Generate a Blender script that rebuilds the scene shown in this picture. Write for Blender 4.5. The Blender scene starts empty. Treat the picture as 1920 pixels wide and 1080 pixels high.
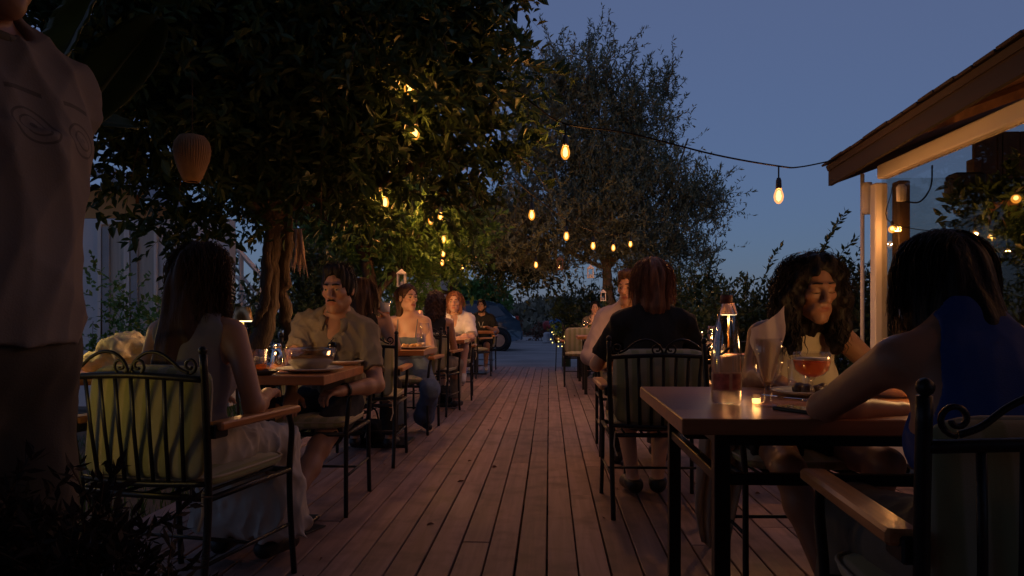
import bpy, math, random
import numpy as np
from mathutils import Vector, Matrix, Euler
R = math.radians
rnd = random.Random(7)
scn = bpy.context.scene
C = scn.collection

# ------------------------------------------------------------------ camera
YAW = math.atan(70/1400)
CA, SA = math.cos(YAW), math.sin(YAW)
cam_d = bpy.data.cameras.new('camera')
cam = bpy.data.objects.new('camera', cam_d); C.objects.link(cam)
cam.location = (0, 0, 1.0); cam.rotation_euler = (R(90), 0, YAW)
cam_d.sensor_width = 36; cam_d.lens = 1400/1920*36; cam_d.shift_y = 54/1920
cam_d.clip_start = 0.05; cam_d.clip_end = 3000
scn.camera = cam

# ------------------------------------------------------------------ dusk sky
world = bpy.data.worlds.new('World'); scn.world = world; world.use_nodes = True
wn, wl = world.node_tree.nodes, world.node_tree.links
sky = wn.new('ShaderNodeTexSky'); sky.sky_type = 'NISHITA'; sky.sun_disc = False
sky.sun_elevation = R(4.0); sky.sun_rotation = R(180); sky.altitude = 0
sky.air_density = 1.0; sky.dust_density = 0.5; sky.ozone_density = 5.0
bg = wn['Background']; bg.inputs['Strength'].default_value = 0.1
dim = wn.new('ShaderNodeVectorMath'); dim.operation = 'MULTIPLY_ADD'      # faded to dusk, with the even violet of twilight air
dim.inputs[1].default_value = (.42, .42, .42); dim.inputs[2].default_value = (.80, .93, 1.62)
wl.new(sky.outputs['Color'], dim.inputs[0]); wl.new(dim.outputs['Vector'], bg.inputs['Color'])
# the last of the afterglow: one very weak, very soft sun just over the horizon
sun_d = bpy.data.lights.new('sun', 'SUN'); sun_d.energy = 0.012; sun_d.angle = R(40); sun_d.color = (1.0, .82, .75)
sun = bpy.data.objects.new('sun', sun_d); C.objects.link(sun)
sun.rotation_euler = (R(86), 0, 0)
vs = scn.view_settings
vs.view_transform = 'Standard'; vs.look = 'None'; vs.exposure = 0.0; vs.gamma = 1.0; vs.use_curve_mapping = False
scn.render.engine = 'CYCLES'
cy = scn.cycles
cy.use_denoising = True
try: cy.denoiser = 'OPENIMAGEDENOISE'
except Exception: pass
cy.max_bounces = 6; cy.diffuse_bounces = 3; cy.glossy_bounces = 3; cy.transmission_bounces = 4
cy.transparent_max_bounces = 24; cy.caustics_reflective = False; cy.caustics_refractive = False
cy.sample_clamp_indirect = 2.0; cy.use_light_tree = True; cy.blur_glossy = 0.5

# ------------------------------------------------------------------ helpers
def at(px, py, D):
    """a point seen at pixel (1920x1080) at D metres along the view axis"""
    xc = (px-960)/1400*D
    return Vector((xc*CA-D*SA, xc*SA+D*CA, 1.0-(py-594)/1400*D))

def link(o, parent=None):
    C.objects.link(o)
    if parent is not None: o.parent = parent
    return o

def tag(o, label, cat=None, group=None, kind=None):
    o['label'] = label
    if cat: o['category'] = cat
    if group: o['group'] = group
    if kind: o['kind'] = kind
    return o

def thing(name, label, cat, loc=(0, 0, 0), rz=0, group=None):
    o = bpy.data.objects.new(name, None); C.objects.link(o)
    o.location = loc; o.rotation_euler = (0, 0, rz); o.empty_display_size = .05
    return tag(o, label, cat, group)

def copy_tree(o, parent=None):
    c = o.copy(); C.objects.link(c); c.parent = parent
    for ch in list(o.children): copy_tree(ch, c)
    return c

def shade(me, smooth=True):
    me.polygons.foreach_set('use_smooth', [smooth]*len(me.polygons))

def me_from(name, v, f, m=None, smooth=True):
    me = bpy.data.meshes.new(name)
    me.from_pydata([tuple(x) for x in v], [], [tuple(int(i) for i in x) for x in f])
    if m is not None: me.materials.append(m)
    if smooth: shade(me)
    me.update()
    return me

def np_mesh(name, v, quads=None, tris=None, m=None, smooth=True):
    """fast mesh from numpy arrays"""
    me = bpy.data.meshes.new(name)
    fs = []
    nq = 0 if quads is None else len(quads); nt = 0 if tris is None else len(tris)
    me.vertices.add(len(v)); me.vertices.foreach_set('co', np.asarray(v, np.float32).ravel())
    idx = []
    if nq: idx.append(np.asarray(quads, np.int32).ravel())
    if nt: idx.append(np.asarray(tris, np.int32).ravel())
    idx = np.concatenate(idx)
    me.loops.add(len(idx)); me.loops.foreach_set('vertex_index', idx)
    me.polygons.add(nq+nt)
    st = np.concatenate([np.arange(nq)*4, nq*4+np.arange(nt)*3]).astype(np.int32)
    me.polygons.foreach_set('loop_start', st)
    try: me.polygons.foreach_set('loop_total', np.concatenate([np.full(nq, 4), np.full(nt, 3)]).astype(np.int32))
    except Exception: pass
    me.polygons.foreach_set('use_smooth', np.full(nq+nt, smooth))
    if m is not None: me.materials.append(m)
    me.update(calc_edges=True); me.validate()
    return me

class MB:
    """collects simple solids into one mesh"""
    def __init__(s): s.v = []; s.f = []
    def add(s, v, f):
        o = len(s.v); s.v += [tuple(x) for x in v]; s.f += [tuple(i+o for i in q) for q in f]; return s
    def box(s, c, h, b=0.0, rot=None):
        """box with half sizes h and a chamfer b"""
        hx, hy, hz = h
        if b <= 0:
            vs = [(x*hx, y*hy, z*hz) for x in (-1, 1) for y in (-1, 1) for z in (-1, 1)]
            fs = [(0, 1, 3, 2), (4, 6, 7, 5), (0, 4, 5, 1), (2, 3, 7, 6), (0, 2, 6, 4), (1, 5, 7, 3)]
        else:
            b = min(b, hx*.49, hy*.49, hz*.49)
            vs = []; fs = []
            def ring(z, ix): 
                X, Y = hx-ix, hy-ix
                k = b if ix == 0 else b*.6
                return [(X-k, -Y, z), (X, -Y+k, z), (X, Y-k, z), (X-k, Y, z), (-X+k, Y, z), (-X, Y-k, z), (-X, -Y+k, z), (-X+k, -Y, z)]
            for z, ix in ((-hz, b), (-hz+b, 0), (hz-b, 0), (hz, b)): vs += ring(z, ix)
            for r in range(3):
                for i in range(8):
                    j = (i+1) % 8
                    fs.append((r*8+i, r*8+j, r*8+8+j, r*8+8+i))
            fs.append(tuple(range(7, -1, -1))); fs.append(tuple(range(24, 32)))
        M = rot if rot is not None else Matrix.Identity(3)
        return s.add([M @ Vector(p) + Vector(c) for p in vs], fs)
    def tube(s, pts, r, n=8, cap=True, flat=None):
        """tube along a polyline; r a number or list; flat=(a,b) gives an oval section"""
        pts = [Vector(p) for p in pts]
        N = len(pts)
        rs = r if isinstance(r, (list, tuple)) else [r]*N
        t0 = (pts[1]-pts[0]).normalized()
        up = Vector((0, 0, 1)) if abs(t0.z) < .9 else Vector((0, 1, 0))
        side = t0.cross(up).normalized()
        vs = []; fs = []
        for i, p in enumerate(pts):
            t = (pts[min(i+1, N-1)]-pts[max(i-1, 0)])
            t = t.normalized() if t.length > 1e-9 else t0
            side = (side - t*side.dot(t))
            side = side.normalized() if side.length > 1e-6 else t.orthogonal().normalized()
            b = t.cross(side)
            for k in range(n):
                a = 2*math.pi*k/n
                ca, sa = math.cos(a), math.sin(a)
                if flat: ca *= flat[0]; sa *= flat[1]
                vs.append(p+(side*ca+b*sa)*rs[i])
        for i in range(N-1):
            for k in range(n):
                j = (k+1) % n
                fs.append((i*n+k, i*n+j, i*n+n+j, i*n+n+k))
        if cap: fs.append(tuple(range(n-1, -1, -1))); fs.append(tuple((N-1)*n+k for k in range(n)))
        return s.add(vs, fs)
    def lathe(s, prof, c=(0, 0, 0), n=24, rot=None):
        """profile (r,z) turned about z"""
        vs = []; fs = []; P = len(prof)
        M = rot if rot is not None else Matrix.Identity(3)
        for r, z in prof:
            for k in range(n):
                a = 2*math.pi*k/n
                vs.append(M @ Vector((r*math.cos(a), r*math.sin(a), z)) + Vector(c))
        for i in range(P-1):
            for k in range(n):
                j = (k+1) % n
                fs.append((i*n+k, i*n+j, i*n+n+j, i*n+n+k))
        return s.add(vs, fs)
    def sphere(s, c, r, n=12, m=8):
        r = r if isinstance(r, (tuple, list)) else (r, r, r)
        vs = []; fs = []
        for i in range(m+1):
            th = math.pi*i/m
            for k in range(n):
                a = 2*math.pi*k/n
                vs.append((c[0]+r[0]*math.sin(th)*math.cos(a), c[1]+r[1]*math.sin(th)*math.sin(a), c[2]+r[2]*math.cos(th)))
        for i in range(m):
            for k in range(n):
                j = (k+1) % n
                fs.append((i*n+k, i*n+n+k, i*n+n+j, i*n+j))
        return s.add(vs, fs)
    def sheet(s, rows, th=0.0):
        """grid of points -> sheet (with thickness th along the row normal)"""
        nr, nc = len(rows), len(rows[0])
        vs = [Vector(p) for r in rows for p in r]
        fs = [(i*nc+j, i*nc+j+1, (i+1)*nc+j+1, (i+1)*nc+j) for i in range(nr-1) for j in range(nc-1)]
        if th:
            nm = []
            for i in range(nr):
                for j in range(nc):
                    a = vs[min(i+1, nr-1)*nc+j]-vs[max(i-1, 0)*nc+j]
                    b = vs[i*nc+min(j+1, nc-1)]-vs[i*nc+max(j-1, 0)]
                    q = a.cross(b); nm.append(q.normalized() if q.length > 1e-12 else Vector((0, 0, 1)))
            o = len(vs)
            vs += [p+n*th for p, n in zip(vs, nm)]
            fs += [tuple(reversed([i+o for i in f])) for f in fs]
            edge = [(0, j) for j in range(nc)]+[(i, nc-1) for i in range(1, nr)]+[(nr-1, j) for j in range(nc-2, -1, -1)]+[(i, 0) for i in range(nr-2, 0, -1)]
            e = [i*nc+j for i, j in edge]
            for a, b in zip(e, e[1:]+e[:1]): fs.append((a, a+o, b+o, b))
        return s.add(vs, fs)
    def mesh(s, name, m=None, smooth=True):
        return me_from(name, s.v, s.f, m, smooth)
    def build(s, name, m=None, parent=None, smooth=False, loc=None, angle=None):
        me = s.mesh(name, m, smooth)
        o = bpy.data.objects.new(name, me); link(o, parent)
        if loc is not None: o.location = loc
        return o

def obj(name, me, parent=None, loc=None, rot=None):
    o = bpy.data.objects.new(name, me); link(o, parent)
    if loc is not None: o.location = loc
    if rot is not None: o.rotation_euler = rot
    return o

def spline(pts, n=8):
    """Catmull-Rom through pts"""
    P = [Vector(p) for p in pts]; P = [P[0]*2-P[1]]+P+[P[-1]*2-P[-2]]
    out = []
    for i in range(1, len(P)-2):
        for k in range(n):
            t = k/n
            a, b, c, d = P[i-1:i+3]
            out.append(.5*((2*b)+(c-a)*t+(2*a-5*b+4*c-d)*t*t+(3*b-a-3*c+d)*t**3))
    out.append(P[-2]); return out

# ------------------------------------------------------------------ materials
MATS = {}
def M(name, col, rough=.6, metal=0.0, var=.18, scale=6.0, bump=0.0, bscale=60.0, stretch=(1, 1, 1), rand=0.0, bdist=.01,
      coat=0.0, sheen=0.0, spec=.5, sss=0.0, attr=None, trans=0.0, col2=None, rvar=0.0):
    """procedural surface: noise-varied base colour, optional fine relief"""
    m = bpy.data.materials.new(name); m.use_nodes = True; MATS[name] = m
    n, l = m.node_tree.nodes, m.node_tree.links
    b = n['Principled BSDF']
    tc = n.new('ShaderNodeTexCoord'); mp = n.new('ShaderNodeMapping'); mp.inputs['Scale'].default_value = stretch
    l.new(tc.outputs['Object'], mp.inputs['Vector'])
    nz = n.new('ShaderNodeTexNoise'); nz.inputs['Scale'].default_value = scale; nz.inputs['Detail'].default_value = 5
    l.new(mp.outputs['Vector'], nz.inputs['Vector'])
    mx = n.new('ShaderNodeMix'); mx.data_type = 'RGBA'
    a = tuple(max(0, c*(1-var)) for c in col); c2 = col2 or tuple(min(1, c*(1+var)) for c in col)
    mx.inputs['A'].default_value = (*a, 1); mx.inputs['B'].default_value = (*c2, 1)
    rp = n.new('ShaderNodeMapRange'); rp.inputs['From Min'].default_value = .3; rp.inputs['From Max'].default_value = .7
    l.new(nz.outputs['Fac'], rp.inputs['Value']); l.new(rp.outputs['Result'], mx.inputs['Factor'])
    src = mx.outputs['Result']
    if rand:
        oi = n.new('ShaderNodeObjectInfo'); mr = n.new('ShaderNodeMapRange')
        mr.inputs['To Min'].default_value = 1-rand; mr.inputs['To Max'].default_value = 1+rand
        l.new(oi.outputs['Random'], mr.inputs['Value'])
        vm = n.new('ShaderNodeVectorMath'); vm.operation = 'SCALE'
        l.new(src, vm.inputs[0]); l.new(mr.outputs['Result'], vm.inputs['Scale']); src = vm.outputs['Vector']
    if attr:
        at_ = n.new('ShaderNodeAttribute'); at_.attribute_name = attr
        mm = n.new('ShaderNodeMix'); mm.data_type = 'RGBA'; mm.blend_type = 'MULTIPLY'; mm.inputs['Factor'].default_value = 1
        l.new(src, mm.inputs['A']); l.new(at_.outputs['Color'], mm.inputs['B']); src = mm.outputs['Result']
    l.new(src, b.inputs['Base Color'])
    b.inputs['Roughness'].default_value = rough; b.inputs['Metallic'].default_value = metal
    if rvar:
        r2 = n.new('ShaderNodeMapRange'); r2.inputs['To Min'].default_value = rough-rvar; r2.inputs['To Max'].default_value = rough+rvar
        l.new(nz.outputs['Fac'], r2.inputs['Value']); l.new(r2.outputs['Result'], b.inputs['Roughness'])
    b.inputs['Specular IOR Level'].default_value = spec
    b.inputs['Coat Weight'].default_value = coat
    b.inputs['Sheen Weight'].default_value = sheen
    if sss:
        b.inputs['Subsurface Weight'].default_value = sss; b.inputs['Subsurface Radius'].default_value = (.012, .005, .003); b.inputs['Subsurface Scale'].default_value = 1.0
    if bump:
        n2 = n.new('ShaderNodeTexNoise'); n2.inputs['Scale'].default_value = bscale; n2.inputs['Detail'].default_value = 3
        l.new(mp.outputs['Vector'], n2.inputs['Vector'])
        bp = n.new('ShaderNodeBump'); bp.inputs['Strength'].default_value = bump; bp.inputs['Distance'].default_value = bdist
        l.new(n2.outputs['Fac'], bp.inputs['Height']); l.new(bp.outputs['Normal'], b.inputs['Normal'])
    if trans:
        # thin leaf / thin cloth: part of the light comes through
        tr = n.new('ShaderNodeBsdfTranslucent'); ms = n.new('ShaderNodeMixShader'); ms.inputs['Fac'].default_value = trans
        l.new(src, tr.inputs['Color'])
        l.new(b.outputs['BSDF'], ms.inputs[1]); l.new(tr.outputs['BSDF'], ms.inputs[2])
        l.new(ms.outputs['Shader'], n['Material Output'].inputs['Surface'])
    return m

def wood(name, c1, c2, rough=.5, axis=1, ring=14.0, rand=.15, bump=.15, coat=0.0, rvar=.1, dirt=None):
    """boards: long grain along the axis, knots and wear"""
    m = bpy.data.materials.new(name); m.use_nodes = True; MATS[name] = m
    n, l = m.node_tree.nodes, m.node_tree.links
    b = n['Principled BSDF']
    tc = n.new('ShaderNodeTexCoord'); oi = n.new('ShaderNodeObjectInfo')
    off = n.new('ShaderNodeVectorMath'); off.operation = 'SCALE'; off.inputs[0].default_value = (37, 11, 23)
    l.new(oi.outputs['Random'], off.inputs['Scale'])
    ad = n.new('ShaderNodeVectorMath'); l.new(tc.outputs['Object'], ad.inputs[0]); l.new(off.outputs['Vector'], ad.inputs[1])
    mp = n.new('ShaderNodeMapping'); sc = [ring]*3; sc[axis] = ring*.06; mp.inputs['Scale'].default_value = sc
    l.new(ad.outputs['Vector'], mp.inputs['Vector'])
    nz = n.new('ShaderNodeTexNoise'); nz.inputs['Scale'].default_value = 2.2; nz.inputs['Detail'].default_value = 7; nz.inputs['Distortion'].default_value = .6
    l.new(mp.outputs['Vector'], nz.inputs['Vector'])
    rp = n.new('ShaderNodeValToRGB'); rp.color_ramp.elements[0].position = .32; rp.color_ramp.elements[1].position = .68
    rp.color_ramp.elements[0].color = (*c1, 1); rp.color_ramp.elements[1].color = (*c2, 1)
    l.new(nz.outputs['Fac'], rp.inputs['Fac'])
    src = rp.outputs['Color']
    if dirt:
        n3 = n.new('ShaderNodeTexNoise'); n3.inputs['Scale'].default_value = 5.5; n3.inputs['Detail'].default_value = 6
        l.new(ad.outputs['Vector'], n3.inputs['Vector'])
        r3 = n.new('ShaderNodeMapRange'); r3.inputs['From Min'].default_value = .48; r3.inputs['From Max'].default_value = .72; r3.inputs['To Max'].default_value = .75
        l.new(n3.outputs['Fac'], r3.inputs['Value'])
        mx = n.new('ShaderNodeMix'); mx.data_type = 'RGBA'; mx.inputs['B'].default_value = (*dirt, 1)
        l.new(r3.outputs['Result'], mx.inputs['Factor']); l.new(src, mx.inputs['A']); src = mx.outputs['Result']
    mr = n.new('ShaderNodeMapRange'); mr.inputs['To Min'].default_value = 1-rand; mr.inputs['To Max'].default_value = 1+rand
    l.new(oi.outputs['Random'], mr.inputs['Value'])
    vm = n.new('ShaderNodeVectorMath'); vm.operation = 'SCALE'
    l.new(src, vm.inputs[0]); l.new(mr.outputs['Result'], vm.inputs['Scale'])
    l.new(vm.outputs['Vector'], b.inputs['Base Color'])
    r2 = n.new('ShaderNodeMapRange'); r2.inputs['To Min'].default_value = rough-rvar; r2.inputs['To Max'].default_value = rough+rvar
    l.new(nz.outputs['Fac'], r2.inputs['Value']); l.new(r2.outputs['Result'], b.inputs['Roughness'])
    b.inputs['Coat Weight'].default_value = coat; b.inputs['Coat Roughness'].default_value = .15
    bp = n.new('ShaderNodeBump'); bp.inputs['Strength'].default_value = bump; bp.inputs['Distance'].default_value = .004
    l.new(nz.outputs['Fac'], bp.inputs['Height']); l.new(bp.outputs['Normal'], b.inputs['Normal'])
    return m

def glass(name, tint=(1, 1, 1), refl=.06, rough=.02, edge=.55):
    """thin clear glass: see-through with a fresnel sheen"""
    m = bpy.data.materials.new(name); m.use_nodes = True; MATS[name] = m
    n, l = m.node_tree.nodes, m.node_tree.links
    n.remove(n['Principled BSDF'])
    tr = n.new('ShaderNodeBsdfTransparent'); tr.inputs['Color'].default_value = (*tint, 1)
    gl = n.new('ShaderNodeBsdfGlossy'); gl.inputs['Roughness'].default_value = rough
    lw = n.new('ShaderNodeLayerWeight'); lw.inputs['Blend'].default_value = .35
    mr = n.new('ShaderNodeMapRange'); mr.inputs['To Min'].default_value = refl; mr.inputs['To Max'].default_value = edge
    l.new(lw.outputs['Facing'], mr.inputs['Value'])
    ms = n.new('ShaderNodeMixShader'); l.new(mr.outputs['Result'], ms.inputs['Fac'])
    l.new(tr.outputs['BSDF'], ms.inputs[1]); l.new(gl.outputs['BSDF'], ms.inputs[2])
    l.new(ms.outputs['Shader'], n['Material Output'].inputs['Surface'])
    return m

def liquid(name, col, dens=.55):
    """drink: tinted, partly see-through"""
    m = bpy.data.materials.new(name); m.use_nodes = True; MATS[name] = m
    n, l = m.node_tree.nodes, m.node_tree.links
    b = n['Principled BSDF']; b.inputs['Base Color'].default_value = (*col, 1); b.inputs['Roughness'].default_value = .08
    tr = n.new('ShaderNodeBsdfTransparent'); tr.inputs['Color'].default_value = (*[min(1, c+.15) for c in col], 1)
    tl = n.new('ShaderNodeBsdfTranslucent'); tl.inputs['Color'].default_value = (*col, 1)
    m1 = n.new('ShaderNodeMixShader'); m1.inputs['Fac'].default_value = .5
    l.new(b.outputs['BSDF'], m1.inputs[1]); l.new(tl.outputs['BSDF'], m1.inputs[2])
    ms = n.new('ShaderNodeMixShader'); ms.inputs['Fac'].default_value = dens
    l.new(tr.outputs['BSDF'], ms.inputs[1]); l.new(m1.outputs['Shader'], ms.inputs[2])
    l.new(ms.outputs['Shader'], n['Material Output'].inputs['Surface'])
    return m

def emit(name, col, strength, rim=None):
    """a lamp's own light; rim colours the envelope's edge"""
    m = bpy.data.materials.new(name); m.use_nodes = True; MATS[name] = m
    n, l = m.node_tree.nodes, m.node_tree.links
    n.remove(n['Principled BSDF'])
    e = n.new('ShaderNodeEmission'); e.inputs['Color'].default_value = (*col, 1); e.inputs['Strength'].default_value = strength
    if rim:
        lw = n.new('ShaderNodeLayerWeight'); lw.inputs['Blend'].default_value = .4
        mx = n.new('ShaderNodeMix'); mx.data_type = 'RGBA'; mx.inputs['A'].default_value = (*col, 1); mx.inputs['B'].default_value = (*rim, 1)
        l.new(lw.outputs['Facing'], mx.inputs['Factor']); l.new(mx.outputs['Result'], e.inputs['Color'])
    l.new(e.outputs['Emission'], n['Material Output'].inputs['Surface'])
    return m

# ------------------------------------------------------------------ smooth solids (signed distance -> one continuous surface)
V3 = lambda *a: np.array(a, np.float32)
class SDF:
    def __init__(s): s.p = []
    def cap(s, a, b, ra, rb=None, k=.02, op='u'):
        rb = ra if rb is None else rb
        s.p.append(('cap', np.array(a, np.float32), np.array(b, np.float32), ra, rb, k, op)); return s
    def cyl(s, a, b, ra, rb=None, k=.02, op='u', rr=.004):
        rb = ra if rb is None else rb
        s.p.append(('cyl', np.array(a, np.float32), np.array(b, np.float32), ra, rb, k, op, rr)); return s
    def ell(s, c, r, Rm=None, k=.02, op='u'):
        s.p.append(('ell', np.array(c, np.float32), np.array(r, np.float32), Rm, None, k, op)); return s
    def half(s, c, n, k=.004):
        """cut everything on the side the normal points to"""
        s.p.append(('half', np.array(c, np.float32), np.array(n, np.float32)/np.linalg.norm(n), None, None, k, 'i')); return s
    def bounds(s):
        lo, hi = [], []
        for q in s.p:
            if q[6] != 'u': continue
            if q[0] in ('cap', 'cyl'):
                r = max(q[3], q[4]); lo.append(np.minimum(q[1], q[2])-r); hi.append(np.maximum(q[1], q[2])+r)
            else:
                r = float(np.max(q[2])) if q[3] is not None else q[2]
                lo.append(q[1]-r); hi.append(q[1]+r)
        return np.min(lo, 0), np.max(hi, 0)
    def mesh(s, name, res, m=None, disp=None, tone=None):
        lo, hi = s.bounds(); pad = res*3+.01
        lo = lo-pad; hi = hi+pad
        n = np.ceil((hi-lo)/res).astype(int)+1
        ax = [lo[i]+np.arange(n[i], dtype=np.float32)*res for i in range(3)]
        d = np.full(n, 1.0, np.float32)
        for q in s.p:
            kind, k, op = q[0], q[5], q[6]
            mg = k+res*3+.02
            if kind in ('cap', 'cyl'):
                r = max(q[3], q[4]); a = np.minimum(q[1], q[2])-r-mg; b = np.maximum(q[1], q[2])+r+mg
            elif kind == 'ell':
                r = float(np.max(q[2])) if q[3] is not None else q[2]
                a = q[1]-r-mg; b = q[1]+r+mg
            else: a, b = lo, hi
            i0 = np.clip(np.floor((a-lo)/res).astype(int), 0, n); i1 = np.clip(np.ceil((b-lo)/res).astype(int)+1, 0, n)
            if np.any(i1 <= i0): continue
            sl = tuple(slice(i0[i], i1[i]) for i in range(3))
            X = ax[0][sl[0]][:, None, None]; Y = ax[1][sl[1]][None, :, None]; Z = ax[2][sl[2]][None, None, :]
            if kind == 'half':
                e = (X-q[1][0])*q[2][0]+(Y-q[1][1])*q[2][1]+(Z-q[1][2])*q[2][2]
            elif kind == 'ell':
                x, y, z = X-q[1][0], Y-q[1][1], Z-q[1][2]
                if q[3] is not None:
                    r = q[3]
                    x, y, z = (x*r[0][0]+y*r[1][0]+z*r[2][0], x*r[0][1]+y*r[1][1]+z*r[2][1], x*r[0][2]+y*r[1][2]+z*r[2][2])
                ra = q[2]
                k0 = np.sqrt((x/ra[0])**2+(y/ra[1])**2+(z/ra[2])**2)
                k1 = np.sqrt((x/ra[0]**2)**2+(y/ra[1]**2)**2+(z/ra[2]**2)**2)
                e = k0*(k0-1)/np.maximum(k1, 1e-6)
            else:
                ba = q[2]-q[1]; L2 = float(ba @ ba)+1e-12
                x, y, z = X-q[1][0], Y-q[1][1], Z-q[1][2]
                t = (x*ba[0]+y*ba[1]+z*ba[2])/L2
                tc = np.clip(t, 0, 1)
                if kind == 'cap':
                    e = np.sqrt((x-tc*ba[0])**2+(y-tc*ba[1])**2+(z-tc*ba[2])**2)-(q[3]+(q[4]-q[3])*tc)
                else:
                    L = math.sqrt(L2)
                    rad = np.sqrt((x-t*ba[0])**2+(y-t*ba[1])**2+(z-t*ba[2])**2)-(q[3]+(q[4]-q[3])*tc)
                    axl = np.maximum(-t, t-1)*L
                    e = np.minimum(np.maximum(rad, axl), 0)+np.sqrt(np.maximum(rad, 0)**2+np.maximum(axl, 0)**2)
            cur = d[sl]
            if op == 'u':
                h = np.maximum(k-np.abs(cur-e), 0)/k
                d[sl] = np.minimum(cur, e)-h*h*k*.25
            else:
                if op == 's': e = -e
                h = np.maximum(k-np.abs(cur-e), 0)/k
                d[sl] = np.maximum(cur, e)+h*h*k*.25
        if disp is not None:
            d += disp(ax[0][:, None, None], ax[1][None, :, None], ax[2][None, None, :]).astype(np.float32)
        v, f = surface_nets(d, lo, res)
        me = np_mesh(name, v, quads=f, m=m)
        if tone is not None:
            c = tone(v)
            at_ = me.color_attributes.new('tone', 'FLOAT_COLOR', 'POINT')
            at_.data.foreach_set('color', np.concatenate([c, np.ones((len(v), 1))], 1).astype(np.float32).ravel())
        return me

def surface_nets(d, lo, res):
    s = d < 0
    n = np.array(d.shape)
    cnt = np.zeros(n-1, np.int8)
    off = [(i, j, k) for i in (0, 1) for j in (0, 1) for k in (0, 1)]
    for i, j, k in off: cnt += s[i:n[0]-1+i, j:n[1]-1+j, k:n[2]-1+k]
    act = np.argwhere((cnt > 0) & (cnt < 8))
    vals = np.stack([d[act[:, 0]+i, act[:, 1]+j, act[:, 2]+k] for i, j, k in off], 1)
    acc = np.zeros((len(act), 3), np.float32); w = np.zeros((len(act), 1), np.float32)
    O = np.array(off, np.float32)
    for a in range(8):
        for b in range(a+1, 8):
            if abs(O[a]-O[b]).sum() != 1: continue
            va, vb = vals[:, a], vals[:, b]
            mk = (va < 0) != (vb < 0)
            t = np.where(mk, va/np.where(mk, va-vb, 1), 0)[:, None]
            acc += (O[a]+t*(O[b]-O[a]))*mk[:, None]; w += mk[:, None]
    v = (act+acc/np.maximum(w, 1))*res+lo
    vid = np.full(n-1, -1, np.int32); vid[act[:, 0], act[:, 1], act[:, 2]] = np.arange(len(act))
    qs = []
    for ax_ in range(3):
        u, w_ = [(1, 2), (2, 0), (0, 1)][ax_]
        sa = [slice(None)]*3; sb = [slice(None)]*3
        sa[ax_] = slice(0, n[ax_]-1); sb[ax_] = slice(1, n[ax_])
        A, B = s[tuple(sa)], s[tuple(sb)]
        e = np.argwhere(A != B)
        e = e[(e[:, u] > 0) & (e[:, w_] > 0) & (e[:, u] < n[u]-1) & (e[:, w_] < n[w_]-1)]
        ins = A[e[:, 0], e[:, 1], e[:, 2]]
        def cid(du, dw):
            c = e.copy(); c[:, u] += du; c[:, w_] += dw
            return vid[c[:, 0], c[:, 1], c[:, 2]]
        q = np.stack([cid(-1, -1), cid(0, -1), cid(0, 0), cid(-1, 0)], 1)
        q[~ins] = q[~ins][:, ::-1]
        qs.append(q)
    q = np.concatenate(qs); q = q[(q >= 0).all(1)]
    return v.astype(np.float32), q

def folds(amp, freq=30., seed=0, vert=.35):
    """cloth creases: a few crossing waves, long in the vertical"""
    g = random.Random(seed); W = [(g.uniform(-1, 1), g.uniform(-1, 1), g.uniform(-1, 1)*vert, g.uniform(0, 6.3), g.uniform(.6, 1.5)) for _ in range(7)]
    freq = freq*2.3
    def f(x, y, z):
        t = 0
        for a, b, c, ph, s in W:
            ph2 = ph+1.1*np.sin(z*freq*.22+ph)+.8*np.sin((x-y)*freq*.17+ph*2)
            t = t+np.abs(np.sin((a*x+b*y+c*z)*freq*s*.55+ph2))**.8-.6
        return t*(amp*.55)
    return f

# ------------------------------------------------------------------ people
def rot_e(yaw=0, pitch=0, roll=0):
    """head frame: yaw to the person's left, pitch nods down, roll tilts to the right"""
    return np.array(Euler((R(-pitch), R(roll), R(yaw)), 'XYZ').to_matrix(), np.float32)

def ik(a, c, l1, l2, pole):
    a = np.array(a, float); c = np.array(c, float); v = c-a; d = np.linalg.norm(v)
    dm = min(max(d, abs(l1-l2)+.01), l1+l2-.004); u = v/d
    x = (l1*l1-l2*l2+dm*dm)/(2*dm); h = math.sqrt(max(l1*l1-x*x, 0))
    p = np.array(pole, float); p = p-u*(p @ u); p /= np.linalg.norm(p)+1e-9
    return a+u*x+p*h, a+u*dm

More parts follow.
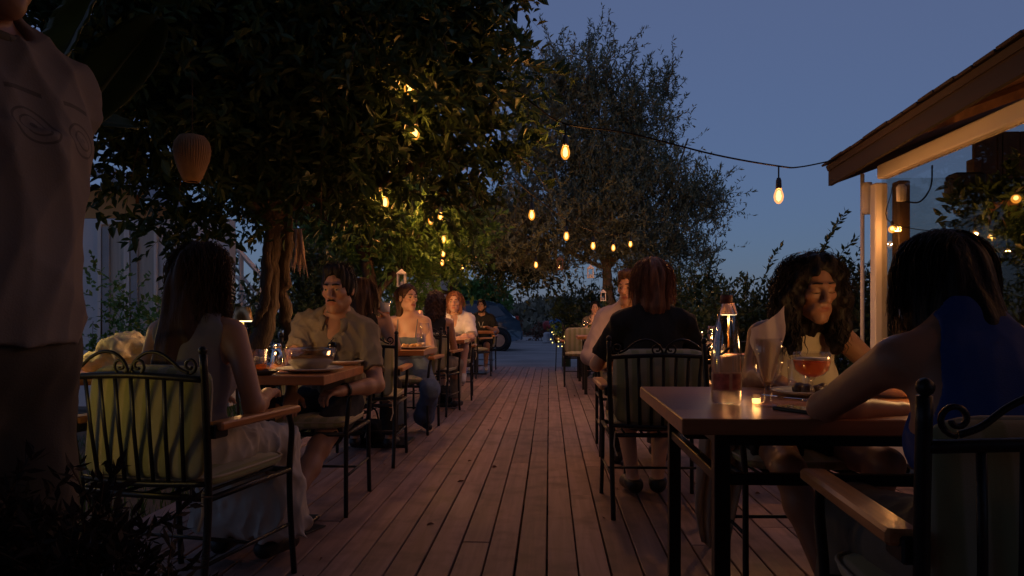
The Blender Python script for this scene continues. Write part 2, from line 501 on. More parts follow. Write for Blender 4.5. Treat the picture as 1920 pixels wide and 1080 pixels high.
class Rig:
    """joints of one seated or standing figure; x = the person's right, y = forward, z = up, floor at z=0"""
    def __init__(s, fem=False, sc=1.0, hip=.53, lean=4, side=0, slump=0, turn=0, yaw=0, pitch=0, roll=0,
                 armR=None, armL=None, legR=None, legL=None, head_off=(0, 0, 0), neckf=14):
        s.fem = fem; s.sc = sc
        A = lambda *a: np.array(a, float)
        s.H = A(0, 0, hip)
        L = R(lean); u = A(math.sin(R(side)), math.sin(L), math.cos(L)); u /= np.linalg.norm(u); s.u = u
        t = R(turn); rt = A(math.cos(t), math.sin(t), 0); rt -= u*(rt @ u); rt /= np.linalg.norm(rt); s.rt = rt
        s.fw = np.cross(u, rt)
        tl = (.465 if fem else .49)*sc-slump
        s.S = s.H+u*tl
        s.N = s.S+u*.055*sc-s.fw*.012
        un = A(u[0], math.sin(L+R(neckf)), math.cos(L+R(neckf))); un /= np.linalg.norm(un)
        s.hd = s.N+un*.165*sc+A(*head_off)
        s.Rh = rot_e(yaw, pitch, roll); s.hs = (.95 if fem else 1.0)*sc**.5
        w = (.156 if fem else .172)*sc
        s.sh = {1: s.S+rt*w-u*.005, -1: s.S-rt*w-u*.005}
        lu, lf = .285*sc, .25*sc
        s.el, s.wr, s.hdir, s.pn, s.curl = {}, {}, {}, {}, {}
        for sd, arm in ((1, armR), (-1, armL)):
            arm = arm or {}
            tgt = arm.get('to', (sd*.22, .30, hip+.12)); pole = arm.get('pole', (sd*.6, -.6, -.6))
            if 'el' in arm: s.el[sd], s.wr[sd] = np.array(arm['el'], float), np.array(tgt, float)
            else: s.el[sd], s.wr[sd] = ik(s.sh[sd], tgt, lu, lf, pole)
            f = s.wr[sd]-s.el[sd]; f /= np.linalg.norm(f)
            hd = np.array(arm.get('dir', f), float); s.hdir[sd] = hd/np.linalg.norm(hd)
            pn = np.array(arm.get('palm', (0, 0, -1)), float); pn -= s.hdir[sd]*(pn @ s.hdir[sd]); s.pn[sd] = pn/(np.linalg.norm(pn)+1e-9)
            s.curl[sd] = arm.get('curl', 25)
        s.hp, s.kn, s.an, s.toe = {}, {}, {}, {}
        for sd, leg in ((1, legR), (-1, legL)):
            leg = leg or {}
            s.hp[sd] = s.H+A(sd*.088*sc, 0, -.005)
            tgt = leg.get('to', (sd*.13, .42, .09)); pole = leg.get('pole', (sd*.15, 1, 1))
            s.kn[sd], s.an[sd] = ik(s.hp[sd], tgt, .43*sc, .415*sc, pole)
            td = np.array(leg.get('toe', (sd*.15, 1, -.28)), float); s.toe[sd] = s.an[sd]+td/np.linalg.norm(td)*.15*sc
    # ---- pieces, each may be inflated by g to make clothing over it
    def torso(s, q, g=0., k=.05, low=True, bust=None):
        sc, fem, H, u, rt, fw = s.sc, s.fem, s.H, s.u, s.rt, s.fw
        Rm = np.stack([rt, fw, u], 1).astype(np.float32)
        if low:
            q.ell(H+u*.03, np.array([.165, .125, .125])*sc+g, Rm, k)
        q.ell(H+u*.19*sc, np.array([.128 if fem else .15, .10 if fem else .115, .16])*sc+g, Rm, k)
        q.ell(s.S-u*.125*sc, np.array([.135 if fem else .165, .102 if fem else .122, .19])*sc+g, Rm, k)
        q.cap(s.sh[1]-rt*.035*sc, s.sh[-1]+rt*.035*sc, (.052 if fem else .062)*sc+g, None, k)
        for sd in (1, -1):
            q.cap(s.sh[sd]-rt*sd*.06*sc+u*.005, s.N+u*.03*sc+rt*sd*.02, (.036 if fem else .045)*sc+g, (.036 if fem else .042)*sc+g, k)
        if fem and bust is not False:
            for sd in (1, -1): q.ell(s.S-u*.165*sc+fw*.078*sc+rt*sd*.066*sc, np.array([.062, .058, .064])*sc+g, Rm, .035)
        elif not fem:
            for sd in (1, -1): q.ell(s.S-u*.10*sc+fw*.07*sc+rt*sd*.075*sc, np.array([.075, .05, .065])*sc+g, Rm, .04)
    def upper(s, q, sd, g=0., t=1.0, flat=False, k=.03):
        a, b = s.sh[sd], s.el[sd]
        r0, r1 = ((.045, .036) if s.fem else (.053, .041)); r0 *= s.sc; r1 *= s.sc
        e = a+(b-a)*t
        if flat:
            q.ell(a, np.array([r0, r0, r0])+g, None, k)
            q.cyl(a, e, r0+g, r0+(r1-r0)*t+g*1.5, k)
        else: q.cap(a, e, r0+g, r0+(r1-r0)*t+g, k)
    def fore(s, q, sd, g=0., k=.025):
        a, b = s.el[sd], s.wr[sd]; w = (.035, .035, .023) if s.fem else (.039, .040, .027)
        m = a+(b-a)*.3
        q.cap(a, m, w[0]*s.sc+g, w[1]*s.sc+g, k); q.cap(m, b, w[1]*s.sc+g, w[2]*s.sc+g, k)
    def hand(s, q, sd, fine=True):
        sc = s.sc*(.92 if s.fem else 1.0); w, d, n = s.wr[sd], s.hdir[sd], s.pn[sd]
        x = np.cross(d, n)*1.0                       # across the palm
        thumb_side = x*(1 if sd == 1 else -1)
        # thumb lies on the inner side of the hand (palm down: right hand thumb to the left)
        q.cap(w, w+d*.03*sc, .024*sc, .026*sc, .015)
        for o in (-.026, -.009, .009, .026):
            q.cap(w+d*.025*sc+x*o*.8*sc, w+d*.085*sc+x*o*sc, .0125*sc, .0115*sc, .010)
        c0 = R(s.curl[sd])
        L = {-.027: .066, -.009: .082, .009: .088, .027: .078}
        for o, ln in L.items():
            oo = o*(1 if sd == 1 else -1)*-1
            p = w+d*.085*sc+x*oo*sc; a = c0*.5; r = .0088*sc
            for i, fr in enumerate((.46, .30, .24)):
                dr = d*math.cos(a)+n*math.sin(a); e = p+dr*ln*fr*sc
                q.cap(p, e, r, r*.93, .004); p = e; r *= .93; a += c0*(.9 if i == 0 else .7)
        p = w+d*.022*sc+thumb_side*.024*sc
        dr = d*.6+thumb_side*.75+n*.25; dr /= np.linalg.norm(dr); e = p+dr*.04*sc
        q.cap(p, e, .0135*sc, .011*sc, .008)
        dr = d*.85+thumb_side*.3+n*(.2+.4*math.sin(c0)); dr /= np.linalg.norm(dr); q.cap(e, e+dr*.042*sc, .0105*sc, .008*sc, .005)
    def thigh(s, q, sd, g=0., t=1.0, flat=False, k=.04):
        a, b = s.hp[sd], s.kn[sd]; r0, r1 = .086*s.sc, .056*s.sc
        e = a+(b-a)*t
        if flat: q.cyl(a, e, r0+g, r0+(r1-r0)*t+g*1.6, k)
        else: q.cap(a, e, r0+g, r0+(r1-r0)*t+g, k)
    def shin(s, q, sd, g=0., k=.03, t=1.0):
        a, b = s.kn[sd], s.an[sd]; m = a+(b-a)*.3
        back = np.cross(np.cross(b-a, s.kn[sd]-s.hp[sd]), b-a); back = back/(np.linalg.norm(back)+1e-9)
        q.cap(a, m-back*.012, .053*s.sc+g, .054*s.sc+g, k)
        q.cap(m-back*.012, a+(b-a)*t, .054*s.sc+g, (.033 if t == 1 else .04)*s.sc+g, k)
    def foot(s, q, sd, g=0., k=.02):
        a, t = s.an[sd], s.toe[sd]; d = (t-a)/np.linalg.norm(t-a)
        heel = a-d*.035+np.array([0, 0, -.035])
        q.cap(heel, a+np.array([0, 0, -.01]), .032*s.sc+g, .034*s.sc+g, k)
        q.cap(a+np.array([0, 0, -.02]), t, .034*s.sc+g, .024*s.sc+g, k)
        q.cap(heel, t, .028*s.sc+g, .024*s.sc+g, k)
    def hp_(s, *v): return s.hd+s.Rh @ np.array(v, float)*s.hs
    def head(s, q, lids=0.0, jaw=0.0):
        P, Rm, z = s.hp_, s.Rh, s.hs
        E = lambda c, r, k=.02, op='u': q.ell(P(*c), np.array(r)*z, Rm, k, op)
        K = lambda a, b, ra, rb, k=.012, op='u': q.cap(P(*a), P(*b), ra*z, rb*z, k, op)
        f = s.fem
        q.cap(s.N-s.u*.02, P(0, -.022, -.07), (.046 if f else .053)*s.sc, (.043 if f else .050)*s.sc, .03)
        E((0, -.018, .035), (.074, .094, .082), .03)
        E((0, .022, -.03), (.055, .066, .084), .03)
        w = .042 if f else .046+jaw
        K((w, .0, -.066), (.012, .064, -.105), .022, .018, .03); K((-w, .0, -.066), (-.012, .064, -.105), .022, .018, .03)
        E((0, .072, -.106), (.018, .016, .016), .018)
        for sd in (1, -1):
            E((sd*.040, .053, -.020), (.024, .024, .018), .02)                 # cheekbone
            K((sd*.012, .083, .022), (sd*.043, .07, .022), .008 if f else .0105, .007, .020)   # brow ridge
            E((sd*.031, .0985, .001), (.018, .017, .0115), .016, 's')            # eye socket
            E((sd*.031, .0708, .002), (.0155, .0145, .012+.002*lids), .006)                # eyeball under its lid
            E((sd*.076, -.012, -.008), (.010, .021, .031), .008)                # ear
            E((sd*.0125, .099, -.036), (.0080, .011, .0080), .006)              # nostril wing
            K((sd*.024, .076, -.066), (sd*.030, .066, -.078), .010, .010, .02)   # cheek by the mouth
        K((0, .082, .020), (0, .1125, -.027), .0078 if f else .009, .0105 if f else .0125, .010)   # nose
        E((0, .112, -.031), (.0105, .010, .0090), .007)
        E((0, .073, -.068), (.024, .017, .022), .02)                              # muzzle
        K((-.020, .083, -.0650), (-.005, .0905, -.0615), .0034, .0050, .004); K((.020, .083, -.0650), (.005, .0905, -.0615), .0034, .0050, .004)
        K((-.005, .0908, -.0625), (.005, .0908, -.0625), .0046, .0046, .004)
        K((-.016, .084, -.0705), (.016, .084, -.0705), .0042, .0042, .004); K((-.008, .0878, -.0722), (.008, .0878, -.0722), .0056, .0056, .005)
        K((-.021, .0935, -.0670), (.021, .0935, -.0670), .0018, .0018, .003, 's')
    def tone(s, stubble=0., lip=(.78, .42, .40)):
        """colours that belong to the skin: lips, cheeks, shaved beard"""
        def f(v):
            q = ((v-s.hd) @ s.Rh)/s.hs
            c = np.ones((len(v), 3), np.float32)
            def blend(w, col):
                nonlocal c
                c = c*(1-w[:, None])+np.array(col, np.float32)*w[:, None]
            near = (np.abs(q) < .14).all(1)
            fr = near & (q[:, 1] > .02)
            lw = np.clip(1.3-np.sqrt((q[:, 0]/.021)**2+((q[:, 2]+.067)/.0092)**2), 0, .3)/.3*fr*(q[:, 1] > .07)
            if stubble:
                sw = np.clip((-.035-q[:, 2])/.03, 0, 1)*np.clip((.14+q[:, 2])/.03, 0, 1)*fr*stubble
                blend(sw, (.62, .56, .54))
            for sd in (1, -1):
                cw = np.clip(1.2-np.linalg.norm((q-np.array([sd*.043, .06, -.03]))/np.array([.03, .05, .025]), axis=1), 0, .5)*fr*.5
                blend(cw, (1.0, .78, .72))
            blend(lw, lip)
            return c
        return f
    def body(s, res, skin, parent, parts='all', name='body', **kw):
        q = SDF()
        s.torso(q); s.head(q, kw.get('lids', 0), kw.get('jaw', 0))
        for sd in (1, -1):
            s.upper(q, sd); s.fore(q, sd); s.hand(q, sd)
            s.thigh(q, sd); s.shin(q, sd); s.foot(q, sd)
        return obj(name, q.mesh(name, res, skin, tone=s.tone(kw.get('stubble', 0), kw.get('lip', (.78, .42, .40)))), parent)

def face_bits(rg, parent, hairm, open_=1.0, gaze=(0, 0), brow=.0042, iris=None):
    brow = brow*(.62 if rg.fem else .78)
    """eyes in their sockets, brows"""
    for sd in (1, -1):
        mb = MB(); c = rg.hp_(sd*.031, .0725, .003)
        mb.sphere((0, 0, 0), .0128*rg.hs, 14, 10)
        # only the opening between the lids shows
        Rm = Matrix([list(map(float, r)) for r in rg.Rh])
        if open_ > .15:
            e = MB(); w, h = .0136*rg.hs, .0063*open_*rg.hs
            rows = []
            for i in range(5):
                row = []
                for j in range(9):
                    x = (j/8-.5)*2; y = (i/4-.5)*2*math.sqrt(max(0, 1-x*x*.98))
                    p = Vector((x*w, math.sqrt(max(0, .0162**2-(x*w)**2-(y*h)**2))-.0003, y*h+.0005))
                    row.append(Rm @ p)
                rows.append(row)
            e.sheet(rows)
            ob = e.build('eye', MATS['eye_white'], parent, True, Vector(rg.hp_(sd*.031, .0712, .003)))
            ir = MB(); rows = []
            gx, gz = gaze[0]*.005, gaze[1]*.003
            for i in range(4):
                rr = .0056*i/3*rg.hs; row = []
                for j in range(13):
                    a = 2*math.pi*j/12; x = gx+rr*math.cos(a); y = max(-h*.95, min(h*.95, gz+rr*math.sin(a)))
                    p = Vector((x, math.sqrt(max(0, .0162**2-x*x-y*y))+.0004, y+.0005)); row.append(Rm @ p)
                rows.append(row)
            ir.sheet(rows); ir.build('iris', MATS['iris_dark'], ob, True)
        lash = MB()
        pts = [rg.hp_(sd*(.031+.0145*math.cos(a)), .0855-.0045*abs(math.cos(a))-.002, .003+(.0062*open_+.0006)*math.sin(a)-(0 if open_ > .15 else .004)) for a in np.linspace(.05, math.pi-.05, 7)]
        if open_ <= .15: pts = [rg.hp_(sd*(.031+.0145*math.cos(a)), .0868-.0045*abs(math.cos(a)), -.0035-.003*math.sin(a)) for a in np.linspace(.05, math.pi-.05, 7)]
        lash.tube(pts, .0011*rg.hs, 5); lash.build('eyelashes', hairm, parent, True)
        b = MB(); pts = [rg.hp_(sd*x, y, z) for x, y, z in ((.012, .0930, .0315 if rg.fem else .0300), (.024, .0915, .0325), (.036, .0845, .0322), (.047, .0715, .0265))]
        P_ = spline(pts, 4); b.tube(P_, [brow*rg.hs*(.75+.45*math.sin(math.pi*min(1, .25+i/len(P_)*.8))) *(1-.6*max(0, i/len(P_)-.6)) for i in range(len(P_))], 6, flat=(.55, 1.0)); b.build('eyebrow', hairm, parent, True)

def strands(rg, hairm, parent, n, length, wave=.004, curl=0., seed=1, r=.0016, face_open=True, spread=.25, inflate=.012, part=None, back_bias=0., step=.014, name='hair_strands', down=.22, front_len=None, comb=None, jit=.10, face_w=.0):
    """locks of hair growing off the scalp and falling"""
    g = random.Random(seed); V = []; F = []
    c0 = np.array([0, -.018, .035]); rad = np.array([.074, .094, .082])
    Rm = rg.Rh; dn = Rm.T @ np.array([0, 0, -1.0])
    for i in range(n):
        for _ in range(50):
            d = np.array([g.gauss(0, 1), g.gauss(0, 1)-back_bias, g.gauss(0, 1)]); d /= np.linalg.norm(d)
            if d[2] < -.45 and d[1] > -.3: continue
            if d[1] > .30 and d[2] < (.56 if comb is None else .60): continue
            if d[1] > .0 and d[2] < -.1: continue
            if d[2] < -.55: continue
            break
        off = inflate*(.6+.6*g.random())
        p = c0+d*(rad+off*.4)
        t = dn-d*(dn @ d); t = t/(np.linalg.norm(t)+1e-6)
        if d[2] > .5 and part is not None:
            # combed away from the parting
            sx = 1 if p[0] > part else -1
            t = t*.4+np.array([sx*.8, -.25, 0]); 
        if d[1] > -.1:
            wq = min(1, .35+d[1]*1.6); sx = 1 if p[0] > (part or 0) else -1
            t = t*(1-wq)+np.array([sx*.85, -.65, .05])*wq
        if comb is not None: t = t*.25+np.array(comb)
        t = t+d*spread+np.array([g.gauss(0, jit), g.gauss(0, jit), g.gauss(0, jit*.6)]); t /= np.linalg.norm(t)
        L = length*(.7+.45*g.random())
        if front_len is not None and d[1] > .1: L = front_len*(.7+.5*g.random())
        ns = max(4, int(L/step)); pts = []
        ph = g.uniform(0, 6.28); ph2 = g.uniform(0, 6.28); fr = g.uniform(.75, 1.3)
        for k in range(ns):
            e = (p-c0)/(rad+off); m = np.linalg.norm(e)
            if m < 1: p = c0+(p-c0)/m
            if p[1] > .0 and abs(p[0]) < .074+face_w and p[2] < .06 and p[1] < .2:      # keep the face clear
                p = p.copy(); p[0] += (1 if p[0] >= 0 else -1)*min(.012, .075+face_w-abs(p[0])); p[1] -= .006
            a = k*step
            w = wave*min(1, k/4)
            cr = curl*min(1, k/4)
            wob = np.array([math.sin(a*60*fr+ph)*w+math.cos(a*130*fr+ph)*cr, math.cos(a*50*fr+ph2)*w+math.sin(a*130*fr+ph)*cr, 0])
            pts.append(p+wob)
            p = p+t*step
            t = t*(1-down)+dn*down; t /= np.linalg.norm(t)
        pts = [rg.hd+Rm @ (q*rg.hs) for q in pts]
        o = len(V); side = np.array([g.gauss(0, 1), g.gauss(0, 1), 0]); side /= np.linalg.norm(side)
        b2 = np.array([-side[1], side[0], 0])
        for k, q in enumerate(pts):
            rr = r*(1-.75*(k/len(pts))**2)
            V += [q+side*rr, q-side*rr*.5+b2*rr*.86, q-side*rr*.5-b2*rr*.86]
        for k in range(len(pts)-1):
            for j in range(3):
                F.append((o+k*3+j, o+k*3+(j+1) % 3, o+k*3+3+(j+1) % 3, o+k*3+3+j))
    me = np_mesh(name, np.array(V), quads=np.array(F), m=hairm)
    return obj(name, me, parent)

def hair_mass(rg, hairm, parent, extra=(), res=.007, amp=.005, freq=90., inflate=.010, seed=3, fringe=.0, name='hair', thick=1.0, curlf=0.):
    """the body of the hair: a scalp cap open at the face plus falling masses (head coordinates)"""
    q = SDF(); z = rg.hs; P = rg.hp_
    q.ell(P(0, -.022, .04), np.array([.074+inflate, .094+inflate, .082+inflate])*z, rg.Rh, .02)
    q.ell(P(0, -.055, -.01), np.array([.066+inflate, .062+inflate, .075+inflate])*z, rg.Rh, .03)
    # open the face
    q.ell(P(0, .105, -.036-fringe), np.array([.070, .080, .130])*z, rg.Rh, .012, 's')
    for sd in (1, -1): q.ell(P(sd*.085, .035, -.06), np.array([.03, .035, .06])*z, rg.Rh, .015, 's')
    for a, b, ra, rb in extra:
        q.cap(P(*a), P(*b), ra*z, rb*z, .03)
    g = random.Random(seed); ph = [g.uniform(0, 6.28) for _ in range(6)]
    hd = rg.hd
    def disp(x, y, zz):
        x_, y_, z_ = x-hd[0], y-hd[1], zz-hd[2]
        an = np.arctan2(x_, -y_-.0001)
        t = np.sin(an*freq*.1+ph[0]+2*np.sin(z_*14+ph[1]))+.7*np.sin(an*freq*.23+ph[2]+z_*9)+.6*np.sin((x_*1.1+y_*.8)*freq+ph[3])
        if curlf: t = t*.5+np.sin(x_*curlf+ph[1])*np.sin(y_*curlf+ph[4])*np.sin(z_*curlf*.8+ph[5])*2.2
        return t*amp*.5
    return obj(name, q.mesh(name, res, hairm, disp=disp), parent)

def garment(rg, name, m, parent, res, build, disp=None):
    q = SDF(); build(q)
    return obj(name, q.mesh(name, res, m, disp=disp), parent)

def curls(rg, hairm, parent, n, boxes, seed=1, r=.0028, rad=.011, L=(.10, .22), name='curls'):
    """corkscrew locks hanging from given regions of the hair (head coordinates)"""
    g = random.Random(seed); V = []; F = []
    dn = rg.Rh.T @ np.array([0, 0, -1.0])
    for i in range(n):
        lo, hi = g.choice(boxes); p = np.array([g.uniform(a, b) for a, b in zip(lo, hi)])
        ln = g.uniform(*L); fr = g.uniform(95, 150)*g.choice((1, -1)); ph = g.uniform(0, 6.28); drift = np.array([g.gauss(0, .12), g.gauss(0, .12), 0])
        ns = int(ln/.006); pts = []
        e1 = np.cross(dn, [0, 1, 0]); e1 /= np.linalg.norm(e1); e2 = np.cross(dn, e1); R0 = rad*g.uniform(.5, 1.25)
        for k in range(ns):
            a = k*.006; rr = R0*min(1, k/6)*(1+.3*math.sin(k*.3+ph))
            q = p+(dn+drift)*a+e1*rr*math.cos(fr*a+ph)+e2*rr*math.sin(fr*a+ph); pts.append(rg.hd+rg.Rh @ (q*rg.hs))
        o = len(V)
        for k, q in enumerate(pts):
            t = pts[min(k+1, ns-1)]-pts[max(k-1, 0)]; t /= np.linalg.norm(t)+1e-9
            a1 = np.cross(t, [.3, .5, .8]); a1 /= np.linalg.norm(a1)+1e-9; a2 = np.cross(t, a1); rr = r*(1-.7*(k/ns)**2)
            V += [q+a1*rr, q+a2*rr, q-a1*rr, q-a2*rr]
        for k in range(ns-1):
            for j in range(4): F.append((o+k*4+j, o+k*4+(j+1) % 4, o+k*4+4+(j+1) % 4, o+k*4+4+j))
    return obj(name, np_mesh(name, np.array(V), quads=np.array(F), m=hairm), parent)

# ------------------------------------------------------------------ shared materials
M('skin_tan', (.42, .23, .15), .48, var=.08, scale=14, attr='tone', sss=.12, bump=.03, bscale=220)
M('skin_fair', (.55, .33, .24), .48, var=.07, scale=14, attr='tone', sss=.12, bump=.03, bscale=220)
M('skin_brown', (.32, .165, .10), .46, var=.08, scale=14, attr='tone', sss=.12, bump=.03, bscale=220)
M('eye_white', (.42, .38, .35), .15, var=.03); M('iris_dark', (.025, .015, .010), .12, var=.1)
M('hair_black', (.010, .007, .006), .55, var=.3, scale=40, spec=.3, bump=.3, bscale=160, stretch=(1, 1, .12))
M('hair_brown', (.052, .026, .016), .55, var=.35, scale=40, spec=.3, bump=.3, bscale=160, stretch=(1, 1, .12))
M('hair_auburn', (.21, .088, .046), .5, var=.4, scale=40, spec=.35, bump=.3, bscale=160, stretch=(1, 1, .12))
M('hair_light', (.13, .065, .03), .42, var=.35, scale=40, spec=.55, bump=.3, bscale=160, stretch=(1, 1, .12))
M('iron_black', (.012, .012, .013), .42, metal=.2, var=.3, bump=.12, bscale=120, rvar=.08)
M('steel_black', (.014, .014, .015), .38, metal=.3, var=.25, rvar=.1)
M('cushion_cloth', (.42, .385, .25), .92, var=.10, scale=5, bump=.18, bscale=420, sheen=.2)
def stripe(m, c2, pitch):
    """woven upright stripes"""
    n, l = m.node_tree.nodes, m.node_tree.links; b = n['Principled BSDF']; src = b.inputs['Base Color'].links[0].from_socket
    tc = n.new('ShaderNodeTexCoord'); sx = n.new('ShaderNodeSeparateXYZ'); l.new(tc.outputs['Object'], sx.inputs[0])
    a = n.new('ShaderNodeMath'); a.operation = 'MULTIPLY'; a.inputs[1].default_value = 6.2832/pitch; l.new(sx.outputs['X'], a.inputs[0])
    s_ = n.new('ShaderNodeMath'); s_.operation = 'SINE'; l.new(a.outputs[0], s_.inputs[0])
    r = n.new('ShaderNodeMapRange'); r.inputs['From Min'].default_value = -.25; r.inputs['From Max'].default_value = .25; l.new(s_.outputs[0], r.inputs['Value'])
    mx = n.new('ShaderNodeMix'); mx.data_type = 'RGBA'; mx.blend_type = 'MULTIPLY'; mx.inputs['B'].default_value = (*c2, 1)
    l.new(r.outputs['Result'], mx.inputs['Factor']); l.new(src, mx.inputs['A']); l.new(mx.outputs['Result'], b.inputs['Base Color'])
stripe(MATS['cushion_cloth'], (.72, .80, .62), .074)
M('cushion_piping', (.50, .45, .34), .9, var=.1)
wood('arm_wood', (.36, .14, .045), (.55, .25, .09), .38, 1, 22, .10, .08, coat=.3)
wood('table_wood', (.30, .115, .042), (.50, .215, .085), .34, 0, 9, .10, .05, coat=.35, rvar=.08)
wood('deck_wood', (.195, .125, .110), (.33, .222, .195), .62, 1, 11, .26, .40, rvar=.12, dirt=(.10, .066, .058))
M('joist', (.05, .035, .03), .9)
M('china', (.74, .72, .68), .18, var=.05, scale=4, coat=.3)
M('china_dark', (.06, .05, .045), .35, var=.2)
M('chrome', (.75, .74, .72), .12, metal=1.0, var=.05)
M('brass_metal', (.55, .38, .18), .28, metal=.9, var=.1)
M('lamp_metal', (.62, .40, .30), .35, metal=.35, var=.08)
M('lamp_white', (.75, .70, .64), .4, var=.05)
M('rubber_black', (.01, .01, .011), .5, var=.2)
M('napkin_cloth', (.68, .58, .52), .85, var=.06, bump=.1, bscale=300, trans=.6)
M('towel_cloth', (.66, .60, .44), .95, var=.12, scale=12, bump=.5, bscale=260)
glass('clear_glass', (.97, .97, .96), .045, .02, .32)
glass('bottle_glass', (.86, .86, .85), .16, .08, .95)
glass('window_glass', (.84, .84, .82), .035, .01, .14)
glass('amber_glass', (1.0, .62, .22), .06, .03, .35)
liquid('water', (.78, .66, .63), .5); liquid('cocktail', (.92, .36, .17), .8); liquid('beer', (.85, .38, .05), .65); liquid('wine', (.25, .01, .02), .8)
M('foam', (.85, .78, .70), .8, var=.05)
M('bark_dark', (.055, .038, .029), .9, var=.45, scale=9, bump=1.0, bscale=18, stretch=(1, 1, .25), bdist=.04)
M('bark_pale', (.22, .17, .13), .9, var=.45, scale=14, bump=1.0, bscale=22, stretch=(1, 1, .25), bdist=.05)
M('leaf_citrus', (.038, .078, .028), .48, var=.55, scale=2.2, trans=.22, spec=.3, col2=(.058, .104, .036))
M('leaf_green', (.11, .22, .055), .5, var=.5, scale=2.5, trans=.3)
M('leaf_olive', (.155, .190, .125), .55, var=.35, scale=1.4, trans=.2)
M('leaf_hedge', (.038, .070, .028), .45, var=.5, scale=3, trans=.25)
M('leaf_banana', (.12, .16, .03), .4, var=.4, scale=3, trans=.35, stretch=(1, 8, 1))
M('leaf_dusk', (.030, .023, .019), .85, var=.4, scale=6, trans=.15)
M('stem_green', (.07, .09, .03), .6); M('stem_brown', (.09, .055, .035), .8)
M('white_wall', (.62, .63, .66), .85, var=.07, scale=1.5, bump=.15, bscale=40)
M('ochre_wall', (.48, .25, .09), .85, var=.12, scale=2, bump=.15, bscale=40)
M('blue_grey_roof', (.22, .25, .29), .7, var=.15)
M('white_paint', (.66, .63, .60), .42, var=.06, scale=3, bump=.03, bscale=30, rvar=.08)
M('shutter_grey', (.30, .33, .36), .6, var=.1)
M('curtain', (.48, .45, .40), .9, var=.12, stretch=(6, 6, .3))
M('dark_interior', (.05, .04, .032), .8, var=.3)
wood('roof_shingle', (.012, .006, .005), (.026, .013, .010), .8, 1, 10, .25, .4)
wood('roof_timber', (.11, .052, .024), (.19, .095, .042), .65, 1, 9, .12, .25)
wood('hut_timber', (.040, .023, .013), (.07, .04, .022), .6, 2, 10, .12, .25)
M('asphalt', (.26, .25, .25), .9, var=.22, scale=1.1, bump=.35, bscale=70, rvar=.05)
M('earth', (.085, .07, .05), .95, var=.35, scale=1.6, bump=.4, bscale=25)
M('grass_blade', (.05, .10, .02), .6, var=.5, scale=5, trans=.3)
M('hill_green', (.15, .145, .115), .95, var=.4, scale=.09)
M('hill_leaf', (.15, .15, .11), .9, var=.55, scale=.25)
M('wicker', (.24, .13, .06), .75, var=.25, scale=30, stretch=(1, 1, .15))
M('cable_black', (.008, .008, .009), .8, spec=.1)
EMIT_BULB = emit('bulb_glow', (1.0, .50, .13), 60)
EMIT_LED = emit('led_glow', (1.0, .62, .26), 45)
EMIT_CANDLE = emit('candle_glow', (1.0, .55, .16), 10)
EMIT_FAIRY = emit('fairy_glow', (1.0, .62, .18), 14)

# ------------------------------------------------------------------ ground, road, deck
def struct(o): o['kind'] = 'structure'; return o
mb = MB(); N = 60
def gz(x, y):
    r = math.hypot(x, y)
    return -.14-.02*math.sin(x*.7)*math.sin(y*.5)-max(0, r-45)*.02
xs = [-1500, -600, -250, -120, -70, -45, -32, -24, -18, -13, -9, -6, -4, -2, 0, 2, 4, 6, 9, 13, 18, 24, 32, 45, 70, 120, 250, 600, 1500]
mb.sheet([[(x, y, gz(x, y)) for x in xs] for y in xs])
g_ = mb.build('ground', MATS['earth'], None, True); struct(g_)
mb = MB()
mb.sheet([[(x, y, -.055+.004*math.sin(x*.8+y*.6)) for x in np.linspace(-9, 16, 26)] for y in np.linspace(15.05, 39, 25)])
o = mb.build('road', MATS['asphalt'], None, True); struct(o)

DX0, DX1, DY0, DY1 = -2.03, 2.25, -1.6, 15.0
mb = MB()
for x in np.arange(DX0+.05, DX1, .45): mb.box((x, (DY0+DY1)/2, -.08), (.025, (DY1-DY0)/2-.02, .05))
for y in np.arange(DY0+.3, DY1, .9): mb.box(((DX0+DX1)/2, y, -.0555), ((DX1-DX0)/2-.03, .022, .0255))
deck = mb.build('deck', MATS['joist']); struct(deck)
pitch, bw = .1262, .1186
lens = [2.95, 3.6, 4.2]
board_me = {}
def board_mesh(L):
    k = round(L, 2)
    if k not in board_me:
        m_ = MB(); m_.box((0, 0, 0), (bw/2, L/2-.0015, .014), .0025)
        board_me[k] = m_.mesh('plank', MATS['deck_wood'], False)
    return board_me[k]
nb = int((DX1-DX0)/pitch)
for i in range(nb):
    x = DX0+pitch*(i+.5); y = DY0-rnd.choice((0, .9, 1.7)); grp = (i//3) % 3
    y = DY0-[0, 1.1, 2.0][grp]
    while y < DY1-.05:
        L = rnd.choice((3.0, 3.6, 4.2)); y2 = min(y+L, DY1)
        a = max(y, DY0)
        if y2-a > .25:
            o = obj('plank', board_mesh(round((y2-a)*20)/20 if y2 < DY1 else y2-a), deck, (x+rnd.uniform(-.0008, .0008), (a+y2)/2, -.014+rnd.uniform(-.0015, .001)))
            o.rotation_euler = (0, rnd.uniform(-.008, .008), 0)
        y = y2+.004

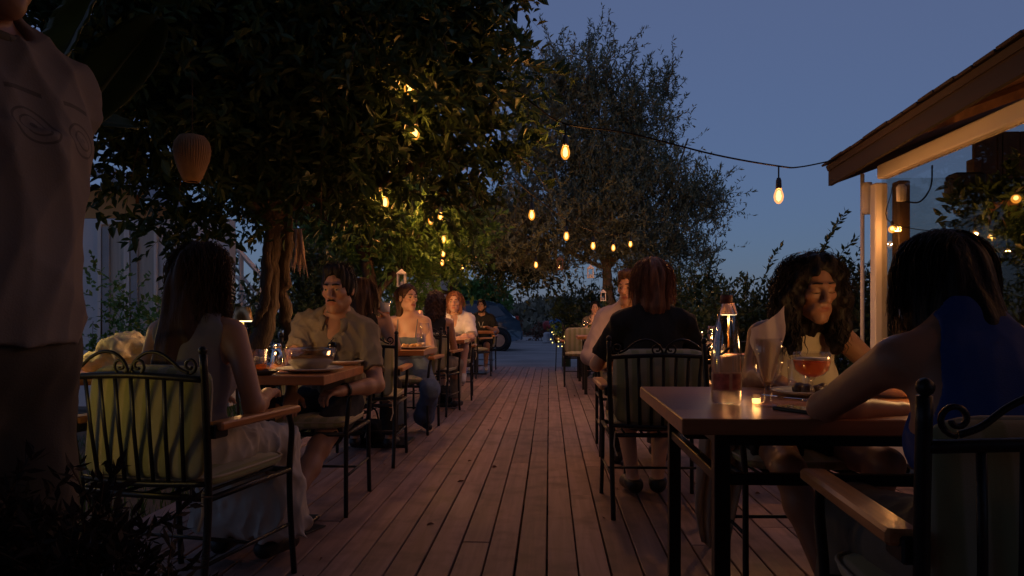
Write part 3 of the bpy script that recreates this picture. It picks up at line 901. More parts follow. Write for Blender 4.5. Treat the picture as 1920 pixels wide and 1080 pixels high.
# ------------------------------------------------------------------ foliage
def B(px, py, D): return at(px, py, D)+Vector((0, 0, .05))     # bulb hanging so that its centre is there
BULBS_MAIN = [B(1460, 366, 4.75), B(1060, 284, 5.0)]
BULBS_CROWN = [B(767, 163, 4.5), B(778, 246, 4.7)]
BULBS_LEFT = [B(722, 378, 5.9), B(808, 412, 8.2), B(826, 405, 8.4), B(832, 448, 9.6), B(831, 475, 10.8), B(829, 492, 11.6), B(868, 500, 14.5)]
BULBS_RIGHT = [B(997, 402, 7.0), B(1062, 442, 8.4), B(1112, 460, 9.6), B(1150, 464, 10.8), B(1182, 457, 11.6)]
BULBS_LOW = [B(1005, 496, 11.5)]
def gaps(P, origin, *rest):
    """trimmed openings in the foliage in front of the hung bulbs"""
    W_ = np.asarray(P)+np.array(origin); ok = np.ones(len(W_), bool)
    for b in BULBS_MAIN+BULBS_CROWN+BULBS_LEFT+BULBS_RIGHT+BULBS_LOW:
        c = np.array(b)-np.array([0, 0, .05]); d = np.array([0, 0, 1.0])-c; L = np.linalg.norm(d); d /= L
        q = W_-c; t = np.clip(q @ d, -.05, 2.2); r = np.linalg.norm(q-t[:, None]*d, axis=1)
        ok &= r > (.028 if b in BULBS_CROWN else .085)
    return [np.asarray(x)[ok] for x in (P, *rest)]
def leaves(name, P, D_, L, W, m, parent, fold=.25, six=True, seed=0):
    """many real leaves: base points P, directions D_, lengths L, widths W"""
    r = np.random.default_rng(seed)
    P = np.asarray(P, np.float32); D_ = np.asarray(D_, np.float32); n = len(P)
    D_ = D_/np.linalg.norm(D_, axis=1, keepdims=True)
    up = np.tile(np.array([[0, 0, 1.]]), (n, 1))+r.normal(0, .7, (n, 3))
    S = np.cross(D_, up); S /= np.linalg.norm(S, axis=1, keepdims=True)+1e-6
    U = np.cross(S, D_)
    L = np.broadcast_to(np.asarray(L, np.float32), (n,))[:, None]; W = np.broadcast_to(np.asarray(W, np.float32), (n,))[:, None]
    if six:
        dr = -.12*L*U
        v = np.stack([P, P+D_*L*.33+S*W*.5+U*W*fold, P+D_*L*.7+S*W*.36+U*W*fold+dr*.5, P+D_*L+dr,
                      P+D_*L*.7-S*W*.36+U*W*fold+dr*.5, P+D_*L*.33-S*W*.5+U*W*fold], 1).reshape(-1, 3)
        b = np.arange(n)[:, None]*6
        q = np.concatenate([b+np.array([[0, 1, 2, 3]]), b+np.array([[0, 3, 4, 5]])])
    else:
        v = np.stack([P, P+D_*L*.45+S*W*.5, P+D_*L, P+D_*L*.45-S*W*.5], 1).reshape(-1, 3)
        b = np.arange(n)[:, None]*4; q = b+np.array([[0, 1, 2, 3]])
    me = np_mesh(name, v, quads=q, m=m, smooth=False)
    o = obj(name, me, parent)
    if parent is not None: o['kind'] = 'stuff'
    return o

def twigs(name, segs, m, parent, r=.004):
    """thin tapering twigs, 3-sided"""
    V = []; F = []
    for pts in segs:
        o = len(V); n = len(pts)
        for i, p in enumerate(pts):
            rr = r*(1-.7*i/max(1, n-1))
            for k in range(3):
                a = 2.094*k; V.append((p[0]+rr*math.cos(a), p[1]+rr*math.sin(a), p[2]+rr*.4*math.sin(a)))
        for i in range(n-1):
            for k in range(3): F.append((o+i*3+k, o+i*3+(k+1) % 3, o+i*3+3+(k+1) % 3, o+i*3+3+k))
    o = obj(name, np_mesh(name, np.array(V), quads=np.array(F), m=m), parent); o['kind'] = 'stuff'; return o

def spray(centres, radii, n_tw, tw_len, per, leafL, leafW, g, outward=.6, up=.3, shell=.55, droop=.1, keep=None):
    """twigs with leaves through the volume of several lumps; returns leaf and twig arrays"""
    P, Dd, LL, WW, T = [], [], [], [], []
    vol = np.array([r[0]*r[1]*r[2] for r in radii]) ** (.75); vol /= vol.sum()
    for c, r, w in zip(centres, radii, vol):
        for _ in range(int(n_tw*w)):
            d = g.normal(size=3); d /= np.linalg.norm(d)
            s = shell+(1-shell)*g.random()
            if g.random() < .25: s = g.random()
            p = np.array(c)+d*np.array(r)*s*(1+.18*math.sin(d[0]*7+d[2]*9+c[0]*5))
            if keep is not None and not keep(p): continue
            t = d*outward+np.array([0, 0, up])+g.normal(0, .55, 3); t /= np.linalg.norm(t)
            L = tw_len*(.6+.8*g.random()); n = per
            pts = []
            for k in range(5):
                f = k/4; pts.append(p+t*L*f+np.array([0, 0, -droop*L*f*f]))
            T.append(pts)
            for k in range(n):
                f = (k+g.random())/n; q = p+t*L*f+np.array([0, 0, -droop*L*f*f])
                ld = t*.7+g.normal(0, .62, 3)
                P.append(q); Dd.append(ld); s_ = .65+.6*g.random(); LL.append(leafL*s_); WW.append(leafW*s_)
    return np.array(P), np.array(Dd), np.array(LL), np.array(WW), T

def limbs(name, paths, m, parent, n=9, wob=.02, seed=1):
    """trunk and limbs: tapered, slightly knotted tubes joined in one skin"""
    g = random.Random(seed); mb = MB()
    for pts, r0, r1 in paths:
        P_ = spline(pts, 6)
        k = len(P_)
        P_ = [p+Vector((g.gauss(0, wob*.3), g.gauss(0, wob*.3), 0)) for p in P_]
        mb.tube(P_, [(r0+(r1-r0)*i/(k-1))*(1+g.uniform(-.10, .10)) for i in range(k)], n)
    return mb.build(name, m, parent, True)

# big citrus tree beside the deck
g = np.random.default_rng(4)
tb = at(505, 0, 5.75); tb.z = -.13
citrus = thing('citrus_tree', 'big dark citrus tree with twisted trunk spreading its crown over the deck', 'tree', tb)
L_ = lambda p: tuple(Vector(p)-tb)
A_ = lambda px, py, D: L_(at(px, py, D))
limbs('trunk', [([A_(470, 690, 5.75), A_(500, 600, 5.75), A_(505, 520, 5.75), A_(512, 440, 5.7), A_(520, 395, 5.7)], .085, .058),
                ([A_(545, 640, 5.9), A_(532, 560, 5.85), A_(535, 480, 5.8), A_(540, 420, 5.75), A_(530, 380, 5.7)], .055, .04),
                ([A_(475, 610, 5.7), A_(498, 560, 5.65), A_(500, 480, 5.62), A_(508, 420, 5.65)], .034, .03),
                ([A_(512, 420, 5.7), A_(470, 360, 5.5), A_(430, 280, 5.2), A_(395, 215, 4.9), A_(330, 120, 4.6)], .075, .025),
                ([A_(520, 400, 5.7), A_(530, 340, 5.6), A_(580, 270, 5.4), A_(660, 170, 5.2), A_(720, 60, 5.0)], .085, .025),
                ([A_(530, 385, 5.7), A_(600, 365, 5.6), A_(690, 350, 5.6), A_(800, 300, 5.5), A_(880, 250, 5.4)], .065, .02),
                ([A_(515, 400, 5.7), A_(500, 300, 5.3), A_(520, 180, 5.0), A_(500, 40, 4.7)], .075, .02),
                ([A_(450, 320, 5.3), A_(360, 330, 5.1), A_(270, 300, 4.8), A_(200, 260, 4.5)], .045, .012),
                ([A_(580, 270, 5.4), A_(700, 250, 5.2), A_(780, 180, 5.1), A_(870, 100, 5.0)], .045, .012)], MATS['bark_dark'], citrus, 10, .03)
lump = [(820, 110, 5.0, .62), (885, 235, 5.3, .42), (700, 60, 4.7, .85), (560, 120, 4.8, .85), (420, 80, 4.6, .85), (300, 175, 4.6, .62), (400, 310, 5.3, .5),
        (620, 260, 5.5, .6), (770, 310, 5.6, .45), (250, 60, 4.3, .8), (850, 15, 4.9, .40), (480, -150, 4.9, 1.15), (760, -130, 5.1, .75), (250, -160, 4.6, 1.0),
        (945, 275, 5.4, .20), (350, 400, 5.3, .26), (560, 320, 5.8, .4), (330, 455, 5.2, .15), (690, 400, 6.0, .18), (860, 380, 5.9, .2)]
cen = [A_(a, b, c) for a, b, c, r in lump]; rad = [(r, r*1.05, r*.85) for *_, r in lump]
P, Dd, LL, WW, T = spray(cen, rad, 4600, .26, 13, .088, .040, g, .55, .15, .5, .35)
P, Dd, LL, WW = gaps(P, tb, Dd, LL, WW)
leaves('crown', P, Dd, LL, WW, MATS['leaf_citrus'], citrus, seed=1)
twigs('twig', T[::3], MATS['stem_brown'], citrus, .0035)

# second, lighter tree further along the left side
g = np.random.default_rng(9)
tb = at(705, 0, 9.0); tb.z = -.13
tree2 = thing('garden_tree', 'leaning garden tree with lit green leaves behind the second table', 'tree', tb)
limbs('trunk', [([A_(715, 690, 9), A_(710, 600, 9), A_(692, 520, 9), A_(685, 480, 9), A_(650, 430, 8.8), A_(600, 400, 8.6), A_(570, 392, 8.5)], .10, .05),
                ([A_(700, 560, 9), A_(740, 510, 9.1), A_(775, 480, 9.2), A_(800, 420, 9.2)], .055, .02),
                ([A_(688, 490, 9), A_(700, 430, 9), A_(740, 370, 9)], .06, .02)], MATS['bark_dark'], tree2, 8, .02, 3)
lump = [(610, 470, 9.6, .55), (660, 420, 9, .5), (740, 440, 9.2, .55), (800, 470, 9.6, .5), (700, 500, 9.8, .4), (850, 440, 9.4, .5), (600, 540, 10, .35), (770, 400, 9, .5), (780, 540, 10.2, .28)]
P, Dd, LL, WW, T = spray([A_(a, b, c) for a, b, c, r in lump], [(r, r, r*.8) for *_, r in lump], 1300, .30, 12, .085, .042, g, .5, .2, .45, .3)
P, Dd, LL, WW = gaps(P, tb, Dd, LL, WW)
leaves('crown', P, Dd, LL, WW, MATS['leaf_green'], tree2, seed=2)
twigs('twig', T[::4], MATS['stem_brown'], tree2, .004)

# third small dark tree in front of the pale gable, far left side
g = np.random.default_rng(12)
tb = at(838, 0, 15.5); tb.z = -.1
tree3 = thing('small_tree', 'small dark tree with slender forked trunk near the parked car', 'tree', tb)
limbs('trunk', [([A_(842, 640, 15.5), A_(842, 560, 15.5), A_(848, 520, 15.5), A_(840, 470, 15.4)], .07, .03), ([A_(842, 550, 15.5), A_(815, 540, 15.5), A_(800, 500, 15.4)], .05, .02),
                ([A_(848, 525, 15.5), A_(870, 500, 15.4), A_(900, 470, 15.2)], .04, .015)], MATS['bark_dark'], tree3, 7, .02, 5)
lump = [(860, 455, 15, .75), (910, 475, 14.6, .55), (800, 470, 15.4, .6), (960, 480, 14.2, .45), (860, 400, 15, .9), (930, 420, 14.6, .8), (985, 492, 13.8, .45), (1030, 512, 13.6, .30), (950, 500, 14, .3)]
P, Dd, LL, WW, T = spray([A_(a, b, c) for a, b, c, r in lump], [(r, r, r*.6) for *_, r in lump], 1300, .36, 12, .105, .045, g, .5, -.1, .5, .5)
P, Dd, LL, WW = gaps(P, tb, Dd, LL, WW)
leaves('crown', P, Dd, LL, WW, MATS['leaf_hedge'], tree3, seed=3)
twigs('twig', T[::4], MATS['stem_brown'], tree3, .005)

# tall dark tree standing behind the citrus crown
g = np.random.default_rng(17)
tb = Vector((-3.9, 13.0, -.13))
tree4 = thing('tall_tree', 'tall dark tree glimpsed through gaps of the citrus crown', 'tree', tb)
limbs('trunk', [([(0, 0, 0), (.1, 0, 1.5), (.0, .1, 3), (.1, 0, 4.4)], .16, .05), ([(.05, 0, 1.9), (.8, .3, 3), (1.3, .3, 3.8)], .07, .02), ([(0, 0, 2.2), (-.8, -.2, 3.2), (-1.4, .2, 4)], .07, .02)], MATS['bark_dark'], tree4, 8, .02, 9)
P, Dd, LL, WW, T = spray([(0, 0, 4.2), (1.1, .2, 3.6), (-1.3, .1, 3.7), (.2, .3, 5.2), (.3, -.4, 3.0), (1.0, .6, 4.8)], [(1.1, 1.1, .9), (.9, .9, .8), (1.0, .9, .9), (1.0, 1., .8), (.8, .8, .7), (.8, .8, .7)], 1500, .42, 13, .13, .06, g, .5, .2, .4, .3)
leaves('crown', P, Dd, LL, WW, MATS['leaf_citrus'], tree4, seed=7)
twigs('twig', T[::4], MATS['stem_brown'], tree4, .005)

# olive
g = np.random.default_rng(21)
tb = at(1142, 0, 13.5); tb.z = -.12
olive = thing('olive_tree', 'tall feathery olive tree with reddish trunk at the end of the deck', 'tree', tb)
limbs('trunk', [([A_(1150, 690, 13.5), A_(1148, 600, 13.5), A_(1140, 540, 13.5), A_(1138, 490, 13.5)], .125, .08),
                ([A_(1138, 500, 13.5), A_(1100, 430, 13.3), A_(1050, 350, 13), A_(1020, 250, 13)], .055, .015),
                ([A_(1138, 500, 13.5), A_(1150, 400, 13.6), A_(1130, 280, 13.5), A_(1120, 170, 13.4)], .06, .015),
                ([A_(1140, 500, 13.5), A_(1200, 430, 13.8), A_(1260, 340, 14), A_(1290, 260, 14)], .05, .015),
                ([A_(1140, 505, 13.5), A_(1060, 470, 13), A_(980, 440, 12.6), A_(920, 430, 12.3)], .04, .012)], MATS['bark_pale'], olive, 9, .03, 7)
lump = [(1050, 190, 13.2, .75, 1.0), (1120, 200, 13.5, .8, 1.15), (1200, 240, 13.8, .7, 1.1), (1010, 300, 13, .7, .9), (1110, 330, 13.4, 1.0, .9), (1220, 340, 13.9, .8, .9), (1290, 400, 14, .65, .8),
        (1330, 380, 14.1, .4, .5), (990, 420, 12.6, .9, .6), (1080, 440, 13, .9, .6), (1200, 450, 13.8, .9, .6), (1290, 490, 14, .6, .5), (910, 450, 12.4, .6, .45), (1150, 400, 13.5, 1., .8), (980, 180, 13, .35, .9), (1250, 180, 14, .25, .55),
        (1010, 490, 12.6, .5, .3), (1230, 510, 13.6, .5, .35), (950, 490, 12.4, .5, .25), (1040, 515, 12.8, .4, .22), (1190, 520, 13.4, .45, .3), (1140, 465, 13.2, .6, .35), (1095, 485, 13.0, .4, .25), (1190, 470, 13.2, .4, .3)]
P, Dd, LL, WW, T = spray([A_(a, b, c) for a, b, c, *r in lump], [(r[0], r[0]*.9, r[1]) for *_, a, b in lump for r in [(a, b)]], 4200, .50, 27, .092, .025, g, .22, .85, .3, .08)
P, Dd, LL, WW = gaps(P, tb, Dd, LL, WW)
leaves('crown', P, Dd, LL, WW, MATS['leaf_olive'], olive, six=False, seed=4)
twigs('twig', T[::2], MATS['stem_brown'], olive, .006)

# shrub row on the right, tall sprigs against the sky
def shrub(name, label, base, blobs, sprigs, m, seed, lL=.055, lW=.022, nt=260, group=None, stem='stem_brown', per=12):
    g = np.random.default_rng(seed); b = Vector(base)
    t = thing(name, label, 'shrub', b, 0, group)
    cen = [tuple(Vector(c)-b) for c, r in blobs]; rad = [r for c, r in blobs]
    P, Dd, LL, WW, T = spray(cen, rad, nt, .24, per, lL, lW, g, .5, .4, .4, .2)
    P, Dd, LL, WW = list(P), list(Dd), list(LL), list(WW)
    for (p0, p1, bow) in sprigs:
        p0, p1 = Vector(p0)-b, Vector(p1)-b; pts = []
        n = int((p1-p0).length/.022)
        for k in range(n):
            f = k/n; q = p0.lerp(p1, f)+Vector(bow)*math.sin(f*2.2)
            pts.append(tuple(q))
            if f > .1:
                for s in (1, -1):
                    d = (p1-p0).normalized()*.8+Vector((g.normal(0, .6), g.normal(0, .6), g.normal(0, .4)))
                    P.append(tuple(q)); Dd.append(tuple(d)); s_ = (.7+.5*g.random())*(1.1-.4*f); LL.append(lL*1.5*s_); WW.append(lW*1.3*s_)
        if len(pts) > 2: T.append(pts[::4]+[pts[-1]])
    leaves('foliage', P, Dd, LL, WW, m, t, seed=seed, six=False)
    mb = MB()
    for c in cen[:6]:
        mb.tube(spline([(c[0]*.3, c[1]*.3, 0), (c[0]*.7, c[1]*.7, c[2]*.5), c], 4), [.014]*8+[.006], 6) if False else mb.tube([(c[0]*.3, c[1]*.3, 0), (c[0]*.7, c[1]*.7, c[2]*.5), c], [.016, .012, .006], 6)
    for i in range(0, len(T), 2): pass
    mb.build('stem', MATS[stem], t, True)
    twigs('twig', T[::2], MATS[stem], t, .003)
    return t
a = at
shrub('hedge_shrub', 'dense dark shrub with leafy top behind the table lamps', a(1300, 594, 9.5).to_tuple()[:2]+(-.12,),
      [(a(1260, 640, 9.2), (.45, .4, .6)), (a(1310, 600, 9.5), (.4, .4, .45)), (a(1300, 690, 9.3), (.5, .4, .5)), (a(1260, 560, 10.2), (.35, .3, .3)), (a(1330, 560, 9.8), (.25, .3, .3))],
      [(a(1310, 560, 9.6), a(1330, 480, 9.6), (.05, 0, 0)), (a(1280, 560, 9.6), a(1275, 500, 9.6), (0, 0, 0))], MATS['leaf_hedge'], 31, .07, .032, 1000, 'shrubs along the right edge')
shrub('hedge_shrub', 'shrub with a tall arching sprig rising left of the curly-haired woman', a(1400, 594, 7.8).to_tuple()[:2]+(-.12,),
      [(a(1360, 640, 7.6), (.32, .35, .5)), (a(1420, 620, 7.9), (.35, .35, .45)), (a(1400, 700, 7.8), (.4, .4, .5)), (a(1460, 640, 7.6), (.35, .3, .5))],
      [(a(1405, 600, 7.8), a(1472, 468, 7.7), (-.05, 0, .06)), (a(1400, 600, 7.8), a(1392, 515, 7.8), (0, 0, 0)), (a(1370, 600, 7.7), a(1380, 510, 7.7), (.04, 0, 0)), (a(1350, 610, 7.8), a(1345, 540, 7.8), (0, 0, 0)), (a(1430, 600, 7.7), a(1450, 520, 7.7), (0, 0, 0))], MATS['leaf_hedge'], 32, .062, .028, 950, 'shrubs along the right edge')
shrub('hedge_shrub', 'shrub with tall plumes of leaves beside the white corner post', a(1570, 594, 6.9).to_tuple()[:2]+(-.12,),
      [(a(1540, 640, 6.8), (.35, .35, .5)), (a(1600, 600, 7.0), (.3, .35, .4)), (a(1610, 540, 7.0), (.16, .2, .2)), (a(1580, 700, 6.9), (.45, .4, .5)), (a(1660, 620, 6.9), (.3, .3, .42))],
      [(a(1500, 580, 6.9), a(1598, 412, 6.8), (-.06, 0, .10)), (a(1530, 560, 6.9), a(1616, 452, 6.9), (-.05, 0, .05)), (a(1560, 600, 7.0), a(1590, 470, 7.0), (0, 0, 0)), (a(1600, 580, 7), a(1618, 500, 7), (0, 0, 0)), (a(1520, 560, 6.9), a(1560, 450, 6.9), (-.03, 0, .04))], MATS['leaf_hedge'], 33, .062, .028, 900, 'shrubs along the right edge')
shrub('hedge_shrub', 'shrub seen through the hut glass beyond the corner post', a(1720, 594, 7.6).to_tuple()[:2]+(-.12,),
      [(a(1700, 590, 7.4), (.3, .3, .35)), (a(1740, 620, 7.6), (.4, .35, .4)), (a(1720, 700, 7.6), (.45, .4, .5))],
      [(a(1690, 580, 7.4), a(1700, 520, 7.4), (0, 0, 0))], MATS['leaf_hedge'], 34, .062, .028, 420, 'shrubs along the right edge')
shrub('hedge_shrub', 'broad dark shrub around the foot of the olive tree', a(1180, 594, 12.4).to_tuple()[:2]+(-.12,),
      [(a(1180, 640, 12.4), (.7, .5, .6)), (a(1230, 590, 12.4), (.5, .4, .5)), (a(1115, 625, 13.4), (.4, .4, .5)), (a(1092, 590, 14.2), (.5, .4, .55)), (a(1200, 560, 13.2), (.5, .4, .4))], [], MATS['leaf_hedge'], 35, .09, .036, 950, 'shrubs along the right edge')
# left side planting
shrub('garden_shrub', 'leafy dark shrub behind the man with the moustache', a(585, 594, 7.4).to_tuple()[:2]+(-.13,),
      [(a(590, 580, 7.4), (.3, .3, .4)), (a(570, 640, 7.3), (.38, .35, .45)), (a(600, 530, 7.6), (.25, .25, .35)), (a(560, 520, 7.5), (.18, .2, .3)), (a(640, 640, 7.6), (.3, .3, .45))], [], MATS['leaf_hedge'], 41, .06, .03, 700, 'shrubs along the left side')
shrub('garden_shrub', 'climbing shrub with small leaves against the white house', a(190, 594, 7.0).to_tuple()[:2]+(-.13,),
      [(a(190, 560, 7.0), (.10, .15, .45)), (a(245, 590, 7.1), (.15, .15, .35)), (a(310, 590, 6.6), (.22, .2, .3)), (a(250, 660, 7), (.4, .3, .3)), (a(330, 640, 6.6), (.35, .3, .3))], [], MATS['leaf_green'], 42, .06, .035, 190, 'shrubs along the left side')
shrub('garden_shrub', 'low broad-leaved shrub at the foot of the twisted trunk', a(455, 594, 6.8).to_tuple()[:2]+(-.13,),
      [(a(462, 600, 6.7), (.16, .2, .35)), (a(470, 560, 6.8), (.10, .12, .25)), (a(440, 660, 6.8), (.3, .3, .35))], [], MATS['leaf_hedge'], 43, .075, .04, 110, 'shrubs along the left side')
shrub('garden_shrub', 'bright green bush beyond the roof of the parked car', a(905, 594, 31).to_tuple()[:2]+(-.2,),
      [(a(890, 560, 31), (1.2, 1, .8)), (a(925, 570, 31), (.7, .7, .6)), (a(860, 575, 31), (1., 1, .9)), (a(910, 545, 31), (.5, .5, .35))], [], MATS['leaf_green'], 44, .26, .12, 500)
shrub('garden_shrub', 'weedy bush behind the second left table', a(740, 594, 11.5).to_tuple()[:2]+(-.13,),
      [(a(740, 570, 11.5), (.5, .4, .6)), (a(780, 600, 12), (.5, .4, .5)), (a(690, 590, 11.5), (.5, .4, .6)), (a(820, 610, 13), (.4, .4, .4))], [], MATS['leaf_green'], 45, .08, .03, 420, 'shrubs along the left side')

# broad-leaved banana plants: each leaf is a part
def banana_leaf(p0, p1, width, sag, m, parent, tear=0.0, seed=0, nrm=(0, 0, 1)):
    gg = random.Random(seed); p0, p1 = Vector(p0), Vector(p1); n = 22; rows = []
    ax = (p1-p0); sd = ax.cross(Vector(nrm)).normalized(); nn = sd.cross(ax).normalized()
    for i in range(n+1):
        f = i/n; c = p0+ax*f-Vector((0, 0, 1))*sag*f*f
        w = width*.5*(math.sin(math.pi*min(1, f*.93+.05))**.55)*(1 if f < .97 else .4)
        row = []
        for j in range(-4, 5):
            t = j/4; rip = .06*width*math.sin(i*2.1+j)*abs(t)
            row.append(c+sd*w*t+nn*(abs(t)*width*.16-abs(t)**2*width*.05+rip*.25))
        rows.append(row)
    mb = MB(); mb.sheet(rows, .0015)
    o = mb.build('leaf', m, parent, True)
    mb = MB(); mb.tube([p0-ax*.25]+[p0+ax*(i/8)-Vector((0, 0, 1))*sag*(i/8)**2-nn*.004 for i in range(9)], [.018]+[.014*(1-.8*i/8) for i in range(9)], 7)
    mb.build('midrib', MATS['stem_green'], o, True)
    return o
b = at(120, 0, 2.0); b.z = -.13
ban = thing('banana_plant', 'banana plant with one huge ribbed leaf behind the standing person', 'plant', b)
A_ = lambda px, py, D: tuple(at(px, py, D)-ban.location)
banana_leaf(A_(40, 260, 2.05), A_(215, -90, 2.2), .30, .02, MATS['leaf_banana'], ban, seed=1, nrm=(-.5, -.8, .3))
banana_leaf(A_(130, 250, 2.3), A_(300, 10, 2.6), .20, .05, MATS['leaf_citrus'], ban, seed=2, nrm=(.4, -.8, .4))
banana_leaf(A_(120, 230, 2.5), A_(260, 215, 2.7), .14, .05, MATS['leaf_citrus'], ban, seed=3, nrm=(.2, -.7, .7))
mb = MB(); mb.tube([(0, .0, 0), (-.02, .02, .7), A_(60, 420, 2.1), A_(40, 250, 2.05)], [.05, .045, .035, .02], 10); mb.build('stem', MATS['stem_green'], ban, True)
b = at(1062, 0, 15.5); b.z = -.12
ban2 = thing('banana_plant', 'yellow-green banana plant beside the road end of the deck', 'plant', b)
A_ = lambda px, py, D: tuple(at(px, py, D)-ban2.location)
for i, (p, q, w) in enumerate([((1062, 600, 15.5), (1030, 558, 15.3), .36), ((1062, 600, 15.5), (1075, 545, 15.3), .40), ((1066, 600, 15.5), (1110, 570, 15.2), .36), ((1060, 605, 15.5), (1050, 535, 15.6), .34), ((1066, 605, 15.5), (1095, 600, 15.2), .3)]):
    banana_leaf(A_(*p), A_(*q), w, .25, MATS['leaf_banana'], ban2, seed=10+i, nrm=(.1, -.8, .6))
mb = MB(); mb.tube([(0, 0, 0), A_(1062, 620, 15.5), A_(1062, 590, 15.5)], [.10, .08, .05], 9); mb.build('stem', MATS['stem_green'], ban2, True)

# grass beside the deck
gg = np.random.default_rng(3); n = 9000
P = np.stack([gg.uniform(-4.2, -2.06, n), gg.uniform(1.5, 12, n), np.full(n, -.15)], 1)
Dd = np.stack([gg.normal(0, .35, n), gg.normal(0, .35, n), np.ones(n)], 1)
o = leaves('grass', P, Dd, gg.uniform(.06, .16, n), .010, MATS['grass_blade'], None, six=False, seed=8)
tag(o, 'short grass growing beside the left edge of the deck', 'grass', kind='stuff')

# wooded hills across the road, and the far ridge
def hill(name, px0, px1, D0, D1, crest, seed, m):
    g = random.Random(seed); mb = MB(); rows = []
    for j in range(9):
        f = j/8; D = D0+(D1-D0)*f; row = []
        for i in range(41):
            px = px0+(px1-px0)*i/40
            top = crest(px)
            h = (1.0-(top-594)/1400*D1+1.5)*math.sin(f*math.pi/2)**.8
            p = at(px, 594, D); row.append((p.x, p.y, -1.5+max(.2, h)+g.uniform(-.25, .25)*min(1, f*3)))
        rows.append(row)
    mb.sheet(rows); o = mb.build(name, m, None, True); struct(o); return rows
cr = lambda px: 592-14*math.exp(-((px-1045)/60)**2)+4*math.sin(px*.045)+10*math.exp(-((px-930)/25)**2)
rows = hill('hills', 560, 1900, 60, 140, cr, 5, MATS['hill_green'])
gg = np.random.default_rng(5)
P, Dd = [], []
for r_ in rows[0:9]:
    for p in r_:
        px_ = 960+1400*((p[0]*CA+p[1]*SA))/(-p[0]*SA+p[1]*CA)
        k = 10 if 900 < px_ < 1150 else 2
        for _ in range(k):
            c = np.array(p)+gg.normal(0, 1.8, 3)*np.array([1.2, 1.5, .3]); rr = gg.uniform(.5, 1.3)
            for _ in range(16):
                d = gg.normal(size=3); d /= np.linalg.norm(d); d[2] = abs(d[2]); P.append(c+d*rr); Dd.append(d+gg.normal(0, .5, 3))
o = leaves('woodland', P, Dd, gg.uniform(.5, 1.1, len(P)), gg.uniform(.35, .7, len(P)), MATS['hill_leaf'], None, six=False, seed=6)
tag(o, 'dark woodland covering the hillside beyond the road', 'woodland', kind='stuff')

# ------------------------------------------------------------------ glazed hut on the right
HX, HY = 2.42, 5.62
hut = thing('glazed_hut', 'glazed timber hut with white posts and dark shingled roof', 'building', (HX, HY, -.12))
h = lambda x, y, z: (x-HX, y-HY, z+.12)
mb = MB(); mb.box(h(HX, HY, .93), (.045, .045, 1.05), .008); mb.build('corner_post', MATS['white_paint'], hut)
mb = MB(); mb.box(h(HX, 2.2, 2.05), (.04, 3.36, .05), .008); mb.build('top_beam', MATS['white_paint'], hut)
mb = MB(); mb.box(h(HX+.10, HY-.13, .93), (.04, .055, 1.04), .006); mb.build('inner_post', MATS['hut_timber'], hut)
for y in (2.9, .4): 
    mb = MB(); mb.box(h(HX+.002, y, .93), (.036, .04, 1.05), .006); mb.build('post', MATS['white_paint'], hut)
mb = MB(); mb.box(h(HX, 2.2, .12), (.045, 3.36, .10), .008); mb.build('sill', MATS['white_paint'], hut)
for y0, y1 in ((HY-.045, 2.94), (2.86, .44), (.36, -1.1)):
    mb = MB(); mb.box(h(HX+.005, (y0+y1)/2, 1.1), (.004, abs(y1-y0)/2, .91)); mb.build('pane', MATS['window_glass'], hut)
mb = MB(); mb.box(h(HX+.36, HY+.01, 1.1), (.30, .004, .92)); mb.build('pane', MATS['window_glass'], hut)
# end wall boards beyond the end pane, back wall, floor
for i in range(18):
    mb = MB(); mb.box(h(HX+.76+i*.162, HY+.01, 1.15), (.0795, .02, 1.2), .004); mb.build('wall_board', MATS['hut_timber'], hut)
mb = MB(); mb.box(h(HX+.68, HY+.0, 1.05), (.03, .05, 1.1), .005); mb.build('post', MATS['hut_timber'], hut)
mb = MB(); mb.box(h(HX+3.7, 2.2, 1.2), (.05, 3.45, 1.3)); mb.build('back_wall', MATS['dark_interior'], hut)
mb = MB(); mb.box(h(HX+1.85, 2.2, -.02), (1.8, 3.35, .02)); mb.build('floor', MATS['hut_timber'], hut)
mb = MB(); mb.box(h(HX+2.6, 3.8, .5), (.35, .9, .5), .02); mb.build('counter', MATS['hut_timber'], hut)
mb = MB(); mb.box(h(HX+1.05, HY-.12, 1.05), (.03, .03, 1.0)); mb.build('yellow_upright', M('yellow_paint', (.60, .42, .06), .5), hut)
# roof: sloping slab, fascia, soffit boards, shingles along the edge
ez = lambda y: 2.05+(5.9-y)*.042
def roofpt(x, y, up=0): return h(x, y, ez(y)+(x-2.17)*.36+up)
mb = MB(); ys = (5.92, 3, -1.3)
mb.sheet([[roofpt(x, y, .085) for x in (2.16, 3.2, 4.4, 6.2)] for y in ys], .04); roof = mb.build('roof', MATS['roof_shingle'], hut)
mb = MB(); mb.sheet([[h(2.17, y, ez(y)-.03) for y in (5.93, 3, -1.3)], [h(2.17, y, ez(y)+.115) for y in (5.93, 3, -1.3)]], .028); mb.build('fascia', MATS['roof_shingle'], roof)
mb = MB(); mb.sheet([[roofpt(x, 5.93, -.03) for x in (2.20, 4.2, 6.2)], [roofpt(x, 5.93, .115) for x in (2.20, 4.2, 6.2)]], .028); mb.build('fascia', MATS['roof_shingle'], roof)
k = 0; y = 5.96
while y > -1.2:
    w = .19+.02*math.sin(k*2.3); 
    for row in range(2):
        mb = MB(); mb.box((0, 0, 0), (.13, w/2-.004, .008), .002)
        o = mb.build('shingle', MATS['roof_shingle'], roof, loc=roofpt(2.25+row*.2, y-w/2, .140+row*.012+.004*math.sin(k*1.7))); o.rotation_euler = (math.atan(-.042), -math.atan(.36)+.05, 0)
    y -= w; k += 1
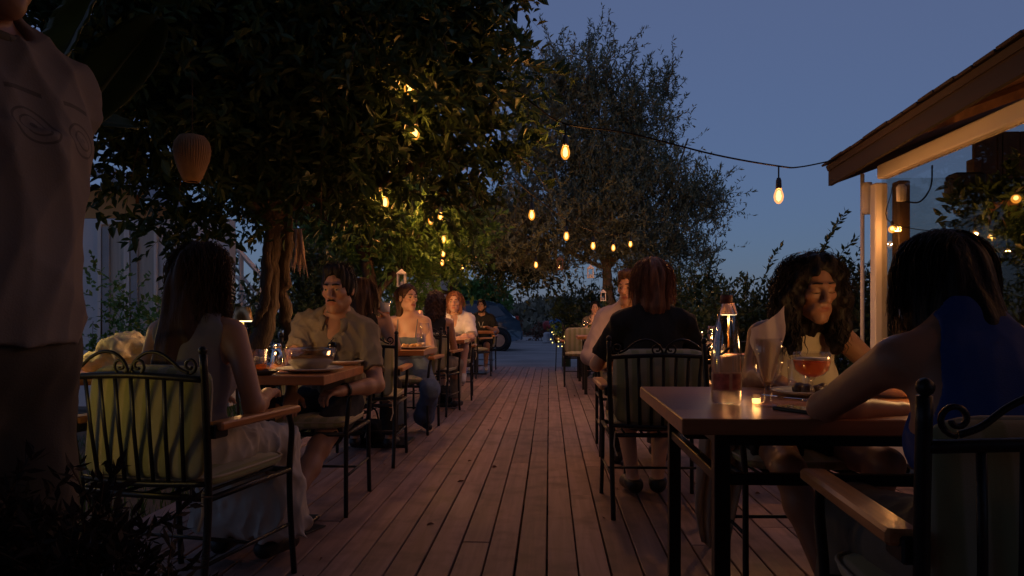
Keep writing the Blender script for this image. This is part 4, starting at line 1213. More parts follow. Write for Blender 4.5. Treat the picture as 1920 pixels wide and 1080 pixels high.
for i, x in enumerate(np.arange(2.30, 6.0, .152)):
    mb = MB(); mb.sheet([[roofpt(x, y, .068) for y in (5.9, 3, -1.2)], [roofpt(x+.146, y, .068) for y in (5.9, 3, -1.2)]], .012); mb.build('soffit_board', MATS['roof_timber'], roof)
# rafter under the eave
for yy in (4.6, 3.3, 2.0):
    mb = MB(); mb.tube([roofpt(2.25, yy, .02), roofpt(6, yy, .02)], .05, 4); mb.build('rafter', MATS['roof_timber'], roof)
# pipe and cable box by the post
pipe = MB(); p0 = at(1617, 345, 5.75); pipe.tube([Vector(h(p0.x, p0.y, 2.1)), Vector(h(p0.x, p0.y, .0))], .016, 8); pipe.build('downpipe', MATS['white_paint'], hut, True)
bx_ = MB(); p0 = at(1626, 372, 5.7); bx_.lathe([(.0, -.12), (.035, -.12), (.04, -.08), (.04, .08), (.035, .12), (0, .12)], h(*p0), 14); bx_.build('junction_cover', MATS['white_paint'], hut, True)
bx_ = MB(); p0 = at(1690, 362, 5.2); bx_.lathe([(.0, -.06), (.03, -.055), (.034, .04), (.02, .06), (0, .06)], h(*p0), 12); bx_.build('lamp_socket', MATS['white_paint'], hut, True)
cb = MB(); cb.tube(spline([h(*at(1697, 378, 5.2)), h(*at(1725, 378, 5.15)), h(*at(1745, 350, 5.1)), h(*at(1748, 310, 5.1))], 6), .006, 6); cb.build('cable', MATS['cable_black'], hut, True)
sp = MB(); sp.box(h(*at(1810, 340, 4.9)), (.10, .07, .05), .015); sp.box(h(*at(1790, 352, 4.9)), (.05, .05, .06), .015); sp.build('speaker_box', MATS['rubber_black'], hut)
# trailing plant hung inside the glass
hp_o = at(1880, 395, 4.7)
hg = thing('hanging_plant', 'trailing plant hanging inside the hut glass near the globes', 'plant', hp_o)
P, Dd, LL, WW, T = spray([(0, 0, 0), (.15, .1, -.25), (-.1, -.1, -.15), (.25, -.1, .05)], [(.28, .25, .22), (.2, .2, .22), (.18, .15, .2), (.2, .2, .2)], 260, .2, 10, .085, .04, np.random.default_rng(77), .5, -.2, .4, .5)
leaves('foliage', P, Dd, LL, WW, MATS['leaf_citrus'], hg, seed=5); twigs('twig', T[::2], MATS['stem_brown'], hg, .003)
mb = MB(); mb.lathe([(0, -.08), (.09, -.07), (.12, .04), (.11, .05), (0, .03)], n=18); mb.build('pot', MATS['wicker'], hg, True)
mb = MB(); mb.tube([(0, 0, .03), (0, 0, .62)], .004, 5); mb.build('cord', MATS['cable_black'], hg)
# spiky plant inside the glass
ag = thing('agave_plant', 'spiky agave plant standing inside the hut glass', 'plant', (at(1775, 594, 5.2).x, at(1775, 594, 5.2).y, -.10))
pot = MB(); pot.lathe([(0, 0), (.15, 0), (.16, .8), (.12, .82), (.13, .86), (.17, 1.15), (.18, 1.18), (.15, 1.16), (0, 1.14)], n=18); pot.build('pot', M('clay_pot', (.28, .13, .07), .8), ag, True)
for i in range(15):
    a_ = i*2.4; el = .75+.7*((i*7) % 15)/15
    d = Vector((math.cos(a_)*math.cos(el), math.sin(a_)*math.cos(el), math.sin(el)+.5)).normalized(); sd = d.cross(Vector((0, 0, 1))).normalized(); L = .55+.12*math.sin(i*3)
    lf = MB(); rows = []
    for q in range(8):
        f = q/7; w = .045*(1-f)**.7*(.5+1.3*min(f, .4)); c_ = Vector((0, 0, 1.12))+d*L*f+Vector((0, 0, -.12*f*f))
        rows.append([c_-sd*w+Vector((0, 0, w*.5)), c_, c_+sd*w+Vector((0, 0, w*.5))])
    lf.sheet(rows, .006); lf.build('leaf', M('agave_leaf', (.10, .085, .04), .5) if 'agave_leaf' not in MATS else MATS['agave_leaf'], ag, True)

# ------------------------------------------------------------------ white house on the left
hx, hy = -4.6, 8.7
house = thing('white_house', 'white house with ochre gable and tall glazed doors behind the garden', 'building', (hx, hy, -.14))
h2 = lambda px, py, D=8.95: tuple(at(px, py, D)-house.location)
def quadbox(o, name, m, px0, px1, py0, py1, D, th=.06, parent=None, b=.0):
    p, q = at(px0, py0, D), at(px1, py1, D); c = (p+q)/2-house.location
    w = math.hypot(q.x-p.x, q.y-p.y)/2; hh = abs(p.z-q.z)/2
    mb = MB(); mb.box(c, (w, th/2, hh), b, Matrix.Rotation(YAW, 3, 'Z')); return mb.build(name, m, parent or o)
quadbox(house, 'wall', MATS['white_wall'], -200, 436, 412, 760, 9.0, .2)
gb = quadbox(house, 'gable_wall', MATS['ochre_wall'], -200, 262, 352, 411, 9.05, .2)
quadbox(house, 'gable_wall', MATS['ochre_wall'], 263, 330, 384, 411, 9.05, .2)
mb = MB(); mb.sheet([[h2(120, 318, 8.7), h2(200, 330, 8.7), h2(300, 378, 8.7), h2(360, 402, 8.7)], [h2(120, 300, 9.8), h2(210, 312, 9.8), h2(310, 360, 9.8), h2(370, 385, 9.8)]], .04); mb.build('roof', MATS['blue_grey_roof'], house)
for (x0, x1, y0, y1, cm) in ((189, 236, 420, 650, 'curtain'), (242, 292, 424, 650, 'curtain'), (330, 372, 455, 640, 'shutter_grey')):
    d = quadbox(house, 'door', MATS[cm], x0, x1, y0, y1, 8.88, .03)
    quadbox(house, 'frame', MATS['white_paint'], x0-4, x0+2, y0, y1, 8.86, .05, d); quadbox(house, 'frame', MATS['white_paint'], x1-2, x1+3, y0, y1, 8.86, .05, d)
    quadbox(house, 'frame', MATS['white_paint'], x0+2.2, x1-2.2, y0-5, y0+1, 8.86, .05, d)
    quadbox(house, 'shutter', MATS['shutter_grey'], x0+4, x0+16, y0+6, y1, 8.84, .02, d)
# white open stair by the trunk
st = thing('stair_rail', 'white slatted stair railing behind the twisted trunk', 'railing', tuple(at(470, 0, 8.4))[:2]+(-.14,))
s2 = lambda px, py, D=8.4: tuple(at(px, py, D)-st.location)
for i in range(8):
    mb = MB(); mb.tube([s2(440+i*2, 500+i*17), s2(478+i*2, 548+i*17)], .018, 4); mb.build('slat', MATS['white_paint'], st)
for a0, a1 in (((452, 470), (452, 700)), ((492, 520), (478, 700)), ((446, 468), (496, 524))):
    mb = MB(); mb.tube([s2(*a0), s2(*a1)], .03, 4); mb.build('post', MATS['white_paint'], st)
mb = MB(); mb.sheet([[s2(482, 540, 8.5), s2(462, 680, 8.5)], [s2(505, 540, 8.5), s2(505, 680, 8.5)]], .03); mb.build('side_panel', MATS['white_wall'], st)
# pale woven hanging behind the trunk
wv = thing('woven_hanging', 'pale ragged woven hanging beside the twisted trunk', 'wall hanging', at(556, 430, 6.3))
gg = random.Random(3)
for i in range(26):
    x = -.075+.15*(i/25); mb = MB(); L = .18+gg.uniform(0, .16)+.12*(i/25)
    mb.tube([(x*.6, gg.uniform(-.02, .02), 0), (x*.9+gg.uniform(-.01, .01), gg.uniform(-.03, .03), -L*.5), (x*1.2+gg.uniform(-.015, .015), gg.uniform(-.03, .03), -L)], [.006, .008, .003], 5)
    mb.build('strand', M('straw', (.42, .31, .24), .9, var=.3) if 'straw' not in MATS else MATS['straw'], wv)
mb = MB(); mb.tube([(-.07, 0, .0), (.07, 0, .0)], .008, 6); mb.tube([(0, 0, .0), (0, .0, .35)], .002, 5); mb.build('rod', MATS['stem_brown'], wv)

# pale gable further back
pg = thing('pale_building', 'pale low building with sloping roof edge behind the far trees', 'building', tuple(at(800, 0, 30))[:2]+(-.14,))
s3 = lambda px, py, D=21: tuple(at(px, py, D)-pg.location)
mb = MB(); mb.sheet([[s3(770, 640), s3(800, 640), s3(842, 640)], [s3(770, 530), s3(800, 545), s3(842, 525)], [s3(790, 522), s3(812, 535), s3(842, 500)]], .15); mb.build('wall', M('cream_wall', (.58, .50, .44), .85, var=.08), pg)
mb = MB(); mb.sheet([[s3(778, 512, 29.8), s3(812, 545, 29.8)], [s3(792, 500, 31), s3(826, 532, 31)]], .08); mb.build('roof', MATS['white_wall'], pg)
mb = MB(); mb.sheet([[s3(812, 556, 29.8), s3(845, 520, 29.8)], [s3(826, 540, 31), s3(855, 500, 31)]], .08); mb.build('roof', MATS['white_wall'], pg)

# ------------------------------------------------------------------ parked car
CW = 23.5
cp = at(962, 594, CW)
car = thing('parked_car', 'dark blue hatchback parked at the end of the deck', 'car', (cp.x-1.76, cp.y+.2, -.05), R(4))
paint = M('car_paint', (.05, .11, .17), .2, metal=.2, var=.08, coat=.8)
tyre_m = M('tyre', (.014, .014, .015), .8); rim_m = M('rim_metal', (.45, .45, .47), .3, metal=.8, var=.05)
cglass = M('car_glass', (.06, .075, .09), .05, var=.1, coat=.6)
# side outline from nose (x=-2) to tail (x=2); half widths taper to the roof
prof = [(-2.02, .42), (-2.0, .70), (-1.85, .82), (-1.2, .95), (-.95, 1.02), (-.35, 1.44), (.2, 1.55), (.9, 1.54), (1.35, 1.46), (1.72, 1.05), (1.93, .92), (2.0, .62), (1.97, .36), (1.6, .26), (-1.6, .26)]
def hw(z): return .86 if z < .95 else .86-.30*((z-.95)/.6)**1.1
mb = MB(); P_ = [Vector((x, 0, z)) for x, z in prof]
def ring(sg, k): return [Vector((x*(1-.012*k), sg*(hw(z)-.05*k*(1 if k else 0)), z+(.0 if not k else (.015 if z < .5 else -.02)))) for x, z in prof]
r0, r1, r2, r3 = ring(-1, 1), ring(-1, 0), ring(1, 0), ring(1, 1)
rings = [[Vector((p.x, p.y, p.z)) for p in ring(-1, 0)]]
for t in (-.75, -.4, 0, .4, .75): rings.append([Vector((x*(1+.012*(1-t*t)), t*hw(z), z+.03*(1-t*t)*(1 if z > .9 else 0))) for x, z in prof])
rings.append(ring(1, 0))
n = len(prof); vs = [p for r_ in rings for p in r_]; fs = []
for i in range(len(rings)-1):
    for j in range(n): fs.append((i*n+j, i*n+(j+1) % n, (i+1)*n+(j+1) % n, (i+1)*n+j))
fs.append(tuple(range(n))); fs.append(tuple((len(rings)-1)*n+j for j in range(n-1, -1, -1)))
mb.add(vs, fs); body = mb.build('body', paint, car, True)
sm = body.modifiers.new('smooth', 'SUBSURF'); sm.levels = 2; sm.render_levels = 2
for sg in (-1, 1):
    for pts in ([(-.80, 1.02), (-.33, 1.38), (.18, 1.45), (.18, 1.0)], [(.26, 1.0), (.26, 1.45), (.88, 1.44), (.98, 1.0)], [(1.06, 1.02), (.98, 1.42), (1.28, 1.36), (1.5, 1.1)]):
        w_ = MB(); a = [Vector((x, sg*(hw(z)+.012), z)) for x, z in pts]; b = [Vector((x, sg*(hw(z)-.02), z)) for x, z in pts]
        w_.add(a+b, [(0, 1, 2, 3), (7, 6, 5, 4), (0, 4, 5, 1), (1, 5, 6, 2), (2, 6, 7, 3), (3, 7, 4, 0)]); w_.build('side_window', cglass, car)
w_ = MB(); w_.sheet([[(1.385, y, 1.44-.03*abs(y)) for y in (-.5, 0, .5)], [(1.755, y, 1.06) for y in (-.62, 0, .62)]], .02); w_.build('rear_window', cglass, car)
w_ = MB(); w_.sheet([[(-.90, y, 1.06) for y in (-.66, 0, .66)], [(-.37, y, 1.47) for y in (-.5, 0, .5)]], .02); w_.build('windscreen', cglass, car)
for sg in (-1, 1):
    t = MB(); t.box((1.86, sg*.72, .98), (.05, .09, .10), .02); t.build('tail_light', M('tail_red', (.35, .02, .02), .25) if 'tail_red' not in MATS else MATS['tail_red'], car)
    t = MB(); t.box((-1.93, sg*.66, .72), (.05, .14, .06), .02); t.build('headlight', MATS['chrome'], car)
    t = MB(); t.box((-.72, sg*.95, 1.05), (.06, .08, .05), .02); t.build('mirror', paint, car)
    for x in (0.02, .92):
        t = MB(); t.box((x, sg*.872, .88), (.09, .012, .015), .004); t.build('door_handle', paint, car)
t = MB(); t.box((1.98, 0, .48), (.05, .80, .14), .03); t.build('bumper', paint, car)
for x in (-1.28, 1.28):
    for sg in (-1, 1):
        ro = Matrix.Rotation(R(90), 3, 'X')
        w_ = MB(); w_.lathe([(.20, -.10), (.30, -.10), (.325, -.07), (.325, .07), (.30, .10), (.20, .10), (.20, -.10)], (x, sg*.80, .325), 26, ro); wh = w_.build('wheel', tyre_m, car, True)
        w_ = MB(); w_.lathe([(0, -.06), (.205, -.06), (.205, .06), (0, .06)], (x, sg*.80, .325), 20, ro)
        for k in range(8):
            a_ = k*math.pi/4; w_.box((x+.11*math.cos(a_), sg*.885, .325+.11*math.sin(a_)), (.10, .012, .016), .003, Matrix.Rotation(-a_, 3, 'Y'))
        w_.build('rim', rim_m, wh, False)
        w_ = MB(); w_.lathe([(.335, 0), (.40, 0), (.40, .015), (.335, .015)], (x, sg*.853 if sg < 0 else .838, .325), 26, ro); w_.build('wheel_arch', tyre_m, car, True)

# things by the roadside
tp = thing('covered_bundle', 'blue and red covered bundle standing at the roadside', 'bundle', tuple(at(1042, 594, 30))[:2]+(-.06,))
q = SDF(); q.ell((0, 0, .70), (.36, .3, .28), None, .1); q.ell((.22, 0, .86), (.16, .2, .26), None, .1); q.ell((.1, 0, .42), (.34, .25, .40), None, .1)
obj('blue_cover', q.mesh('blue_cover', .03, M('blue_cover', (.02, .10, .24), .5, var=.3), folds(.03, 14, 2)), tp)
q = SDF(); q.ell((-.36, -.08, .74), (.17, .2, .17), None, .05); q.cap((-.44, -.1, .6), (-.2, -.25, .68), .08, None, .05)
obj('red_cover', q.mesh('red_cover', .03, M('red_cover', (.30, .03, .03), .5, var=.3), folds(.03, 14, 3)), tp)
o = MB(); o.lathe([(0, 0), (.16, 0), (.18, .05), (.15, .3), (.16, .36), (.11, .42), (0, .44)], n=14)
pb = thing('white_sack', 'small white sack on the ground beside the blue and red bundle', 'sack', tuple(at(1026, 594, 30.5))[:2]+(-.06,)); o.build('cloth', MATS['white_wall'], pb, True)
shrub('garden_shrub', 'dry reddish bush at the roadside behind the car tail', at(966, 594, 33).to_tuple()[:2]+(-.2,), [(at(966, 620, 33), (.35, .3, .5))], [], M('leaf_dry', (.16, .075, .05), .8, var=.4), 46, .14, .06, 60)
shrub('garden_shrub', 'dry brown bush at the roadside beside the white sack', at(1015, 594, 33).to_tuple()[:2]+(-.2,), [(at(1015, 622, 33), (.5, .3, .35))], [], MATS['leaf_dry'], 47, .14, .06, 60)

# ------------------------------------------------------------------ unseen canopy and rear wall, added to darken the foreground
cn = thing('added_canopy', 'added canvas canopy, out of view, shading the near end of the terrace', 'canopy', (0, -1.0, 0))
mb = MB(); mb.sheet([[(x, y+1.0, 2.78+.03*math.sin(x*2.2)+.02*math.sin(y*1.7)) for x in np.linspace(-4.2, 2.1, 22)] for y in np.linspace(-5, 2.9, 18)], .004); mb.build('canvas', M('canvas_dark', (.09, .08, .075), .95), cn, True)
for x in (-4.1, 2.0):
    for y in (-3.5, 0):
        mb = MB(); mb.box((x, y, 1.37), (.04, .04, 1.40)); mb.build('post', MATS['hut_timber'], cn)
bw_ = thing('added_rear_wall', 'added plain wall behind the camera, keeping light off the foreground', 'wall', (0, -5.1, 0))  # added wall, never in view, blocks light from behind the camera
mb = MB(); mb.box((0, 0, 1.4), (6, .1, 1.5)); mb.build('wall', MATS['ochre_wall'], bw_)

# ------------------------------------------------------------------ lamps and string lights
def glow(name, col, strength):
    """glowing envelope that lets the light behind it through"""
    m = bpy.data.materials.new(name); m.use_nodes = True; MATS[name] = m
    n, l = m.node_tree.nodes, m.node_tree.links; n.remove(n['Principled BSDF'])
    e = n.new('ShaderNodeEmission'); e.inputs['Color'].default_value = (*col, 1); e.inputs['Strength'].default_value = strength
    t = n.new('ShaderNodeBsdfTransparent'); t.inputs['Color'].default_value = (1, .9, .75, 1)
    a = n.new('ShaderNodeAddShader'); l.new(e.outputs[0], a.inputs[0]); l.new(t.outputs[0], a.inputs[1])
    l.new(a.outputs[0], n['Material Output'].inputs['Surface']); m.cycles.emission_sampling = 'NONE'
    return m
BULB_GLASS = glow('bulb_glass', (1.0, .36, .04), .60)
FIL = emit('bulb_filament', (1.0, .68, .24), 3.0); FIL.cycles.emission_sampling = 'NONE'
LED = emit('led_panel', (1.0, .74, .38), 4.0); LED.cycles.emission_sampling = 'NONE'
WAX = glow('lit_wax', (1.0, .58, .18), 1.5)
FAIRY = emit('fairy_bulb', (1.0, .75, .22), 2.5); FAIRY.cycles.emission_sampling = 'NONE'
WARM = (1.0, .42, .12); LAMP_GAIN = 2.7
def lamp_light(name, loc, energy, parent, r=.02, col=WARM, spot=None):
    col = tuple(col)
    d = bpy.data.lights.new(name, 'SPOT' if spot else 'POINT'); d.energy = energy*LAMP_GAIN; d.color = col; d.shadow_soft_size = r
    if spot: d.spot_size = R(spot); d.spot_blend = .6
    o = bpy.data.objects.new(name, d); link(o, parent); o.location = loc; return o

_m = MB(); _m.lathe([(.013, -.0), (.018, -.012), (.029, -.045), (.031, -.062), (.026, -.085), (.013, -.102), (.0, -.106)], n=18); ME_BULB = _m.mesh('bulb', BULB_GLASS)
_m = MB(); _m.lathe([(.0, .06), (.012, .06), (.014, .05), (.017, .045), (.019, .0), (.020, -.012), (.0, -.012)], n=12); ME_SOCK = _m.mesh('socket', MATS['rubber_black'])
_m = MB(); _m.lathe([(.0, -.018), (.010, -.026), (.0165, -.055), (.014, -.078), (.0, -.09)], n=12); ME_FIL = _m.mesh('filament', FIL)
_m = MB(); _m.sphere((0, 0, 0), .026, 14, 9); ME_GLOBE = _m.mesh('bulb', BULB_GLASS)
_m = MB(); _m.sphere((0, 0, .006), .013, 10, 7); ME_GFIL = _m.mesh('filament', FIL)

def string_light(label, pts, bulbs, energy=10, sag=.0, drop=.08, group='string lights'):
    """cable through pts; bulbs (top of glass) hang from it"""
    t = thing('string_light', label, 'string light', pts[0], 0, group); b0 = Vector(pts[0])
    mb = MB(); mb.tube(spline([Vector(p)-b0 for p in pts], 8), .0055, 6); mb.build('cable', MATS['cable_black'], t, True)
    for p in bulbs:
        p = Vector(p)-b0
        b = obj('bulb', ME_BULB, t, p); obj('socket', ME_SOCK, b); obj('filament', ME_FIL, b)
        w = MB(); w.tube([(0, 0, .055), (.0, 0, .055+drop)], .005, 6); w.build('drop_cord', MATS['cable_black'], b)
        lamp_light('bulb_light', (0, 0, -.055), energy, b, .022)
    return t
b1, b2 = BULBS_MAIN
string_light('long string light cable with two bulbs between hut roof and citrus tree',
             [at(1566, 300, 5.6), at(1500, 313, 5.2), b1+Vector((0, 0, .135)), at(1340, 290, 4.75), at(1180, 250, 4.85), b2+Vector((0, 0, .135)), at(1000, 195, 5.0), at(960, 165, 5.0), at(860, 140, 4.9)], [b1, b2], 15)
bb = BULBS_CROWN
string_light('string light tangled among the citrus leaves, two bulbs glowing inside', [at(860, 140, 4.9), bb[0]+Vector((0, 0, .135)), bb[1]+Vector((.02, 0, .135)), at(760, 330, 5.6)], bb, 4.0)
bb = BULBS_LEFT
string_light('string light running away along the left row of trees', [at(760, 330, 5.6)]+[p+Vector((0, 0, .135)) for p in bb]+[at(880, 480, 15.3)], bb, 16)
bb = BULBS_RIGHT
string_light('string light of five bulbs receding under the olive tree', [at(960, 330, 6.2)]+[p+Vector((0, 0, .135)) for p in bb]+[at(1215, 435, 12.6)], bb, 10)
bb = BULBS_LOW
string_light('single low bulb on a cord under the olive branches', [at(960, 460, 11.3), bb[0]+Vector((0, 0, .135)), at(1040, 465, 12)], bb, 7)
gl = [at(1673, 430, 5.25), at(1860, 445, 4.6), at(1905, 373, 4.3), Vector((2.62, 3.0, 1.98)), Vector((2.62, 1.9, 2.0)), Vector((2.62, .7, 2.0))]  # last three globes added out of view to warm the near right table
t = thing('globe_string', 'string of small amber globes inside the hut glass, extra ones added out of view', 'string light', gl[0], 0, 'string lights')
mb = MB(); mb.tube(spline([Vector((0, 0, .30)), Vector((0, 0, .04)), gl[1]-gl[0]+Vector((0, 0, .04)), gl[2]-gl[0]+Vector((0, 0, .04)), gl[3]-gl[0]+Vector((0, 0, .04)), gl[4]-gl[0]+Vector((0, 0, .04)), gl[5]-gl[0]+Vector((0, 0, .04))], 6), .003, 5); mb.build('cable', MATS['cable_black'], t)
for gi, p in enumerate(gl):
    b = obj('bulb', ME_GLOBE, t, p-gl[0]); obj('filament', ME_GFIL, b); c = obj('socket', ME_SOCK, b, (0, 0, .03)); c.scale = (.5, .5, .5)
    lamp_light('globe_light', (0, 0, 0), 1.6 if gi < 3 else 4.5, b, .02)  # the added globes burn brighter, as warm fill

def table_lamp(label, loc, s=1.0, energy=3.0, col='lamp_metal', col_l=(1.0, .50, .17), soft=.026):
    t = thing('table_lamp', label, 'table lamp', loc, 0, 'cordless table lamps')
    m = MB(); m.lathe([(0, 0), (.052, 0), (.054, .006), (.05, .012), (.012, .016), (0, .016)], n=22); m.build('base', MATS[col], t, True)
    m = MB(); m.tube([(0, 0, .014), (0, 0, .262)], .0065, 8); m.build('stem', MATS['brass_metal'], t, True)
    m = MB(); m.lathe([(.052, .252), (.034, .322), (.0, .323), (.0, .320), (.032, .319), (.050, .252), (.052, .252)], n=26); m.build('shade', MATS[col], t, True)
    m = MB(); m.lathe([(.007, .2470), (.040, .2470), (.0475, .2520), (.0485, .2575), (.007, .2575), (.007, .2470)], n=22); m.build('light_panel', LED, t)
    for k in range(3): lamp_light('lamp_light', (.03*math.cos(k*2.09+.5), .03*math.sin(k*2.09+.5), .240), energy/3, t, soft, col_l)
    t.scale = (s, s, s); return t

# wicker lantern in the tree
wl_ = at(360, 297, 3.6)
wl = thing('wicker_lantern', 'woven wicker lantern hanging unlit from the citrus branches', 'lantern', wl_)
for k in range(44):
    a_ = k*2*math.pi/44; m = MB()
    pr = [(.030, .112), (.058, .104), (.078, .075), (.084, .04), (.078, 0), (.064, -.045), (.046, -.09), (.034, -.112)]
    m.tube([(r_*math.cos(a_), r_*math.sin(a_), z) for r_, z in pr], .0058, 5, flat=(1, .5)); m.build('cane', MATS['wicker'], wl, True)
m = MB()
for r_, z in ((.034, .110), (.083, .05), (.078, 0), (.062, -.05), (.036, -.110)): m.tube([((r_-.004)*math.cos(a_), (r_-.004)*math.sin(a_), z) for a_ in np.linspace(0, 6.2832, 25)], .004, 5)
m.lathe([(.0, .095), (.05, .095), (.07, .06), (.076, .03), (.07, -.01), (.05, -.06), (.03, -.10), (0, -.10)], n=16); m.build('lining', MATS['wicker'], wl, True)
m = MB(); m.tube([(0, 0, .10), (.002, 0, .25), (0, 0, .42)], .0016, 5); m.build('cord', MATS['stem_brown'], wl)

def small_lantern(label, loc, s=1.0, L=.4, m_='lamp_white'):
    t = thing('hanging_lantern', label, 'lantern', loc, 0, 'small hanging lanterns')
    for sx in (-1, 1):
        for sy in (-1, 1):
            m = MB(); m.box((sx*.04, sy*.04, 0), (.006, .006, .07)); m.build('corner_bar', MATS[m_], t)
    m = MB(); m.box((0, 0, -.072), (.05, .05, .006)); m.box((0, 0, .072), (.05, .05, .006)); m.build('plate', MATS[m_], t)
    m = MB(); m.add([(-.05, -.05, .079), (.05, -.05, .079), (.05, .05, .079), (-.05, .05, .079), (0, 0, .13)], [(0, 1, 4), (1, 2, 4), (2, 3, 4), (3, 0, 4), (3, 2, 1, 0)]); m.build('roof', MATS[m_], t)
    m = MB(); m.box((0, 0, 0), (.036, .036, .064)); m.build('pane', MATS['clear_glass'], t)
    m = MB(); m.lathe([(0, -.065), (.018, -.065), (.018, -.02), (0, -.018)], n=12); m.build('candle', MATS['china'], t)
    m = MB(); m.tube([(0, 0, .12), (0, 0, .12+L)], .003, 5); m.build('cord', MATS['cable_black'], t)
    t.scale = (s, s, s); return t
small_lantern('white wire lantern hanging above the dark-haired woman with straps', at(753, 525, 8.6), 1.0, .5)
small_lantern('slim lantern hanging highest under the olive tree', at(1107, 512, 11.5), 1.0, .5)
small_lantern('small pale lantern hanging beside the olive trunk', at(1131, 556, 12), .9, .35)
small_lantern('reddish lantern hanging left of the slim lantern', at(1050, 496, 11.5), 1.0, .4, 'wicker')
ee = thing('evil_eye_charm', 'round blue eye charm hanging against the dark hedge', 'charm', at(1255, 558, 7.6))
rx = Matrix.Rotation(R(90), 3, 'X')
m = MB(); m.lathe([(0, -.012), (.055, -.010), (.062, 0), (.055, .010), (0, .012)], n=26, rot=rx); m.build('disc', M('blue_enamel', (.015, .03, .14), .15, coat=.6), ee, True)
m = MB(); m.lathe([(0, .012), (.024, .013), (.026, .017), (0, .018)], n=20, rot=rx); m.build('white_ring', MATS['china'], ee, True)
m = MB(); m.lathe([(0, .018), (.013, .019), (.012, .022), (0, .023)], n=16, rot=rx); m.build('pupil', M('pale_blue', (.12, .3, .6), .2), ee, True)
m = MB(); m.tube([(0, 0, .06), (0, 0, .30)], .002, 5); m.build('cord', MATS['cable_black'], ee)

# ------------------------------------------------------------------ furniture
def spiral(c, r0, r1, a0, a1, n=18, pl='xz', y=0):
    out = []
    for i in range(n+1):
        f = i/n; a_ = a0+(a1-a0)*f; r_ = r0+(r1-r0)*f
        out.append((c[0]+r_*math.cos(a_), y, c[1]+r_*math.sin(a_)))
    return out
def cushion_mesh(name, hx, hy, hz, m, e=.32, n=28, k=14, puff=.10):
    v = []; f = []
    sg = lambda a, p: math.copysign(abs(a)**p, a)
    for i in range(k+1):
        th = -math.pi/2+math.pi*i/k
        for j in range(n):
            ph = 2*math.pi*j/n
            x = sg(math.cos(th), .55)*sg(math.cos(ph), e); y = sg(math.cos(th), .55)*sg(math.sin(ph), e); z = sg(math.sin(th), .8)
            z *= (1-puff*(x*x+y*y))
            v.append((x*hx, y*hy, z*hz))
    for i in range(k):
        for j in range(n): f.append((i*n+j, i*n+(j+1) % n, (i+1)*n+(j+1) % n, (i+1)*n+j))
    f.append(tuple(range(n-1, -1, -1))); f.append(tuple(k*n+j for j in range(n)))
    return me_from(name, v, f, m)
